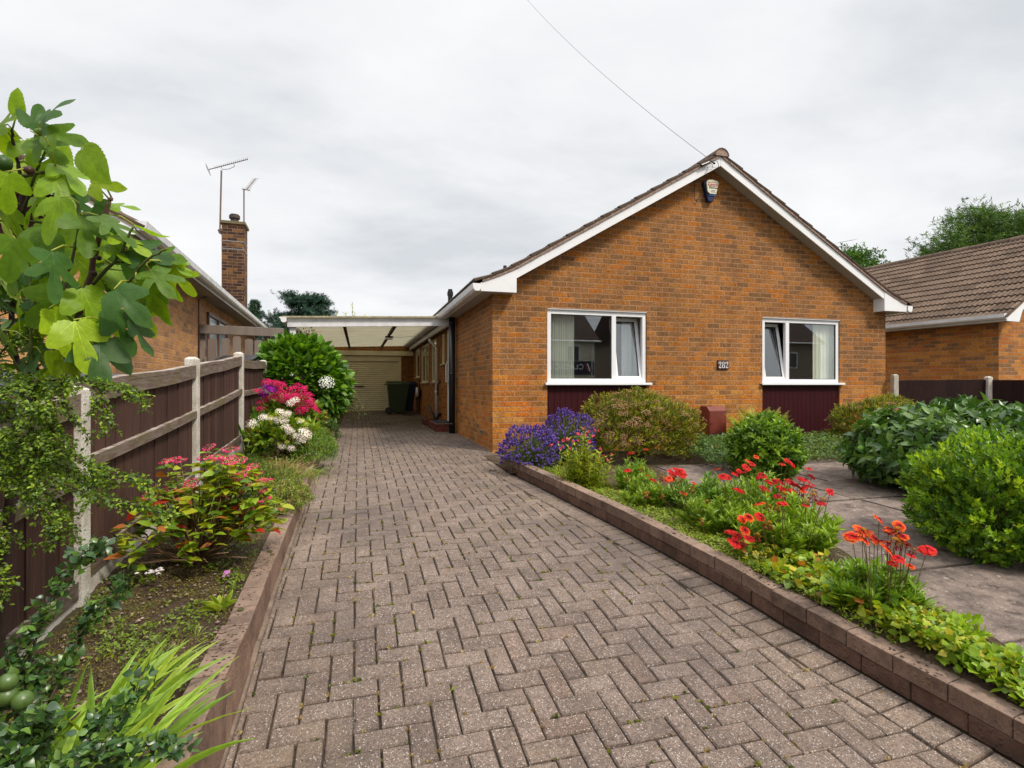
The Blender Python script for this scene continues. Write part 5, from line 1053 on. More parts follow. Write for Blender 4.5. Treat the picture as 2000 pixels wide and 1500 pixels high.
# ------------------------------------------------------------------ left bed: hydrangeas, tall shrub
# 1 tall green hydrangea by the carport
c = (-.92, 9.35, -.02); b0 = (-.88, 9.35, float(bz(-.9, 9.3)))
t, P, D = bush('hydrangea_bush', 'tall rounded bright green hydrangea bush standing in front of the carport post', 'shrub', b0, c, (.80, .80, .80), leaf_t(.62, .14, .22), 4200, .140, ((.065, .17, .010), (.10, .23, .014), (.045, .12, .010), (.15, .28, .02)), up=.10, lump=.07, k=1.6, lo=.50, seed=3, rand=.6, stems=10, hemi=-.95, nrm_up=.9)
heads(t, 'flower_head', [mophead(46, .5, ((.80, .82, .76), (.75, .80, .66)), .27, 1)], [at(638, 748, 7.98)], upM(1, .125, .1, np.array([[.2, -1.4, 0]])))
# 2 pink mophead hydrangea
b0 = np.array([-.93, 7.75, float(bz(-.9, 7.7))])
t, P, D = bush('hydrangea', 'hydrangea covered in deep pink mophead flowers in front of the tall green bush', 'flowering shrub', b0, (-.90, 7.75, -.50), (.46, .36, .36), OV, 1500, .085, ((.16, .24, .015), (.10, .18, .012), (.26, .26, .02), (.22, .10, .02)), p=(.4, .35, .15, .1), lump=.1, seed=5, hemi=-.8, nrm_up=.7, up=.2, group='hydrangeas in the left bed')
pk = [(505, 767), (521, 757), (536, 750), (549, 753), (516, 772), (530, 762), (511, 787), (525, 778), (543, 770), (556, 781), (569, 762), (581, 757), (592, 762), (576, 775), (590, 776), (601, 773), (585, 788), (563, 776), (598, 787), (537, 779), (554, 770), (570, 788), (604, 793), (594, 798), (611, 796), (616, 803), (586, 803), (511, 800), (541, 762), (572, 770), (520, 748), (606, 785)]
PP = np.array([at(x, y, 6.92 + rng.uniform(-.08, .08)) for x, y in pk]); T_ = [mophead(40, .55, ((.58, .008, .10), (.66, .015, .13), (.48, .005, .09)), .30, s) for s in range(4)]
C_ = np.ones((len(PP), 3)); C_[[1, 5, 4]] = (.55, .8, 3.2)
heads(t, 'flower_head', T_, PP, upM(len(PP), .078, .3, np.array([[.1, -.6, 0]])), C_)
# 3 white hydrangea
b0 = np.array([-.84, 6.75, float(bz(-.8, 6.7))])
t, P, D = bush('hydrangea', 'hydrangea with creamy white flower heads next to the second fence panel', 'flowering shrub', b0, (-.85, 6.75, -.62), (.40, .28, .22), OV, 650, .080, ((.16, .26, .015), (.24, .32, .02), (.10, .18, .012), (.30, .16, .03)), p=(.4, .3, .24, .06), lump=.16, seed=8, hemi=-.5, nrm_up=.7, up=.2, group='hydrangeas in the left bed', stems=14)
wk = [(492, 828, 1.2), (514, 816, 1.1), (528, 819, .7), (532, 818, .5), (548, 806, 1.1), (561, 809, 1.), (546, 820, 1.2), (556, 823, .9), (559, 835, 1.1), (566, 842, 1.0), (568, 788, 1.), (577, 782, .9), (595, 847, 1.5), (590, 860, 1.2), (580, 852, .9), (551, 872, .8), (570, 876, .9), (561, 812, .7), (599, 853, 1.), (587, 824, .8), (600, 887, .45)]
heads(t, 'flower_head', [mophead(40, .5, ((.84, .76, .68), (.80, .80, .62), (.86, .70, .66)), .30, s) for s in range(4)], [at(x, y, 6.00) for x, y, s in wk], upM(len(wk), np.array([.060 * s for x, y, s in wk]), .25, np.array([[.1, -.7, 0]])))
yk = [(529, 815), (584, 820), (592, 824), (560, 864), (598, 830), (549, 814)]; heads(t, 'flower_bud', [mophead(24, .6, ((.62, .60, .06), (.5, .55, .08)), .3, 9)], [at(x, y, 5.98) for x, y in yk], upM(len(yk), .033, .2, np.array([[0, -.7, 0]])))
# 4 lacecap hydrangea near, with reddening leaves
b0 = np.array([-.90, 3.55, float(bz(-.9, 3.5))]); t = thing('hydrangea', 'open leggy hydrangea with flat pink flowers and reddening leaves beside the nearest full fence panel', 'flowering shrub', b0, 'hydrangeas in the left bed')
tips = []
for i in range(64):
    f = rng.random(); th = rng.uniform(0, 6.28); rr = .40 * math.sqrt(rng.random()); x, y = -.88 + rr * math.cos(th) * 1.08, 3.55 + rr * math.sin(th) * .9
    z = -.96 + .52 * rng.uniform(.35, 1.05) * (1 - .35 * (rr / .4) ** 2) + .0
    tips.append((x, y, z))
hk = [(409, 877), (400, 897), (422, 896), (440, 898), (450, 903), (353, 903), (337, 901), (325, 904), (449, 881), (494, 914), (483, 917), (500, 929), (517, 941), (373, 949), (374, 946), (335, 957), (291, 971), (436, 972), (514, 979), (510, 958), (481, 998), (443, 934), (466, 902), (484, 946), (466, 935)]
hp = np.array([at(x, y, 3.10 + rng.uniform(-.1, .12)) for x, y in hk]); tips += [tuple(q) for q in hp]; tips = np.array(tips)
g = Geo(); SC = (.17, .10, .055)
for q in tips:
    if q[2] < b0[2] + .04: q[2] = b0[2] + .06
    m1 = b0 + (q - b0) * .35 + np.array([*(rng.normal(0, .02, 2)), -.03]); m2 = b0 + (q - b0) * .75 + np.array([0, 0, -.02]); s0 = b0 + np.array([*(rng.normal(0, .03, 2)), -.01])
    g.tube([s0, m1, m2, q], [.006, .0045, .0035, .0025], 5, SC)
for i in range(16):
    th = rng.uniform(2.4, 5.6); L_ = rng.uniform(.2, .42); e_ = b0 + np.array([math.cos(th) * L_, math.sin(th) * L_ * .8, rng.uniform(.02, .14)]); g.tube([b0 + (0, 0, .01), (b0 + e_) / 2 + (0, 0, .02), e_], [.006, .005, .003], 5, (.24, .15, .09))
obj('stems', g, BARK, t, True)
g = Geo(); LP, LA, LN, LC, LS = [], [], [], [], []
for q in tips:
    for lev in range(4):
        for k in range(3):
            th = rng.uniform(0, 6.28); a = np.array([math.cos(th), math.sin(th), rng.uniform(-.1, .5)]); LP.append(q - np.array([0, 0, .016 + .048 * lev + rng.uniform(0, .02)]) + a * .006); LA.append(a); LN.append((0, 0, 1)); LS.append(rng.uniform(.05, .095))
            u = rng.random(); LC.append((.42, .035, .022) if u < .055 else (.40, .13, .03) if u < .11 else (.38, .42, .02) if u < .42 else (.24, .36, .018) if u < .80 else (.10, .19, .014))
g.inst(leaf_t(.6, .12, .25), frames(np.array(LA), np.array(LN) + rng.normal(0, .4, (len(LP), 3))) * np.array(LS)[:, None, None], np.array(LP), np.array(LC)); obj('foliage', g, LEAF, t, True)
rk = [(268, 998), (318, 981), (282, 1005), (361, 1028), (372, 1030), (486, 1022), (430, 999), (465, 1042)]; RL = leaf_t(.55, .15, .1)
for x, y in rk: g = Geo(); pt = at(x, y, 3.2 + rng.uniform(-.1, .1)); g.inst(RL, frames(rng.normal(0, 1, (1, 3)) * [1, .4, .8], np.array([[0, -1., .5]])) * .095, pt[None], np.array([(.50, .045, .028)])); obj('red_leaf', g, LEAF, t, True)
TL = [mophead(64, .28, ((.68, .02, .15), (.72, .12, .20), (.60, .01, .12)), .26, s, True, ((.66, .42, .16), (.70, .25, .22), (.6, .5, .1))) for s in range(5)]
heads(t, 'flower_head', TL, hp + (0, 0, .012), upM(len(hp), rng.uniform(.036, .052, len(hp)), .22, np.array([[0, -.35, 0]])))

# sword-leaved clumps
def blades(name, label, base, n, L, wd, lean, spread, cols, loc_sd=.06, group=None, mat=LEAF, droop=.35, hsd=.25):
    t = thing(name, label, 'plant', base, group); g = Geo(); base = np.array(base)
    for i in range(n):
        b_ = base + np.array([*(rng.normal(0, loc_sd, 2)), -.005]); l = L * rng.uniform(1 - hsd, 1.1); d = np.array(lean) + rng.normal(0, spread, 3) * [1, 1, .15]; d[2] = max(d[2], .15); d = unit(d)
        hz = unit(np.array([d[0], d[1], 0]) + 1e-6); sd_ = unit(np.cross(d, rng.normal(0, .35, 3) + np.array([SN, CS, 0]))); k = 7; v = []; dr = droop * rng.uniform(.3, 1.5); cc = []
        c0 = np.array(cols[rng.integers(len(cols))]) * rng.uniform(.8, 1.2)
        for j in range(k + 1):
            f = j / k; p = b_ + d * l * f + hz * l * dr * .5 * f * f - np.array([0, 0, l * dr * .6 * f ** 2.5]); w_ = wd / 2 * (1.0 if f < .5 else math.cos((f - .5) / .5 * math.pi / 2) ** .8) * (.75 + .5 * f if f < .5 else 1)
            v += [p - sd_ * w_, p + np.cross(d, sd_) * wd * .10, p + sd_ * w_]; cc += [c0 * (1 + .25 * f), c0 * .85, c0 * (1 + .25 * f)]
        f_ = []
        for j in range(k): a = 3 * j; f_ += [[a, a + 1, a + 4, a + 3], [a + 1, a + 2, a + 5, a + 4]]
        g.add(v, np.array(f_), np.clip(np.array(cc), 0, 1))
    obj('leaves', g, mat, t, True); return t
IC = ((.20, .33, .03), (.26, .40, .04), (.15, .26, .03), (.32, .44, .04))
for i, (x, y, n_, lb) in enumerate(((-.70, 1.68, 26, 'largest clump of bright green sword-shaped leaves leaning over the nearest kerb'), (-.78, 1.98, 14, 'clump of sword-shaped leaves behind the nearest clump by the kerb'), (-.90, 1.72, 16, 'leftmost clump of bright sword-shaped leaves by the dark glossy shrub'))):
    blades('iris', lb, (x, y, -1.13), int(n_ * 1.3), (.40, .38, .38)[i], .022, (.42, .25, .85), .22, IC, .055, 'irises at the near end of the left bed')
blades('gladiolus', 'dark green fan of upright sword leaves against the fence left of the white hydrangea', (-1.17, 6.95, float(bz(-1.1, 6.9))), 34, .60, .030, (.1, 0, 1), .20, ((.05, .12, .012), (.08, .17, .015)), .07, None, droop=.12)
blades('gladiolus', 'bright sword leaves rising through the white hydrangea', (-.70, 7.1, float(bz(-.7, 7.1))), 16, .52, .028, (.35, 0, 1), .25, ((.16, .28, .02), (.24, .36, .03)), .06, None, droop=.15)

def mound(name, label, c, r, T, n, size, cols, fl=None, mat=LEAF, p=None, group=None, cat='plant', seed=1, flsz=.012, hemi=-.05, up=.8, rand=.8, fln=40):
    b_ = (c[0], c[1], c[2]); t, P, D = bush(name, label, cat, b_, c, r, T, n, size, cols, mat, p, group, up=up, lump=.18, lo=.55, stems=0, seed=seed, hemi=hemi, rand=rand)
    if fl is not None: i = rng.choice(len(P), fln); heads(t, 'flower', [PETAL4], P[i] + D[i] * size * .5, frames(rng.normal(0, 1, (fln, 3)), None) * flsz, np.tile(np.array(fl), (fln, 1)) * 1., limit=40)
    return t
TW = sprig(SM, 8, 1, .8, .30, .3, 3); TWN = sprig(LANCE, 7, 1, .7, .5, .5, 4)
z = lambda x, y: float(bz(x, y))
mound('campanula', 'low yellow-green cushion with violet flowers spilling over the left kerb', (-.62, 4.75, z(-.6, 4.7)), (.24, .42, .15), TW, 1500, .050, ((.22, .30, .03), (.30, .34, .05), (.16, .24, .02), (.34, .26, .10)), (.22, .18, .75), seed=4, group='low cushions along the left kerb')
mound('campanula', 'green cushion with small violet flowers at the kerb under the white hydrangea', (-.50, 6.75, z(-.6, 6.7)), (.26, .52, .30), TW, 2100, .048, ((.15, .28, .02), (.20, .34, .03), (.10, .20, .02), (.28, .36, .06)), (.28, .25, .78), seed=6, group='low cushions along the left kerb')
mound('ground_ivy', 'dark green low plant at the foot of the fence behind the near hydrangea', (-1.10, 5.6, z(-1.1, 5.6)), (.26, .62, .20), TW, 1900, .045, ((.09, .16, .012), (.13, .20, .015), (.06, .11, .012)), seed=7)
mound('ground_ivy', 'leafy green patch in the middle of the left bed beyond the near hydrangea', (-.85, 5.35, z(-.9, 5.3)), (.26, .45, .14), TW, 1300, .045, ((.16, .25, .02), (.22, .28, .03), (.10, .17, .012), (.24, .17, .05)), seed=8)
blades('ornamental_grass', 'wispy green and straw coloured grass tuft arching over the left kerb', (-.58, 5.55, z(-.6, 5.5)), 120, .26, .006, (.25, -.1, 1), .55, ((.24, .30, .05), (.38, .30, .12), (.16, .26, .03)), .11, droop=.9)
blades('ornamental_grass', 'reddish brown wispy grass behind the yellow-green cushion', (-.72, 5.75, z(-.7, 5.7)), 90, .26, .005, (0, 0, 1), .45, ((.36, .20, .09), (.30, .26, .10)), .10, droop=.6)
b0 = (-.42, 8.35, z(-.5, 8.3)); t = mound('geranium', 'small dark-leaved plant with bright red flowers under the tall green bush', (-.42, 8.35, z(-.5, 8.3)), (.16, .18, .34), TW, 500, .055, ((.05, .11, .012), (.08, .15, .015)), seed=9)
gk = [(626, 825), (627, 821), (637, 833), (638, 836), (641, 840), (640, 845), (639, 829), (643, 839), (637, 821)]
heads(t, 'flower_head', [mophead(20, .8, ((.80, .02, .008), (.7, .01, .005)), .45, 2)], [at(x, y, 7.9) for x, y in gk], upM(len(gk), rng.uniform(.010, .022, len(gk)), .3, np.array([[0, -.8, 0]])))
# vine on the carport, shoots above its roof, twigs by the bush
t, P, D = bush('climbing_plant', 'reddish green climbing plant hanging from the carport beam above the tall bush', 'climber', at(590, 700, 10.9), at(591, 660, 11.2), (.32, .1, .30), SM, 420, .05, ((.10, .17, .015), (.20, .05, .02), (.16, .24, .02), (.09, .03, .012)), hemi=-1, lo=.1, stems=6, seed=12, stemr=.006)
t = thing('climbing_plant', 'thin yellowish vine shoots rising above the carport roof', 'climber', at(690, 624, 13)); g = Geo(); gl = Geo()
for (x0, x1, yt) in ((686, 688, 590), (679, 673, 612), (690, 693, 610), (711, 711, 616), (640, 636, 617), (652, 655, 615)):
    pts = [at(x0, 628, 13), at((x0 + x1) / 2 + 2, (628 + yt) / 2, 13), at(x1, yt, 13)]; g.tube(pts, .006, 5, (.25, .22, .06)); n_ = 9
    f = rng.random(n_); pp = np.array([pts[0] * (1 - q) + pts[2] * q for q in f]); gl.inst(SM, frames(rng.normal(0, 1, (n_, 3)) * [1, .3, 1], None) * .07, pp, pick(((.42, .44, .05), (.34, .40, .05)), n_))
obj('stems', g, BARK, t); obj('foliage', gl, LEAF, t)
t = thing('climbing_plant', 'dark twiggy shoots reaching out over the drive from behind the tall bush', 'climber', at(660, 810, 9.9)); g = Geo(); gl = Geo()
for (x1, y1) in ((698, 778), (716, 802), (700, 815), (708, 790), (690, 822), (684, 800), (704, 808), (694, 770)):
    p0, p1 = at(655, 795, 9.9), at(x1, y1, 9.6 + rng.uniform(-.3, .3)); mm = (p0 + p1) / 2 + (0, 0, .08); g.tube([p0, mm, p1], [.008, .006, .003], 5, (.08, .05, .03)); n_ = 38
    f = rng.random(n_); pp = np.array([(mm * (1 - q) + p1 * q) for q in f]) + rng.normal(0, .035, (n_, 3)); gl.inst(SM, frames(rng.normal(0, 1, (n_, 3)), None) * .05, pp, pick(((.05, .09, .02), (.10, .14, .03), (.16, .09, .03)), n_))
obj('stems', g, BARK, t); obj('foliage', gl, LEAF, t)

# ------------------------------------------------------------------ ground cover (uncountable)
def cover(name, label, pts, zf, n, T, size, cols, hmax=.05, p=None, mat=LEAF, thr=None, seed=0, flat=.6):
    """scatter over a polygon in plan"""
    pts = np.array(pts, float); lo, hi = pts.min(0), pts.max(0); Q = lo + rng.random((n * 3, 2)) * (hi - lo); ins = np.zeros(len(Q), bool); j = len(pts) - 1
    for i in range(len(pts)):
        a, b = pts[i], pts[j]; cnd = ((a[1] > Q[:, 1]) != (b[1] > Q[:, 1])) & (Q[:, 0] < (b[0] - a[0]) * (Q[:, 1] - a[1]) / (b[1] - a[1] + 1e-12) + a[0]); ins ^= cnd; j = i
    Q = Q[ins]; nz = np.sin(Q[:, 0] * 7.3 + seed) * np.sin(Q[:, 1] * 6.1 + seed * 2) + .6 * np.sin(Q[:, 0] * 17 + Q[:, 1] * 13 + seed) + .4 * np.sin(Q[:, 0] * 31 - Q[:, 1] * 27)
    if thr is not None: ok = nz + rng.normal(0, .25, len(nz)) > thr; Q, nz = Q[ok], nz[ok]
    Q, nz = Q[:n], nz[:n]; m_ = len(Q)
    Pz = zf(Q[:, 0], Q[:, 1]) + rng.random(m_) * hmax * (.5 + .4 * np.clip(nz + .6, 0, 1.6)); g = Geo()
    nr = np.array([0, -.2, 1.]) + rng.normal(0, flat * .6, (m_, 3)); ax_ = np.cross(nr, rng.normal(0, 1, (m_, 3))) + np.array([0, 0, .25])
    g.inst(T, frames(ax_, nr) * (size * rng.uniform(.5, 1.3, m_))[:, None, None], np.column_stack([Q, Pz]), pick(cols, m_, .22, p))
    o = obj(name, g, mat, smooth=True, kind='stuff'); o['label'] = label; return o
zb = lambda x, y: bz(x, y); zg_ = lambda x, y: np.where(x - KX(y) < .16, np.minimum(gz(x, y) + .026, gd(y) + .158), gz(x, y) + .026)
GC = ((.18, .27, .015), (.26, .34, .02), (.11, .18, .012), (.32, .34, .03), (.26, .14, .03))
K = lambda y, o=.09: (KX(y) + o, y)
cover('ground_cover', 'low creeping green weeds on the soil of the left bed', [(-1.28, 2.2), (-.60, 2.2), (-.60, 4.3), (-1.30, 4.3)], zb, 3400, SM, .022, ((.14, .22, .015), (.20, .27, .02), (.09, .13, .012)), .02, thr=.25, seed=2)
cover('ground_cover_far', 'low green plants filling the far part of the left bed', [(-1.30, 4.2), (-.60, 4.2), (-.60, 9.5), (-1.33, 9.5)], zb, 9000, SM, .03, ((.14, .22, .015), (.20, .27, .02), (.09, .13, .012), (.22, .16, .05)), .06, seed=2)
MOSSC = ((.16, .12, .014), (.19, .17, .018), (.09, .055, .012), (.22, .21, .02))
cover('bed_moss', 'brownish moss on the soil of the left bed', [(-1.28, 1.2), (-.60, 1.2), (-.60, 4.6), (-1.30, 4.6)], lambda x, y: bz(x, y) - .006, 16000, SM, .010, MOSSC, .012, thr=-.1, seed=5)
yk_ = np.arange(1.9, 6.4, .3)
cover('creeping_ground_cover', 'yellow-green creeping ground cover in the right bed beside the kerb', [K(y) for y in yk_] + [(min(KX(y) + .62, float(bed_x1(y)) + .02), y) for y in yk_[::-1]], zg_, 26000, SM, .022, GC, .045, p=(.34, .26, .2, .14, .06), seed=3)
cover('mossy_ground_cover', 'reddish moss and tiny leaves between the plants of the right bed', [K(y, .2) for y in yk_] + [(float(bed_x1(y)) + .03, y) for y in yk_[::-1]], lambda x, y: gz(x, y) + .01, 15000, SM, .016, ((.16, .17, .02), (.20, .10, .03), (.10, .13, .012), (.24, .24, .03)), .02, seed=9)
cover('strawberry_leaves', 'broad yellowing strawberry-like leaves spreading along the right kerb', [K(2.10, .12), (2.60, 2.0), (2.74, 2.5), (2.70, 2.95), (2.35, 3.0), (KX(2.6) + .09, 2.6)], lambda x, y: gz(x, y) + .025, 1100, ROUND, .050, ((.22, .34, .02), (.34, .40, .02), (.14, .24, .015), (.46, .38, .02), (.45, .16, .03)), .095, p=(.35, .24, .26, .10, .05), seed=4, flat=1.1)
cover('ivy_ground_cover', 'yellow-green heart-shaped leaves in a thick patch at the near end of the right bed', [K(1.42, .09), (2.50, 1.35), (2.68, 1.55), (2.72, 2.0), K(2.05, .12)], lambda x, y: gz(x, y) + .025, 1500, ROUND, .042, ((.24, .36, .02), (.36, .42, .03), (.15, .26, .015), (.46, .40, .04)), .10, p=(.35, .25, .28, .12), seed=6, flat=1.1)
cover('edge_moss', 'strip of green moss and tiny weeds along the near right kerb', [K(.9, .09), K(.9, .17), K(1.5, .20), K(1.5, .09)], lambda x, y: gz(x, y) + .01, 1200, SM, .016, GC, .03, seed=7)
cover('patio_edge_moss', 'dark moss and weeds along the edge of the concrete slabs', [(float(bed_x1(y)) - .05, y) for y in np.arange(1.3, 5.6, .3)] + [(float(bed_x1(y)) + .05 + .02 * math.sin(y * 9), y) for y in np.arange(1.3, 5.6, .3)[::-1]], lambda x, y: gz(x, y) + .02, 3200, SM, .014, ((.07, .05, .015), (.12, .14, .02), (.05, .03, .012), (.16, .2, .02)), .02, seed=8, thr=-.3)
cover('ivy_carpet', 'dark green ivy carpet on the ground between the left spirea and the round shrub', [(4.15, 5.55), (4.6, 5.35), (5.15, 5.6), (6.1, 6.6), (6.5, 7.4), (4.6, 7.5), (4.3, 6.6)], lambda x, y: gz(x, y) + .05 + .13 * np.clip((y - 5.3) / 1.2, 0, 1), 9000, SM, .050, ((.055, .12, .022), (.085, .16, .025), (.04, .09, .018), (.12, .20, .03)), .10, seed=10)
cover('ivy_carpet_right', 'green leafy ground cover in front of the right maroon panel', [(5.6, 5.75), (7.0, 5.75), (8.3, 6.3), (8.2, 7.4), (6.5, 7.5), (5.5, 6.7)], lambda x, y: gz(x, y) + .05 + .13 * np.clip((y - 5.6) / 1.2, 0, 1), 9000, SM, .052, ((.07, .14, .022), (.11, .18, .025), (.05, .10, .018), (.15, .22, .03)), .11, seed=11)
g = Geo(); n = 560; Q = np.column_stack([rng.uniform(-1.28, -.6, n), rng.uniform(1.4, 3.6, n)]); 
for x, y in Q:
    s_ = rng.uniform(.004, .012); v = np.array([(1, 0, 0), (-1, 0, 0), (0, 1, 0), (0, -1, 0), (0, 0, .7), (0, 0, -.7)]) * s_ * rng.uniform(.6, 1.3, (6, 3)) + (x, y, float(bz(x, y)) + .002); g.add(v, np.array([[0, 2, 4], [2, 1, 4], [1, 3, 4], [3, 0, 4], [2, 0, 5], [1, 2, 5], [3, 1, 5], [0, 3, 5]]), np.array([.22, .155, .12]) * rng.uniform(.35, 1.6))
o = obj('soil_pebbles', g, col_mat('pebble', .8), kind='stuff'); o['label'] = 'small pinkish stones scattered on the bare soil of the left bed'
t = blades('weed', 'small toothed green weed at the left kerb in front of the leggy hydrangea', (-.66, 2.95, z(-.66, 2.95)), 16, .11, .026, (0, -.1, 1), .6, ((.26, .38, .03), (.34, .42, .04)), .012, droop=.5)
blades('weed', 'tiny grass tuft on bare soil in the middle of the left bed', (-.80, 2.45, -1.11), 14, .09, .005, (0, 0, 1), .8, ((.30, .34, .08), (.2, .26, .05)), .012)
blades('weed', 'tiny pale grass tuft close to the left kerb', (-.68, 2.62, -1.10), 12, .07, .005, (0, 0, 1), .8, ((.30, .34, .08), (.2, .26, .05)), .01)
g = Geo(); p = at(441, 1122, 2.98); g.add([p + (-.020, 0, -.012), p + (.022, .004, -.014), p + (.018, .02, .018), p + (-.012, .022, .014)], [[0, 1, 2, 3]]); tag(obj('plastic_scrap', g, plain('violet_plastic', (.48, .16, .42), .4, .2, 30, 0)), 'small violet scrap of plastic lying on the soil by the left kerb', 'litter')
g = Geo()
for k in range(14): c_ = at(300, 1117, 2.82) + rng.normal(0, 1, 3) * (.022, .02, .004); v = np.array([(1, 0, 0), (-1, 0, 0), (0, 1, 0), (0, -1, 0), (0, 0, .7), (0, 0, -.7)]) * .013 * rng.uniform(.5, 1.4, (6, 3)) + c_; g.add(v, np.array([[0, 2, 4], [2, 1, 4], [1, 3, 4], [3, 0, 4], [2, 0, 5], [1, 2, 5], [3, 1, 5], [0, 3, 5]]))
tag(obj('broken_shell', g, plain('white_chips', (.55, .50, .50), .7, .3, 20, .1)), 'cluster of white chips on the soil in front of the leggy hydrangea', 'stone')

# ------------------------------------------------------------------ right garden shrubs
G_ = lambda x, y: float(gz(x, y))
SPT = sprig(leaf_t(.34, .12, .15, 2), 9, 1, .75, .36, .5, 5)
def umbel(seed=0, cols=((.40, .22, .11), (.46, .28, .16), (.32, .17, .09))):
    r = np.random.default_rng(seed); g = Geo(); n = 44; th = np.arange(n) * 2.4; rd = np.sqrt((np.arange(n) + .5) / n); P = np.column_stack([rd * np.cos(th), rd * np.sin(th), .25 * (1 - rd ** 2)]) + r.normal(0, .07, (n, 3))
    g.inst(PETAL4, frames(r.normal(0, 1, (n, 3)) * [1, 1, .3], np.tile((0, 0, 1.), (n, 1)) + r.normal(0, .4, (n, 3))) * .22, P, np.array(cols)[r.integers(0, len(cols), n)] * r.uniform(.7, 1.2, (n, 1))); return g.template()
def spirea(label, c, r, n, nf, seed, pinks=0):
    gnd = G_(c[0], c[1]); t, P, D = bush('spirea', label, 'flowering shrub', (c[0], c[1], gnd), c, r, SPT, n, .092, ((.27, .29, .014), (.16, .21, .012), (.36, .35, .014), (.09, .13, .012), (.30, .13, .022)), p=(.30, .26, .24, .15, .05), lump=.10, seed=seed, hemi=-.62, up=.55, rand=.7, stems=20, ground=gnd, lo=.68, group='spirea shrubs against the house')
    ok = np.where((D[:, 2] > -.35) & (D[:, 1] < .6))[0]; i = rng.choice(ok, nf, replace=False); PP = P[i] + D[i] * .045; z_ = unit(D[i] * .8 + np.array([0, 0, .8])); x_ = unit(np.cross(z_, rng.normal(0, 1, (nf, 3)))); Mx = np.stack([x_, np.cross(z_, x_), z_], -1) * rng.uniform(.045, .085, nf)[:, None, None]
    C_ = pick(((1., 1., 1.), (.8, .8, .85), (1.15, 1.1, 1.05)), nf, .02); C_[:pinks] = (1.6, 1.0, 2.8)
    heads(t, 'flower_head', [umbel(k) for k in range(4)], PP, Mx, C_)
    return t
spirea('large yellow-green spirea mound with faded brown flower heads under the left gable window', (3.70, 6.62, -.62), (.80, .72, .52), 4200, 150, 21)
spirea('smaller golden-green spirea mound below the right corner of the gable', (8.25, 6.75, -.66), (.80, .62, .42), 3400, 70, 22, 8)
# lavender
def lavender(label, c, r, n, seed):
    gnd = G_(*c[:2]); t = thing('lavender', label, 'flowering shrub', (c[0], c[1], gnd), 'lavender bushes by the house corner'); P, D, u = blob_pts(c, r, n, .10, lo=.80, seed=seed, hemi=-.45); g = Geo(); b_ = np.array([c[0], c[1], gnd])
    for q in P[::2]: m_ = b_ + (q - b_) * .5 + (0, 0, .03); g.tube([b_ + (q - b_) * .15, m_, q], .0022, 3, (.13, .17, .06), cap=False)
    obj('stems', g, LEAF, t)
    g = Geo(); k = int(n * 1.6); d = unit(rng.normal(0, 1, (k, 3)) + (0, 0, .6)); Q = b_ + (np.array(c) - b_) * .5 + d * np.array(r) * rng.uniform(.2, .82, (k, 1)); g.inst(LANCE, frames(d + rng.normal(0, .3, (k, 3))) * .06, Q, pick(((.10, .14, .05), (.14, .20, .06), (.07, .11, .04)), k)); obj('foliage', g, LEAF, t)
    sp = Geo(); m_ = 26; th = np.arange(m_) * 2.4; hh = np.linspace(0, 1, m_); sp.inst(PETAL4, frames(np.column_stack([np.cos(th), np.sin(th), .3 + 0 * th]), None) * .42, np.column_stack([np.cos(th) * .14, np.sin(th) * .14, hh]), np.array([(.17, .10, .42), (.28, .18, .58), (.12, .07, .30)])[np.arange(m_) % 3])
    z_ = unit(D + (0, 0, .35)); x_ = unit(np.cross(z_, rng.normal(0, 1, z_.shape))); Mx = np.stack([x_, np.cross(z_, x_), z_], -1) * rng.uniform(.022, .042, len(P))[:, None, None]
    heads(t, 'flower_spike', [sp.template()], P, Mx); return t
lavender('purple lavender bush spilling onto the drive at the corner of the house', (1.98, 6.10, -.80), (.36, .36, .30), 620, 31)
lavender('purple lavender bush in front of the left maroon panel', (2.55, 6.35, -.68), (.36, .30, .34), 520, 32)
# penstemon
b0 = np.array([2.20, 5.0, G_(2.2, 5.0)]); t = thing('penstemon', 'upright bright green plant with pink tubular flowers in front of the lavender', 'flowering plant', b0); g = Geo(); gl = Geo(); PP = []
for i in range(64):
    th = rng.uniform(0, 6.28); rr = rng.uniform(0, .31); q = b0 + (rr * math.cos(th) * 1.0, rr * math.sin(th) * .8, rng.uniform(.30, .66) * (1 - rr)); s0 = b0 + (q - b0) * (.7, .7, 0); g.tube([s0, (s0 + q) / 2, q], .003, 4, (.18, .16, .04), cap=False); n_ = 34
    f = rng.uniform(.05, 1, n_); Q = s0 + (q - s0) * f[:, None]; th = rng.uniform(0, 6.28, n_); gl.inst(LANCE, frames(np.column_stack([np.cos(th), np.sin(th), rng.uniform(.3, 1.1, n_)]), np.tile((0, 0, 1.), (n_, 1))) * (rng.uniform(.05, .10, n_) * (1.15 - .45 * f))[:, None, None], Q, pick(((.32, .44, .02), (.42, .50, .03), (.22, .34, .02), (.44, .36, .04)), n_)); PP.append(q)
obj('stems', g, LEAF, t); obj('foliage', gl, LEAF, t, True)
bell = Geo(); k = 7
v = [(r_ * math.cos(a_ * 2 * math.pi / k), r_ * math.sin(a_ * 2 * math.pi / k), h_) for r_, h_ in ((.12, 0), (.30, .5), (.34, .8), (.62, 1.0)) for a_ in range(k)]
bell.add(v, np.array([[i * k + j, i * k + (j + 1) % k, (i + 1) * k + (j + 1) % k, (i + 1) * k + j] for i in range(3) for j in range(k)]), (.72, .10, .16)); bk = [(1094, 877), (1107, 862), (1118, 866), (1126, 860), (1100, 858), (1113, 874), (1080, 868), (1162, 850), (1151, 843), (1166, 842), (1142, 838), (1135, 846), (1185, 895), (1180, 888), (1192, 886), (1172, 878), (1160, 838), (1127, 850), (1145, 851), (1098, 870), (1090, 862), (1152, 862)]
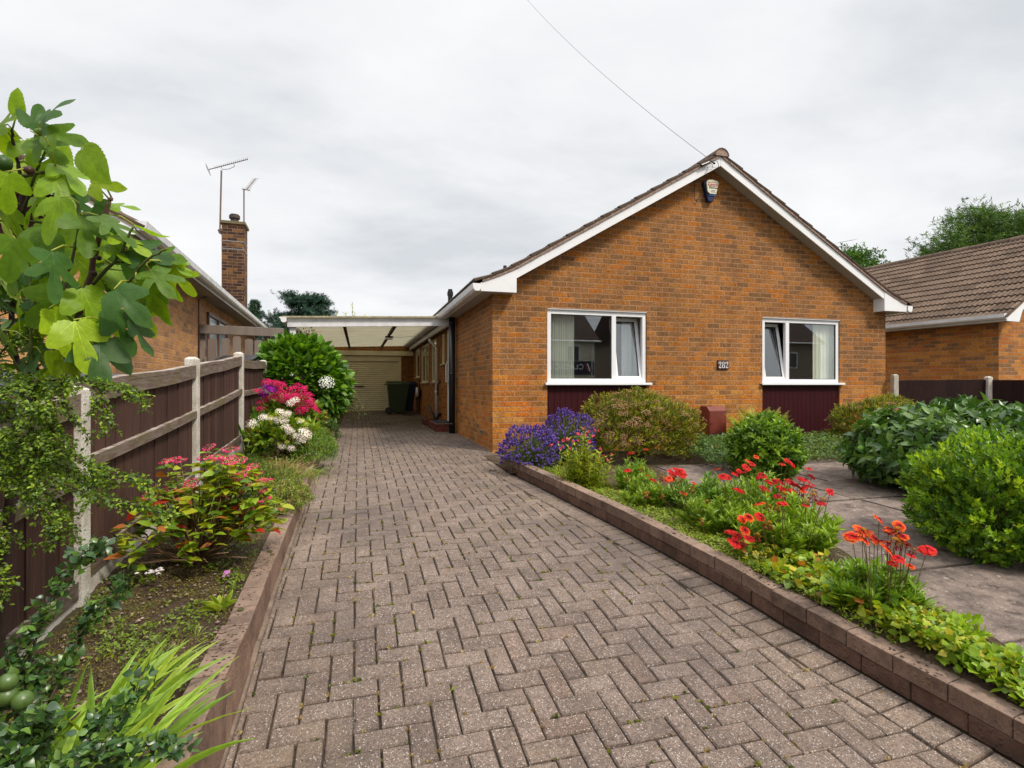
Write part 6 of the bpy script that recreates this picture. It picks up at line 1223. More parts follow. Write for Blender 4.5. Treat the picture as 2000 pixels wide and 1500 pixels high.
heads(t, 'flower', [bell.template()], [at(x, y, 4.95) for x, y in bk], frames(rng.normal(0, 1, (len(bk), 3)) + (0, -1, 0), None)[:, :, [0, 2, 1]] * rng.uniform(.016, .030, len(bk))[:, None, None])
# fern
t = thing('fern', 'yellow-green fern fronds behind the round shrub against the brick wall', 'fern', (6.15, 7.1, G_(6.1, 7.1)))
for i in range(17):
    th = rng.uniform(0, 6.28); b_ = np.array([6.12, 7.1, G_(6.1, 7.1)]); L_ = rng.uniform(.68, .95); d = np.array([math.cos(th) * .55, math.sin(th) * .35, 1.0]); g = Geo(); pts = [b_ + unit(d) * L_ * f + np.array([math.cos(th), math.sin(th) * .4, -.6]) * .20 * f * f for f in np.linspace(0, 1, 12)]; g.tube(pts, .004, 4, (.20, .20, .04))
    fr = np.linspace(.15, 1, 30); Q = np.array([[np.interp(f, np.linspace(0, 1, 12), np.array(pts)[:, k]) for k in range(3)] for f in fr]); tg = unit(pts[-1] - pts[0]); sd_ = unit(np.cross(tg, (math.cos(th), math.sin(th), .2)) + 1e-3)
    for s_ in (-1, 1): g.inst(LANCE, frames(np.tile(sd_ * s_ + tg * .4, (30, 1)) + rng.normal(0, .05, (30, 3)), np.tile((.1, -.8, .5), (30, 1))) * (.15 * np.sin(np.clip(fr * 3.2, 0, 3.1)) * 1.0 + .02)[:, None, None], Q, pick(((.34, .38, .02), (.40, .34, .02), (.24, .30, .015)), 30))
    obj('frond', g, LEAF, t)
WH = sprig(leaf_t(.46, .14, .2, 3), 8, 1, .9, .62, .45, 6, stem=False)
t, P, D = bush('round_shrub', 'small rounded mid-green shrub in front of the fern and the wall', 'shrub', (4.50, 5.12, G_(4.5, 5.1)), (4.50, 5.12, -.76), (.36, .36, .36), WH, 900, .10, ((.10, .20, .014), (.15, .27, .018), (.06, .13, .012), (.20, .33, .022)), up=.5, lump=.09, seed=41, hemi=-.9, ground=G_(4.5, 5.1), lo=.66, stems=10)
VB = sprig(leaf_t(.42, .16, .25, 4), 6, 1, 1.15, .78, .30, 7, stem=False)
t, P, D = bush('viburnum', 'wide dark green shrub with long glossy leaves at the right behind the patio', 'shrub', (6.05, 4.15, G_(6, 4)), (6.15, 4.15, -.72), (1.08, .80, .46), VB, 1500, .145, ((.055, .13, .020), (.085, .18, .028), (.040, .10, .018), (.12, .22, .030)), mat=GLOSSY, up=.30, lump=.09, seed=42, hemi=-.9, ground=G_(6, 4), lo=.70, stems=10, nrm_up=.6)
EU = sprig(leaf_t(.52, .10, .12, 4, -.15), 7, 1, .75, .44, .75, 8, stem=False)
t, P, D = bush('euonymus', 'bright lime-green leafy shrub filling the right edge in front of the darker shrub', 'shrub', (4.28, 2.62, G_(4.3, 2.6)), (4.28, 2.62, -.80), (.58, .56, .44), EU, 4200, .090, ((.20, .34, .015), (.12, .23, .014), (.34, .46, .02), (.055, .13, .012)), p=(.27, .32, .14, .27), up=.6, lump=.17, seed=43, hemi=-.92, ground=G_(4.3, 2.6), lo=.55, stems=12, mat=LEAF)

# ------------------------------------------------------------------ gaillardias
def daisy(seed=0, n=13, red=(.62, .015, .012), tipc=(.80, .16, .012), droop=.1, tipf=.55, disc=(.14, .03, .012), rings=2):
    r = np.random.default_rng(seed); g = Geo()
    for rg in range(rings):
        for k in range(n):
            th = 2 * math.pi * (k + .5 * rg) / n + r.normal(0, .06); c, s_ = math.cos(th), math.sin(th); L_ = (1 - .18 * rg) * r.uniform(.88, 1.06); dz = r.normal(0, .06) + .07 * rg
            q = [(.18, -.05, .02), (.18, .05, .02), (.6, .17, .05), (.60, 0, .01), (.60, -.17, .05), (.90, .19, 0), (.90, 0, -.02), (.90, -.19, 0), (1.02, .12, 0), (.93, .06, 0), (1.06, 0, 0), (.93, -.06, 0), (1.02, -.12, 0)]
            v = []; cc = []
            for (x, y, zz_) in q: x *= L_; zq = zz_ + dz - droop * x * x; v.append((x * c - y * s_, x * s_ + y * c, zq)); cc.append(np.array(tipc) if x > .82 * L_ else np.array(red) * (1 - .0) if x < tipf else (np.array(red) + np.array(tipc)) / 2)
            g.add(v, [[0, 1, 2, 3], [0, 3, 4], [3, 2, 5, 6], [4, 3, 6, 7], [6, 5, 8, 9], [6, 9, 10], [6, 10, 11], [7, 6, 11, 12]], np.array(cc) * r.uniform(.85, 1.1))
    seedhead(g, .26, .16, disc, r); return g.template()
def seedhead(g, rad, h, c, r, tip=None):
    n = 34; th = np.arange(n) * 2.4; f = (np.arange(n) + .5) / n; ph = f * 1.5; P = np.column_stack([rad * np.sin(ph) * np.cos(th), rad * np.sin(ph) * np.sin(th), h * np.cos(ph)]); s_ = rad * .30
    tq_ = Geo(); tq_.add([(-.5, -.5, 0), (.5, -.5, 0), (.5, .5, 0), (-.5, .5, 0), (0, 0, 1)], [[0, 1, 4], [1, 2, 4], [2, 3, 4], [3, 0, 4]])
    nr = unit(P * [1, 1, 1]); x_ = unit(np.cross(nr, r.normal(0, 1, nr.shape))); C = np.array(c)[None] * r.uniform(.6, 1.5, (n, 1))
    if tip is not None: C[f < .35] = np.array(tip) * r.uniform(.7, 1.2, (int((f < .35).sum()), 1))
    g.inst(tq_.template(), np.stack([x_, np.cross(nr, x_), nr], -1) * s_, P, C)
def spent(seed=0):
    r = np.random.default_rng(seed); g = Geo(); seedhead(g, .55, .75, (.26, .10, .015), r, (.55, .28, .03)); n = 12; th = np.arange(n) * 6.28 / n
    g.inst(leaf_t(.5, .1, .4, 2), frames(np.column_stack([np.cos(th), np.sin(th), -.8 + 0 * th]), None) * .62, np.column_stack([.4 * np.cos(th), .4 * np.sin(th), -.05 + 0 * th]), np.tile((.24, .012, .022), (n, 1)) * r.uniform(.5, 1.3, (n, 1))); return g.template()
DR = [daisy(s, red=(.50, .008, .012), tipc=(.62, .025, .015), tipf=.8, droop=.22, disc=(.10, .012, .012)) for s in range(3)]
DO = [daisy(s + 9, red=(.52, .009, .009), tipc=(.78, .13, .010), tipf=.80, droop=.14, disc=(.16, .03, .012)) for s in range(3)]
SP = [spent(s) for s in range(2)]
def gaillardia(label, b0, rad, h, nleaf, reds=(), oranges=(), sp_=(), d=None, cols=((.20, .34, .02), (.28, .40, .03), (.14, .26, .02)), fs=.040, leafL=.12, wide=1.0, nst=30):
    nleaf = int(nleaf * 2.6); nst = int(nst * 1.7); t = thing('gaillardia', label, 'flowering plant', b0, 'gaillardias in the right bed'); b0 = np.array(b0); g = Geo(); gl = Geo(); ends = []
    for lst in (reds, oranges, sp_):
        for (x, y) in lst: ends.append(at(x, y, d + rng.uniform(-.5, .5) * rad))
    if len(ends):
        for q in ends:
            s0 = b0 + np.array([(q[0] - b0[0]) * .55 + rng.normal(0, .015), (q[1] - b0[1]) * .55, .01]); g.tube([s0, (s0 + q) / 2 + rng.normal(0, .008, 3), q], .0022, 4, (.20, .17, .06), cap=False)
    for i in range(nst):
        th = rng.uniform(0, 6.28); rr = rad * math.sqrt(rng.random()); q = b0 + (rr * math.cos(th) * wide, rr * math.sin(th), h * rng.uniform(.45, 1.0) * (1 - .4 * rr / rad)); s0 = b0 + (q - b0) * (.5, .5, 0); g.tube([s0, (s0 + q) / 2, q], .002, 4, (.22, .28, .05), cap=False)
        k = max(3, nleaf // nst); f = rng.random(k) ** .8; Q = s0 + (q - s0) * f[:, None]; th = rng.uniform(0, 6.28, k); gl.inst(LANCE, frames(np.column_stack([np.cos(th) * .7, np.sin(th) * .7, rng.uniform(.3, 1.6, k)]), np.tile((0, 0, 1.), (k, 1)) + rng.normal(0, .5, (k, 3))) * (leafL * rng.uniform(.4, 1.1, k) * (1.1 - .6 * f))[:, None, None], Q, pick(cols, k, .2))
    obj('stems', g, LEAF, t); obj('foliage', gl, LEAF, t, True); i = 0
    for lst, TT, nm, s_ in ((reds, DR, 'flower_head', 1.), (oranges, DO, 'flower_head', .98), (sp_, SP, 'seed_head', .95)):
        k = len(lst)
        if k: heads(t, nm, TT, ends[i:i + k], upM(k, fs * s_ * rng.uniform(.62, 1.2, k), .34, np.array([[0, -.42, 0]]), ), pick(((1, 1, 1), (.72, .7, .8), (1.1, 1.3, 1.1)), k, .12) if nm != 'seed_head' else None, smooth=False); i += k
    return t
gaillardia('far clump of pale green stems with a few red flowers beside the penstemon', (2.62, 4.75, G_(2.6, 4.7)), .20, .40, 900, [(1232, 884), (1262, 877), (1265, 928), (1226, 918)], [], [(1226, 936), (1253, 918), (1292, 935)], d=4.85, fs=.034, nst=44)
gaillardia('leafy flowerless clump between the far and middle gaillardias', (2.45, 4.25, G_(2.5, 4.2)), .24, .30, 1100, [], [], [(1262, 966)], d=4.4, cols=((.22, .34, .03), (.30, .40, .04), (.15, .25, .02)))
gaillardia('pale feathery leafy clump between the kerb and the tall scarlet clump', (2.55, 3.45, G_(2.5, 3.4)), .26, .34, 1300, [], [], [(1370, 1018)], d=3.6, cols=((.24, .37, .03), (.30, .42, .04), (.17, .28, .03)))
gaillardia('middle clump of grey-green leaves with red flowers and dark seed heads', (2.80, 3.95, G_(2.8, 3.9)), .30, .42, 1500, [(1276, 937), (1307, 934), (1316, 928), (1328, 921), (1333, 930), (1322, 916), (1336, 926), (1312, 922)], [(1307, 934), (1355, 943), (1335, 963)], [(1350, 957), (1325, 940), (1383, 983), (1375, 1000), (1294, 970), (1381, 1017)], d=4.05, cols=((.16, .30, .05), (.24, .36, .04), (.12, .24, .03)), fs=.036)
gaillardia('tall clump crowded with scarlet flowers in front of the round shrub', (3.05, 3.55, G_(3.0, 3.5)), .34, .50, 1500, [(1458, 912), (1453, 921), (1470, 906), (1443, 920), (1436, 925), (1490, 928), (1480, 932), (1497, 937), (1503, 942), (1513, 940), (1521, 937), (1528, 942), (1536, 936), (1545, 941), (1553, 946), (1565, 935), (1574, 937), (1540, 900), (1547, 906), (1528, 906), (1560, 950), (1548, 958), (1530, 955), (1580, 949), (1492, 953), (1500, 957), (1520, 949), (1570, 952), (1588, 947), (1621, 957), (1580, 915), (1586, 930), (1446, 957), (1440, 955), (1412, 930), (1423, 932)], [(1400, 916), (1410, 929), (1477, 892), (1463, 901)], [(1590, 965), (1563, 963), (1505, 945)], d=3.95, fs=.034, nst=46)
gaillardia('clump of bright green foliage with red flowers and spent seed heads nearer the kerb', (2.80, 3.00, G_(2.8, 3.0)), .36, .44, 2200, [(1528, 982), (1518, 968), (1574, 987), (1485, 1008), (1622, 960), (1604, 982), (1428, 1038), (1440, 1046), (1428, 1053), (1452, 1034), (1447, 1062), (1460, 1050), (1467, 1052), (1437, 1060)], [(1484, 1010), (1463, 1010), (1450, 1014), (1483, 983), (1455, 1035), (1570, 960)], [(1500, 993), (1517, 995), (1575, 982), (1588, 972), (1605, 980), (1500, 1026), (1528, 968), (1478, 1049), (1439, 1051)], d=3.25, fs=.034, nst=60, cols=((.24, .38, .02), (.32, .44, .03), (.16, .28, .02)))
gaillardia('nearest clump with orange-tipped red flowers on tall stems at the edge of the patio', (2.62, 2.18, G_(2.6, 2.1)), .22, .30, 1300, [(1745, 1100), (1754, 1090), (1780, 1084), (1811, 1073), (1735, 1038)], [(1717, 1014), (1757, 1027), (1664, 1048), (1697, 1037), (1683, 1036), (1722, 1058), (1708, 1052), (1733, 1072), (1764, 1048), (1778, 1105), (1690, 1055), (1740, 1035), (1770, 1060), (1797, 1190)], [(1684, 1042), (1752, 1040), (1747, 1062), (1760, 1064), (1738, 1080), (1783, 1077), (1777, 1175)], d=2.62, fs=.038, nst=44, cols=((.18, .33, .02), (.24, .38, .03), (.12, .24, .02)), leafL=.13)
blades('montbretia', 'yellow-green blade leaves entering at the right edge by the kerb', (2.98, 1.52, G_(2.9, 1.5)), 9, .38, .016, (-.9, .12, .35), .16, ((.34, .44, .03), (.42, .48, .04)), .03, droop=.30)
t, P, D = bush('weed', 'light green leafy weed beside the fallen gaillardia flower', 'plant', (2.78, 1.86, G_(2.7, 1.8)), (2.78, 1.86, G_(2.7, 1.8) + .04), (.09, .08, .07), OV, 70, .05, ((.26, .42, .03), (.34, .48, .04)), stems=3, lo=.3, hemi=-.1, stemr=.002)
# ------------------------------------------------------------------ fig tree at the left
def fig_leaf(seed=0, lobes=3):
    """lobed leaf along +y, one unit long, as a ring fan with raised veins"""
    r = np.random.default_rng(seed)
    if lobes == 3: key = [(0, .0), (-18, .05), (-60, .28), (-100, .36), (-128, .42), (-150, .45), (0, 0)]
    pts = []
    # outline given as polar radius around (0, .30): angle from +y
    if lobes == 5: prof = [(0, .72), (9, .66), (19, .42), (28, .20), (34, .20), (44, .44), (54, .58), (63, .54), (75, .30), (84, .22), (96, .34), (110, .43), (128, .40), (146, .33), (165, .27), (180, .18)]
    elif lobes == 3: prof = [(0, .72), (10, .66), (20, .52), (30, .30), (38, .19), (48, .26), (60, .44), (74, .50), (88, .44), (104, .38), (122, .37), (142, .34), (162, .28), (180, .18)]
    else: prof = [(0, .72), (15, .60), (30, .48), (48, .39), (68, .34), (90, .32), (115, .31), (140, .29), (160, .25), (180, .18)]
    A = np.array([p[0] for p in prof]); Rr = np.array([p[1] for p in prof]); n = 56; g = Geo(); asym = r.uniform(-.06, .06)
    def surf(x, y, dz=0): return (x, y, .16 * abs(x) - .22 * (y ** 2) - .55 * x * x + .025 * math.sin(9 * x + 3) * math.cos(7 * y) + dz)
    rings = []
    for f in (.0, .35, .7, 1.0):
        row = []
        for i in range(n):
            a = i / n * 360; aa = a if a <= 180 else 360 - a; rad = np.interp(aa, A, Rr) * (1 + (.5 if a > 180 else -.5) * asym * 2) + (.012 * math.sin(i * 2.9) if f == 1 else 0); s_ = math.sin(R(a)); c = math.cos(R(a)); row.append(surf(rad * f * s_, .30 + rad * f * c))
        rings.append(row)
    V = np.array(rings).reshape(-1, 3); Fq = [[k * n + i, k * n + (i + 1) % n, (k + 1) * n + (i + 1) % n, (k + 1) * n + i] for k in range(3) for i in range(n)]
    C = np.ones((len(V), 3)); C[-n:] = (1.08, 1.06, 1.1); g.add(V, np.array(Fq), C)
    tips = [(0, .70), (54, .56), (-54, .56), (112, .44), (-112, .44)] if lobes == 5 else [(0, .68), (74, .5), (-74, .5), (38, .28), (-38, .28)] if lobes == 3 else [(0, .70), (50, .44), (-50, .44), (90, .38), (-90, .38)]
    for (a, rad) in tips:
        p0 = (0, .06); p1 = (rad * .93 * math.sin(R(a)), .30 + rad * .93 * math.cos(R(a))); w_ = .011 if a == 0 else .008
        d = unit(np.array(p1) - p0); nr = np.array([-d[1], d[0]]); v = []
        for k in range(7): f = k / 6; q = np.array(p0) * (1 - f) + np.array(p1) * f; ww = w_ * (1 - .8 * f); v += [surf(*(q - nr * ww), .004), surf(*(q + nr * ww), .004)]
        g.add(v, np.array([[2 * k, 2 * k + 1, 2 * k + 3, 2 * k + 2] for k in range(6)]), (1.55, 1.35, 2.2))
        if a == 0:
            for s_ in (-1, 1):
                for t0 in (.35, .5, .65, .8):
                    q0 = np.array(p0) * (1 - t0) + np.array(p1) * t0; q1 = q0 + np.array([s_ * .17 * (1.1 - t0), .12]); v = []
                    d2 = unit(q1 - q0); n2 = np.array([-d2[1], d2[0]])
                    for k in range(3): f = k / 2; q = q0 * (1 - f) + q1 * f; v += [surf(*(q - n2 * .004 * (1 - .6 * f)), .004), surf(*(q + n2 * .004 * (1 - .6 * f)), .004)]
                    g.add(v, np.array([[2 * k, 2 * k + 1, 2 * k + 3, 2 * k + 2] for k in range(2)]), (1.4, 1.25, 1.9))
    return g.template()
FT = [fig_leaf(0, 5), fig_leaf(1, 3), fig_leaf(2, 1), fig_leaf(3, 3), fig_leaf(4, 5)]
FIGLEAF = leaf_mat('fig_leaf', .42, .48, .25)
root = np.array([-1.22, 2.30, -1.10]); t = thing('fig_tree', 'fig tree with large lobed bright green leaves rising over the left fence', 'tree', root)
def bz_(pts, n=10):
    P = np.array(pts, float); k = len(P); o = []
    for i in range(k - 1):
        p0, p1, p2, p3 = P[max(i - 1, 0)], P[i], P[i + 1], P[min(i + 2, k - 1)]
        for f in np.linspace(0, 1, n, endpoint=False): o.append(.5 * ((2 * p1) + (p2 - p0) * f + (2 * p0 - 5 * p1 + 4 * p2 - p3) * f * f + (3 * p1 - p0 - 3 * p2 + p3) * f ** 3))
    return np.array(o + [P[-1]])
DK, BR = (.045, .028, .020), (.13, .07, .05)
BRN = [([root, at(30, 860, 1.95), at(60, 790, 1.90), at(95, 738, 1.85), at(135, 665, 1.82), at(168, 570, 1.80), at(190, 480, 1.78), at(208, 410, 1.78), at(217, 386, 1.78)], .017, .006, DK, BR),
       ([at(85, 742, 1.86), at(40, 720, 1.9), at(20, 640, 1.95), at(38, 520, 1.9), at(44, 430, 1.86), at(40, 350, 1.84), at(28, 290, 1.82), at(24, 252, 1.8)], .012, .004, DK, DK),
       ([at(95, 738, 1.86), at(160, 700, 1.82), at(205, 640, 1.78), at(245, 560, 1.75), at(285, 510, 1.72), at(325, 486, 1.7)], .008, .003, DK, (.10, .12, .03)),
       ([at(60, 770, 1.9), at(110, 705, 2.0), at(200, 640, 2.05), at(270, 592, 2.1), at(335, 540, 2.1)], .010, .004, (.12, .09, .07), BR),
       ([at(100, 730, 1.84), at(112, 640, 1.76), at(128, 560, 1.74), at(150, 470, 1.72), at(153, 395, 1.72)], .007, .003, DK, (.09, .10, .03)),
       ([at(42, 420, 1.86), at(60, 372, 1.83), at(72, 330, 1.8), at(92, 290, 1.8)], .006, .003, DK, (.10, .14, .03)),
       ([at(44, 345, 1.84), at(80, 338, 1.8), at(110, 330, 1.78)], .006, .003, DK, (.10, .14, .03)),
       ([at(168, 570, 1.8), at(230, 500, 1.75), at(262, 440, 1.72)], .006, .003, DK, (.10, .14, .03)),
       ([at(95, 738, 1.86), at(140, 745, 1.8), at(190, 725, 1.74)], .008, .003, DK, (.10, .10, .03)),
       ([at(30, 700, 1.9), at(-20, 600, 1.9), at(-30, 450, 1.9), at(-10, 330, 1.88)], .010, .004, DK, DK),
       ([at(85, 742, 1.86), at(60, 680, 1.78), at(64, 600, 1.74), at(60, 520, 1.72)], .006, .003, (.08, .09, .03), (.10, .14, .03))]
curves = []
for pts, r0, r1, c0, c1 in BRN:
    q = bz_(pts, 6); n = len(q); q = q + rng.normal(0, .002, q.shape) * (np.arange(n)[:, None] > 2); g = Geo(); rr = np.linspace(r0, r1, n) * (1 + .12 * np.sin(np.arange(n) * 2.2)); g.tube(q, list(rr), 8, c0)
    g.c = [np.array(c0)[None] * (1 - f[:, None]) + np.array(c1)[None] * f[:, None] for f in [np.repeat(np.linspace(0, 1, n), 8)]]
    obj('branch' if pts is not BRN[0][0] else 'trunk', g, BARK, t, True); curves.append(q[int(n * .25):])
CP_ = np.concatenate(curves)
# leaf centres: x, y, size, hang direction (degrees from straight down, + to the right), depth offset, kind
L_ = [(98, 214, 88, 150, -.05, 3), (70, 232, 70, 165, 0, 1), (30, 205, 60, 170, 0, 2), (118, 262, 95, 80, -.05, 1), (88, 285, 90, 60, 0, 0), (175, 312, 105, 40, -.08, 2), (60, 300, 85, 30, .05, 1), (10, 235, 80, 120, 0, 1), (15, 275, 70, 10, 0, 2), (140, 340, 90, 50, .02, 3),
      (120, 375, 100, 30, 0, 1), (200, 360, 75, 90, -.06, 3), (150, 405, 95, 20, .03, 0), (100, 420, 110, -10, -.05, 1), (60, 400, 100, -20, .04, 4), (15, 370, 90, 0, -.03, 1), (25, 440, 100, 10, .04, 3), (85, 330, 100, -60, .05, 1), (120, 300, 90, 20, .08, 2), (195, 420, 85, 40, .02, 3),
      (225, 440, 100, 60, -.06, 0), (255, 470, 95, 70, -.03, 1), (235, 400, 60, 100, 0, 3), (170, 450, 110, 30, -.08, 1), (130, 470, 100, 0, .05, 0), (75, 480, 110, -30, -.04, 3), (20, 500, 105, -10, -.08, 1), (45, 545, 100, 20, .05, 4), (110, 530, 120, 20, -.1, 0), (165, 520, 110, 50, .02, 1),
      (210, 500, 100, 60, .06, 3), (285, 490, 105, 80, -.04, 1), (320, 500, 85, 90, 0, 3), (345, 515, 75, 70, .03, 1), (350, 545, 80, 40, .02, 0), (310, 545, 95, 50, -.05, 4), (270, 530, 100, 30, 0, 1), (235, 540, 100, 40, .05, 2), (290, 580, 95, 30, -.04, 3), (305, 600, 80, 20, 0, 1),
      (250, 590, 110, 50, -.08, 3), (215, 590, 100, 10, .05, 0), (180, 600, 120, 30, -.05, 1), (140, 590, 100, -20, .04, 3), (90, 600, 110, -40, -.04, 1), (30, 610, 110, -20, .02, 0), (60, 650, 100, -60, .04, 2), (120, 640, 110, 20, -.1, 1), (160, 665, 120, 25, -.12, 3), (200, 650, 115, 15, .03, 0),
      (240, 640, 110, 30, -.02, 1), (270, 655, 85, 10, 0, 3), (195, 700, 120, 20, -.10, 1), (150, 700, 95, -30, .05, 4), (105, 715, 90, 0, -.04, 2), (60, 705, 80, -60, 0, 1), (130, 735, 85, 10, .0, 3), (85, 745, 70, -10, .03, 1), (225, 690, 90, 10, .05, 2), (10, 680, 100, -10, 0, 1),
      (330, 560, 70, 30, .08, 1), (280, 620, 80, 30, .06, 1), (185, 560, 90, 0, .1, 3), (75, 560, 90, 0, .12, 1), (30, 330, 80, 60, .1, 1), (250, 560, 90, 60, .1, 4), (290, 455, 70, 60, .05, 2), (150, 500, 95, -20, .12, 2), (5, 560, 95, 30, .1, 3), (110, 450, 90, 40, .12, 3), (205, 470, 80, 10, .12, 1), (65, 345, 80, -30, .1, 0), (5, 420, 90, 40, .1, 0), (165, 640, 90, -10, .12, 1)]
gs = [[], [], []]; gp = Geo()
for (x, y, s_, ang, dd, kd) in list(L_)[::3]: L_.append((x * .94 + rng.normal(-4, 20), 480 + (y - 480) * .93 + rng.normal(8, 20), s_ * rng.uniform(.55, .95), ang + rng.normal(0, 45), dd + rng.uniform(-.05, .14), int(rng.integers(5))))
for i, (x, y, s_, ang, dd, kd) in enumerate(L_):
    d = 1.78 + dd * 1.3 + rng.normal(0, .02); c = at(x, y, d); L = s_ * d / F * .90; a = R(ang)
    rt = np.array([CS, -SN, 0]); fw = np.array([SN, CS, 0]); up_ = np.array([0, 0, 1.])
    ax_ = unit(rt * math.sin(a) * 1. - up_ * math.cos(a) + fw * rng.uniform(-.45, .35)); nr = unit(-fw * rng.uniform(.1, 1.) + up_ * rng.uniform(.1, 1.2) + rt * rng.normal(0, .75))
    u = rng.random(); col = np.array((.19, .32, .014) if u < .44 else (.28, .41, .018) if u < .64 else (.11, .21, .020) if u < .82 else (.06, .14, .03)) * rng.uniform(.85, 1.15)
    gs[i % 3].append((kd, frames(ax_[None], nr[None])[0] * L, c - ax_ * L * .45, col))
    b0 = c - ax_ * L * .42; k = np.argmin(np.linalg.norm(CP_ - b0, axis=1) + .3 * rng.random(len(CP_)) * 0); q = CP_[k]
    if np.linalg.norm(q - b0) > .17:
        q2 = q; mid = (q + b0) / 2 + up_ * .02; gp.tube([q, mid, b0], [.0042, .0034, .0022], 5, (.12, .13, .04))
    else: gp.tube([q, (q + b0) / 2 + up_ * .012, b0], [.0030, .0024, .0020], 5, (.42, .46, .06))
obj('leaf_stalks', gp, LEAF, t, True, kind='stuff')
for lst in gs:
    for kd, M_, P_, c_ in lst: g = Geo(); g.inst(FT[kd], M_[None], P_[None], c_[None]); obj('leaf', g, FIGLEAF, t, True)
for x, y, rpx, c_, sq in ((57, 333, 9, (.10, .04, .03), 1.), (193, 504, 5, (.06, .025, .02), 1.), (183, 534, 6, (.06, .025, .02), 1.), (140, 595, 8, (.16, .10, .08), 1.), (168, 426, 13, (.05, .12, .03), .6), (5, 318, 16, (.06, .13, .03), .7), (78, 258, 8, (.2, .3, .04), .7)):
    g = Geo(); c = at(x, y, 1.76); r_ = rpx * 1.76 / F; g.tube([c + (-r_ * 1.3, 0, r_ * .3), c + (-r_ * .8, 0, r_ * .2), c, c + (r_ * .7, 0, -r_ * .1), c + (r_ * .95, 0, -r_ * .15)], [r_ * .15, r_ * .6, r_, r_ * .75, r_ * .2], 10, c_); obj('fig', g, LEAF, t, True)

# ------------------------------------------------------------------ arching cotoneaster in front of the fence
def spray(g, gl, pts, r0, nside, lsz, cols, sd_len=.12, stem=(.07, .04, .025), dens=260, fl=.5, hang=-.25, jitter=.006, T=None):
    q = bz_(pts, 9); n = len(q); g.tube(q, list(np.linspace(r0, r0 * .25, n)), 5, stem); L = np.linalg.norm(np.diff(q, axis=0), axis=1).sum(); tw = [q]
    for k in range(nside):
        i = int(rng.uniform(.12, .97) * (n - 1)); p0 = q[i]; tg = unit(q[min(i + 1, n - 1)] - q[max(i - 1, 0)]); s_ = (-1) ** k; sd_ = unit(np.cross(tg, (0, 0, 1.)))
        l = sd_len * rng.uniform(.4, 1.2) * (1.1 - .6 * i / n); d = unit(tg * .75 + sd_ * s_ * rng.uniform(.3, .9) + np.array([0, 0, rng.uniform(hang - .25, hang + .45)])); p1 = p0 + d * l * .5; p2 = p0 + d * l + np.array([0, 0, hang * l * .5]); g.tube([p0, p1, p2], [r0 * .35, r0 * .25, r0 * .12], 4, stem); tw.append(np.array([p0 * (1 - f) + p1 * f if f < .5 else p1 * (1 - f) + p2 * f for f in np.linspace(0, 1, 5)]) if False else np.array([p0, p1, p2]))
    for w_ in tw:
        l = np.linalg.norm(np.diff(w_, axis=0), axis=1); tot = l.sum(); k = max(4, int(tot * dens)); f = rng.random(k) * tot; cs = np.concatenate([[0], np.cumsum(l)]); Q = np.stack([np.interp(f, cs, w_[:, j]) for j in range(3)], 1) + rng.normal(0, jitter, (k, 3)); tg = unit(w_[-1] - w_[0])
        ax_ = tg * .5 + rng.normal(0, .7, (k, 3)); gl.inst(T or ROUND_S, frames(ax_, np.array([0, -.3, 1.]) + rng.normal(0, fl, (k, 3))) * (lsz * rng.uniform(.6, 1.25, k))[:, None, None], Q, pick(cols, k, .25))
ROUND_S = leaf_t(.66, .12, .1, 2)
t = thing('cotoneaster', 'arching shrub with horizontal sprays of tiny green leaves hanging in front of the left fence', 'shrub', at(-120, 1240, 1.75)); g = Geo(); gl = Geo()
CC = ((.16, .25, .018), (.09, .16, .014), (.25, .36, .025), (.05, .10, .012), (.12, .20, .015))
S = [([(-90, 800, 1.75), (30, 752, 1.70), (110, 742, 1.66), (190, 748, 1.62), (250, 762, 1.6), (294, 780, 1.58)], 10, 1.), ([(-90, 830, 1.75), (20, 800, 1.7), (70, 812, 1.66), (112, 850, 1.62), (140, 872, 1.6)], 9, .9),
     ([(-100, 880, 1.72), (10, 850, 1.66), (90, 868, 1.62), (170, 905, 1.58), (240, 930, 1.55), (306, 950, 1.54)], 13, 1.1), ([(-100, 940, 1.7), (0, 905, 1.65), (90, 930, 1.6), (180, 968, 1.56), (240, 985, 1.54), (288, 990, 1.53), (322, 1010, 1.52)], 13, 1.1),
     ([(-100, 900, 1.74), (20, 880, 1.70), (100, 900, 1.68), (160, 930, 1.64), (215, 950, 1.62)], 12, 1.), ([(-100, 990, 1.66), (0, 950, 1.62), (60, 975, 1.58), (100, 1010, 1.56), (98, 1068, 1.55)], 10, .8), ([(-100, 960, 1.72), (0, 930, 1.68), (70, 950, 1.62), (120, 1000, 1.6), (150, 1060, 1.58)], 10, .7),
     ([(-80, 1050, 1.6), (-20, 1010, 1.6), (10, 1050, 1.58), (15, 1065, 1.58)], 6, .6), ([(-60, 760, 1.8), (0, 690, 1.8), (40, 655, 1.8), (70, 640, 1.8)], 8, .8), ([(-100, 720, 1.78), (0, 720, 1.76), (60, 745, 1.72), (120, 770, 1.7)], 12, .9),
     ([(-100, 860, 1.7), (-10, 840, 1.68), (50, 870, 1.64), (90, 910, 1.62)], 12, .9), ([(-100, 1120, 1.55), (-30, 1100, 1.55), (0, 1130, 1.54), (8, 1170, 1.54)], 6, .6), ([(-90, 790, 1.7), (0, 770, 1.66), (50, 790, 1.62), (100, 800, 1.6)], 10, .8), ([(180, 748, 1.62), (205, 790, 1.6), (212, 815, 1.6)], 3, .4), ([(120, 745, 1.66), (125, 790, 1.64), (150, 830, 1.62)], 4, .5),
     ([(-100, 920, 1.78), (30, 900, 1.76), (120, 925, 1.72), (200, 945, 1.7)], 10, .9), ([(-100, 830, 1.85), (0, 810, 1.82), (80, 850, 1.8), (140, 900, 1.78)], 10, .9)]
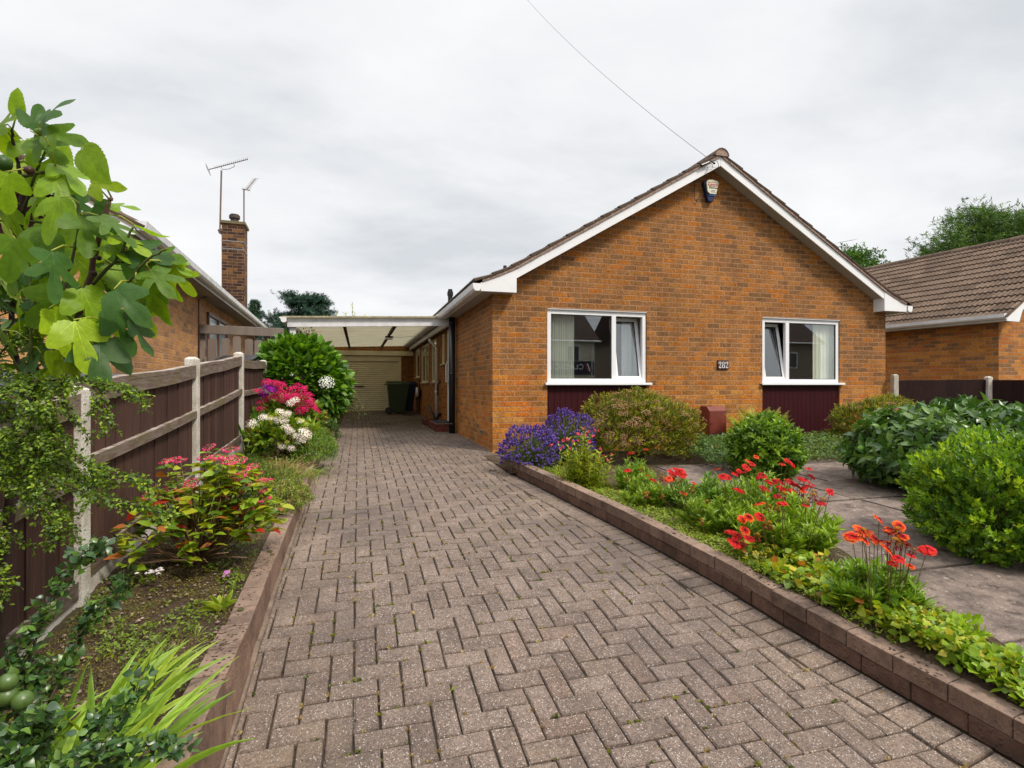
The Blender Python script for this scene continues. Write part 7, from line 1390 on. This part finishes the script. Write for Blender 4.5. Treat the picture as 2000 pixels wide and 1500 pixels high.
for pts, ns, dn in S: spray(g, gl, [at(*p) for p in pts], .0048, int(ns * 1.15), .0140, CC, .105, dens=760, jitter=.008, hang=-.35)
g.tube([at(-120, 1240, 1.75), at(-110, 1000, 1.75), at(-100, 860, 1.75), at(-90, 760, 1.77)], [.016, .014, .01, .008], 7, (.06, .04, .03))
for k in range(8): y_ = 790 + k * 40; g.tube([at(-108, y_ + 60, 1.75), at(-90, y_, 1.72)], .006, 5, (.06, .04, .03))
obj('branches', g, BARK, t, True); obj('foliage', gl, LEAF, t, True)
# broad pointed leaves at the far left edge behind the sprays
t = thing('laurel', 'dark green long-leaved evergreen at the left edge beneath the fig', 'shrub', at(-60, 1200, 2.0)); g = Geo(); gl = Geo()
for k in range(26):
    x, y = rng.uniform(-60, 75), rng.uniform(570, 800); c = at(x, y, 1.95 + rng.uniform(-.1, .1)); p0 = at(-70, y + 60, 2.0); g.tube([p0, (p0 + c) / 2 + (0, 0, .02), c], .003, 4, (.10, .12, .03)); n_ = 7
    gl.inst(leaf_t(.30, .12, .25, 4), frames(np.array([CS, -SN, .2]) * .5 + rng.normal(0, .7, (n_, 3)), np.array([0, -.5, 1.]) + rng.normal(0, .4, (n_, 3))) * rng.uniform(.07, .12, n_)[:, None, None], c + rng.normal(0, .02, (n_, 3)), pick(((.07, .15, .014), (.045, .10, .012), (.12, .21, .02)), n_))
g.tube([at(-60, 1200, 2.0), at(-70, 800, 2.0), at(-70, 600, 2.0)], [.012, .01, .006], 6, (.07, .05, .04)); obj('stems', g, BARK, t); obj('foliage', gl, GLOSSY, t, True)
# glossy dark shrub with green fruits, nearest corner
t = thing('quince_shrub', 'dark glossy small-leaved shrub with green fruits in the bottom left corner', 'shrub', at(40, 1720, 1.25)); g = Geo(); gl = Geo()
QT = leaf_t(.68, .10, .28, 5, -.1); QC = ((.036, .090, .020), (.06, .13, .024), (.025, .065, .018), (.11, .20, .03))
for pts, ns in (([(20, 1600, 1.3), (30, 1400, 1.32), (70, 1250, 1.36), (110, 1160, 1.38), (150, 1105, 1.4), (205, 1068, 1.42)], 16), ([(60, 1600, 1.3), (80, 1420, 1.34), (130, 1300, 1.38), (170, 1215, 1.42), (215, 1180, 1.46), (245, 1138, 1.5)], 13), ([(100, 1600, 1.2), (150, 1480, 1.22), (200, 1420, 1.25), (240, 1385, 1.27), (275, 1345, 1.3)], 12), ([(-30, 1550, 1.2), (0, 1400, 1.25), (25, 1300, 1.3), (50, 1240, 1.34)], 12), ([(-30, 1600, 1.15), (20, 1500, 1.18), (60, 1430, 1.2), (90, 1400, 1.22)], 16), ([(60, 1620, 1.1), (120, 1520, 1.14), (180, 1475, 1.16), (240, 1455, 1.18)], 16), ([(120, 1640, 1.15), (200, 1540, 1.18), (270, 1480, 1.2), (310, 1462, 1.22), (345, 1470, 1.22)], 12), ([(-40, 1640, 1.1), (-10, 1520, 1.15), (10, 1450, 1.2)], 16), ([(50, 1620, 1.2), (70, 1500, 1.25), (60, 1400, 1.28), (40, 1330, 1.3)], 14)):
    spray(g, gl, [at(*p) for p in pts], .0042, ns, .0235, QC, .085, (.09, .055, .04), dens=250, fl=.8, hang=.2, jitter=.010, T=QT)
for k in range(6): g.tube([at(40, 1720, 1.25), at(-30 + 35 * k, 1600, 1.2)], .005, 5, (.09, .055, .04))
obj('branches', g, BARK, t, True); obj('foliage', gl, GLOSSY, t, True)
FR = plain('green_fruit', (.07, .12, .025), .35, .6, 60, .1)
for x, y, r_ in ((15, 1332, 17), (14, 1360, 18), (44, 1368, 18)):
    d = 1.24; g = Geo(); c = at(x, y, d); q = r_ * d / F; g.tube([c + (0, 0, q * math.cos(a_)) for a_ in np.linspace(0, math.pi, 12)], [max(.0005, q * math.sin(a_)) for a_ in np.linspace(0, math.pi, 12)], 16); obj('fruit', g, FR, t, True)

# ------------------------------------------------------------------ trees beyond
def tree(name, label, base, trunk_h, crown, n, size, cols, T, seed=1, k=2., lump=.3, limbs=9, mat=LEAF, cl=26, rad=.16, clr=.30, trunk_r=.14, tc=(.08, .06, .045)):
    """crown: list of (centre, radii); leaves in clumps set through the crown volume"""
    t = thing(name, label, 'tree', base, 'trees beyond the houses'); r_ = np.random.default_rng(seed); base = np.array(base); top = base + (0, 0, trunk_h); g = Geo(); g.tube([base, (base + top) / 2 + (.05, .03, 0), top], [trunk_r, trunk_r * .8, trunk_r * .6], 8, tc); obj('trunk', g, BARK, t, True); gb = Geo(); gl = Geo()
    for c, r in crown:
        c = np.array(c); r = np.array(r); vol = int(n * np.prod(r) ** .67); d = unit(r_.normal(0, 1, (vol, 3))); u = r_.uniform(.35, 1, vol) ** .5; ph = r_.uniform(0, 6, 4); f = 1 + lump * np.sin(d[:, 0] * k * 3 + ph[0]) * np.sin(d[:, 2] * k * 3 + ph[1]) + lump * .5 * np.sin(d[:, 1] * k * 7 + ph[2]); C_ = c + d * r * (u * f)[:, None]
        for q in C_[::max(1, len(C_) // limbs)]: m_ = (top + q) / 2 + r_.normal(0, .15, 3) * [1, 1, .3]; gb.tube([top, m_, q], [trunk_r * .45, trunk_r * .25, trunk_r * .08], 5, tc)
        for q in C_:
            m_ = cl; p = q + r_.normal(0, clr, (m_, 3)) * [1, 1, .6]; gl.inst(T, frames(r_.normal(0, 1, (m_, 3)) + (0, 0, .1), np.array([0, 0, 1.]) + r_.normal(0, .6, (m_, 3))) * (size * r_.uniform(.6, 1.3, m_))[:, None, None], p, pick(cols, m_, .2) * r_.uniform(.75, 1.25))
    obj('limbs', gb, BARK, t, True); obj('crown', gl, mat, t, True)
AT = at
TW3 = sprig(leaf_t(.55, .1, .1, 2), 5, 1, .9, .5, .4, 12, stem=False)
c0 = AT(1668, 497, 30); tree('round_tree', 'small dark round-topped tree showing between the gable roof and the right house', (c0[0], c0[1], -1), 5.5, [((c0[0] - .1, c0[1], 6.0), (1.25, 1.2, 1.35))], 110, .28, ((.05, .13, .012), (.08, .18, .018), (.035, .09, .010)), TW3, 3, cl=30, clr=.30)
cr = [((AT(1850, 475, 26)[0], AT(1850, 475, 26)[1], 6.55), (1.6, 1.2, .75)), ((AT(1900, 440, 26)[0], AT(1900, 440, 26)[1], 7.5), (1.3, 1.2, .85)), ((AT(1965, 430, 26)[0], AT(1965, 430, 26)[1], 7.9), (1.5, 1.2, .9)), ((AT(1955, 470, 26)[0], AT(1955, 470, 26)[1], 6.8), (2.2, 1.3, .8)), ((AT(2040, 440, 26)[0], AT(2040, 440, 26)[1], 7.4), (1.6, 1.2, 1.5))]
b_ = AT(1960, 470, 26); tree('ash_tree', 'large open-crowned leafy tree rising behind the right house roof', (b_[0], b_[1], -1), 6.2, cr, 34, .26, ((.06, .13, .014), (.09, .17, .018), (.035, .085, .010)), sprig(LANCE, 7, 1, .9, .6, .4, 13, stem=False), 5, cl=24, clr=.27, lump=.35, limbs=6)
# cedar with flat tiers of needles
t = thing('cedar_tree', 'dark blue-green cedar behind the carport with flat spreading branches', 'tree', (AT(590, 640, 32)[0], AT(590, 640, 32)[1], -1), 'trees beyond the houses'); base = np.array([AT(590, 640, 32)[0], AT(590, 640, 32)[1], -1.]); g = Geo(); g.tube([base, base + (0, 0, 3), base + (.1, 0, 5.6)], [.2, .15, .05], 8, (.06, .05, .04)); obj('trunk', g, BARK, t, True); gb = Geo(); gl = Geo()
NS = sprig(leaf_t(.30, .05, .05, 2), 16, 1, 1.1, .35, .3, 14, stem=False)
for k in range(120):
    z_ = rng.uniform(1.2, 5.5); th = rng.uniform(0, 6.28); L = (2.35 - .22 * max(0, z_ - 2.5) * 1.6) * rng.uniform(.55, 1.1); p0 = base + (0, 0, z_ + .6); p1 = p0 + np.array([math.cos(th) * L, math.sin(th) * L * .7, .25 * L * rng.uniform(-.2, 1.1)]); gb.tube([p0, (p0 + p1) / 2 + (0, 0, .12), p1], [.05, .03, .01], 4, (.05, .045, .035))
    n_ = 90; f = rng.uniform(.15, 1.05, n_); Q = p0 + (p1 - p0) * f[:, None] + rng.normal(0, .15, (n_, 3)) * [1, 1, .45]; gl.inst(NS, frames((p1 - p0) * .6 + rng.normal(0, .6, (n_, 3)) + (0, 0, .3), np.array([0, 0, 1.]) + rng.normal(0, .3, (n_, 3))) * rng.uniform(.26, .42, n_)[:, None, None], Q, pick(((.030, .075, .050), (.045, .10, .065), (.020, .05, .035)), n_))
obj('limbs', gb, BARK, t); obj('crown', gl, NEEDLE, t)
t = thing('conifer', 'narrow dark conifer behind the end of the neighbour gutter left of the cedar', 'tree', (AT(497, 640, 36)[0], AT(497, 640, 36)[1], -1), 'trees beyond the houses'); base = np.array([AT(497, 640, 36)[0], AT(497, 640, 36)[1], -1.]); g = Geo(); g.tube([base, base + (0, 0, 6.5)], [.16, .03], 8, (.05, .04, .03)); obj('trunk', g, BARK, t, True); gl = Geo()
for k in range(150):
    z_ = rng.uniform(1.5, 6.5); th = rng.uniform(0, 6.28); L = (6.9 - z_) * .32 * rng.uniform(.7, 1.1); p0 = base + (0, 0, z_); n_ = 22; f = rng.uniform(.1, 1, n_); Q = p0 + np.array([math.cos(th) * L, math.sin(th) * L, .05 * L]) * f[:, None] + rng.normal(0, .06, (n_, 3)); gl.inst(NS, frames(rng.normal(0, .6, (n_, 3)) + np.array([math.cos(th), math.sin(th), .4])) * .26, Q, pick(((.020, .055, .028), (.032, .075, .035)), n_))
obj('crown', gl, NEEDLE, t)
t = thing('hedge_tree', 'dark blue-green foliage hanging behind the timber screen below the cedar', 'tree', AT(550, 760, 16)); gl = Geo(); n_ = 900; Q = AT(548, 690, 16) + rng.normal(0, 1, (n_, 3)) * [.28, .5, .5]; gl.inst(NS, frames(rng.normal(0, .5, (n_, 3)) - (0, 0, .6)) * .22, Q, pick(((.022, .055, .035), (.035, .08, .05)), n_)); obj('foliage', gl, NEEDLE, t)
g = Geo(); g.tube([AT(550, 760, 16), AT(548, 680, 16)], .05, 6, (.05, .04, .03)); obj('trunk', g, BARK, t)
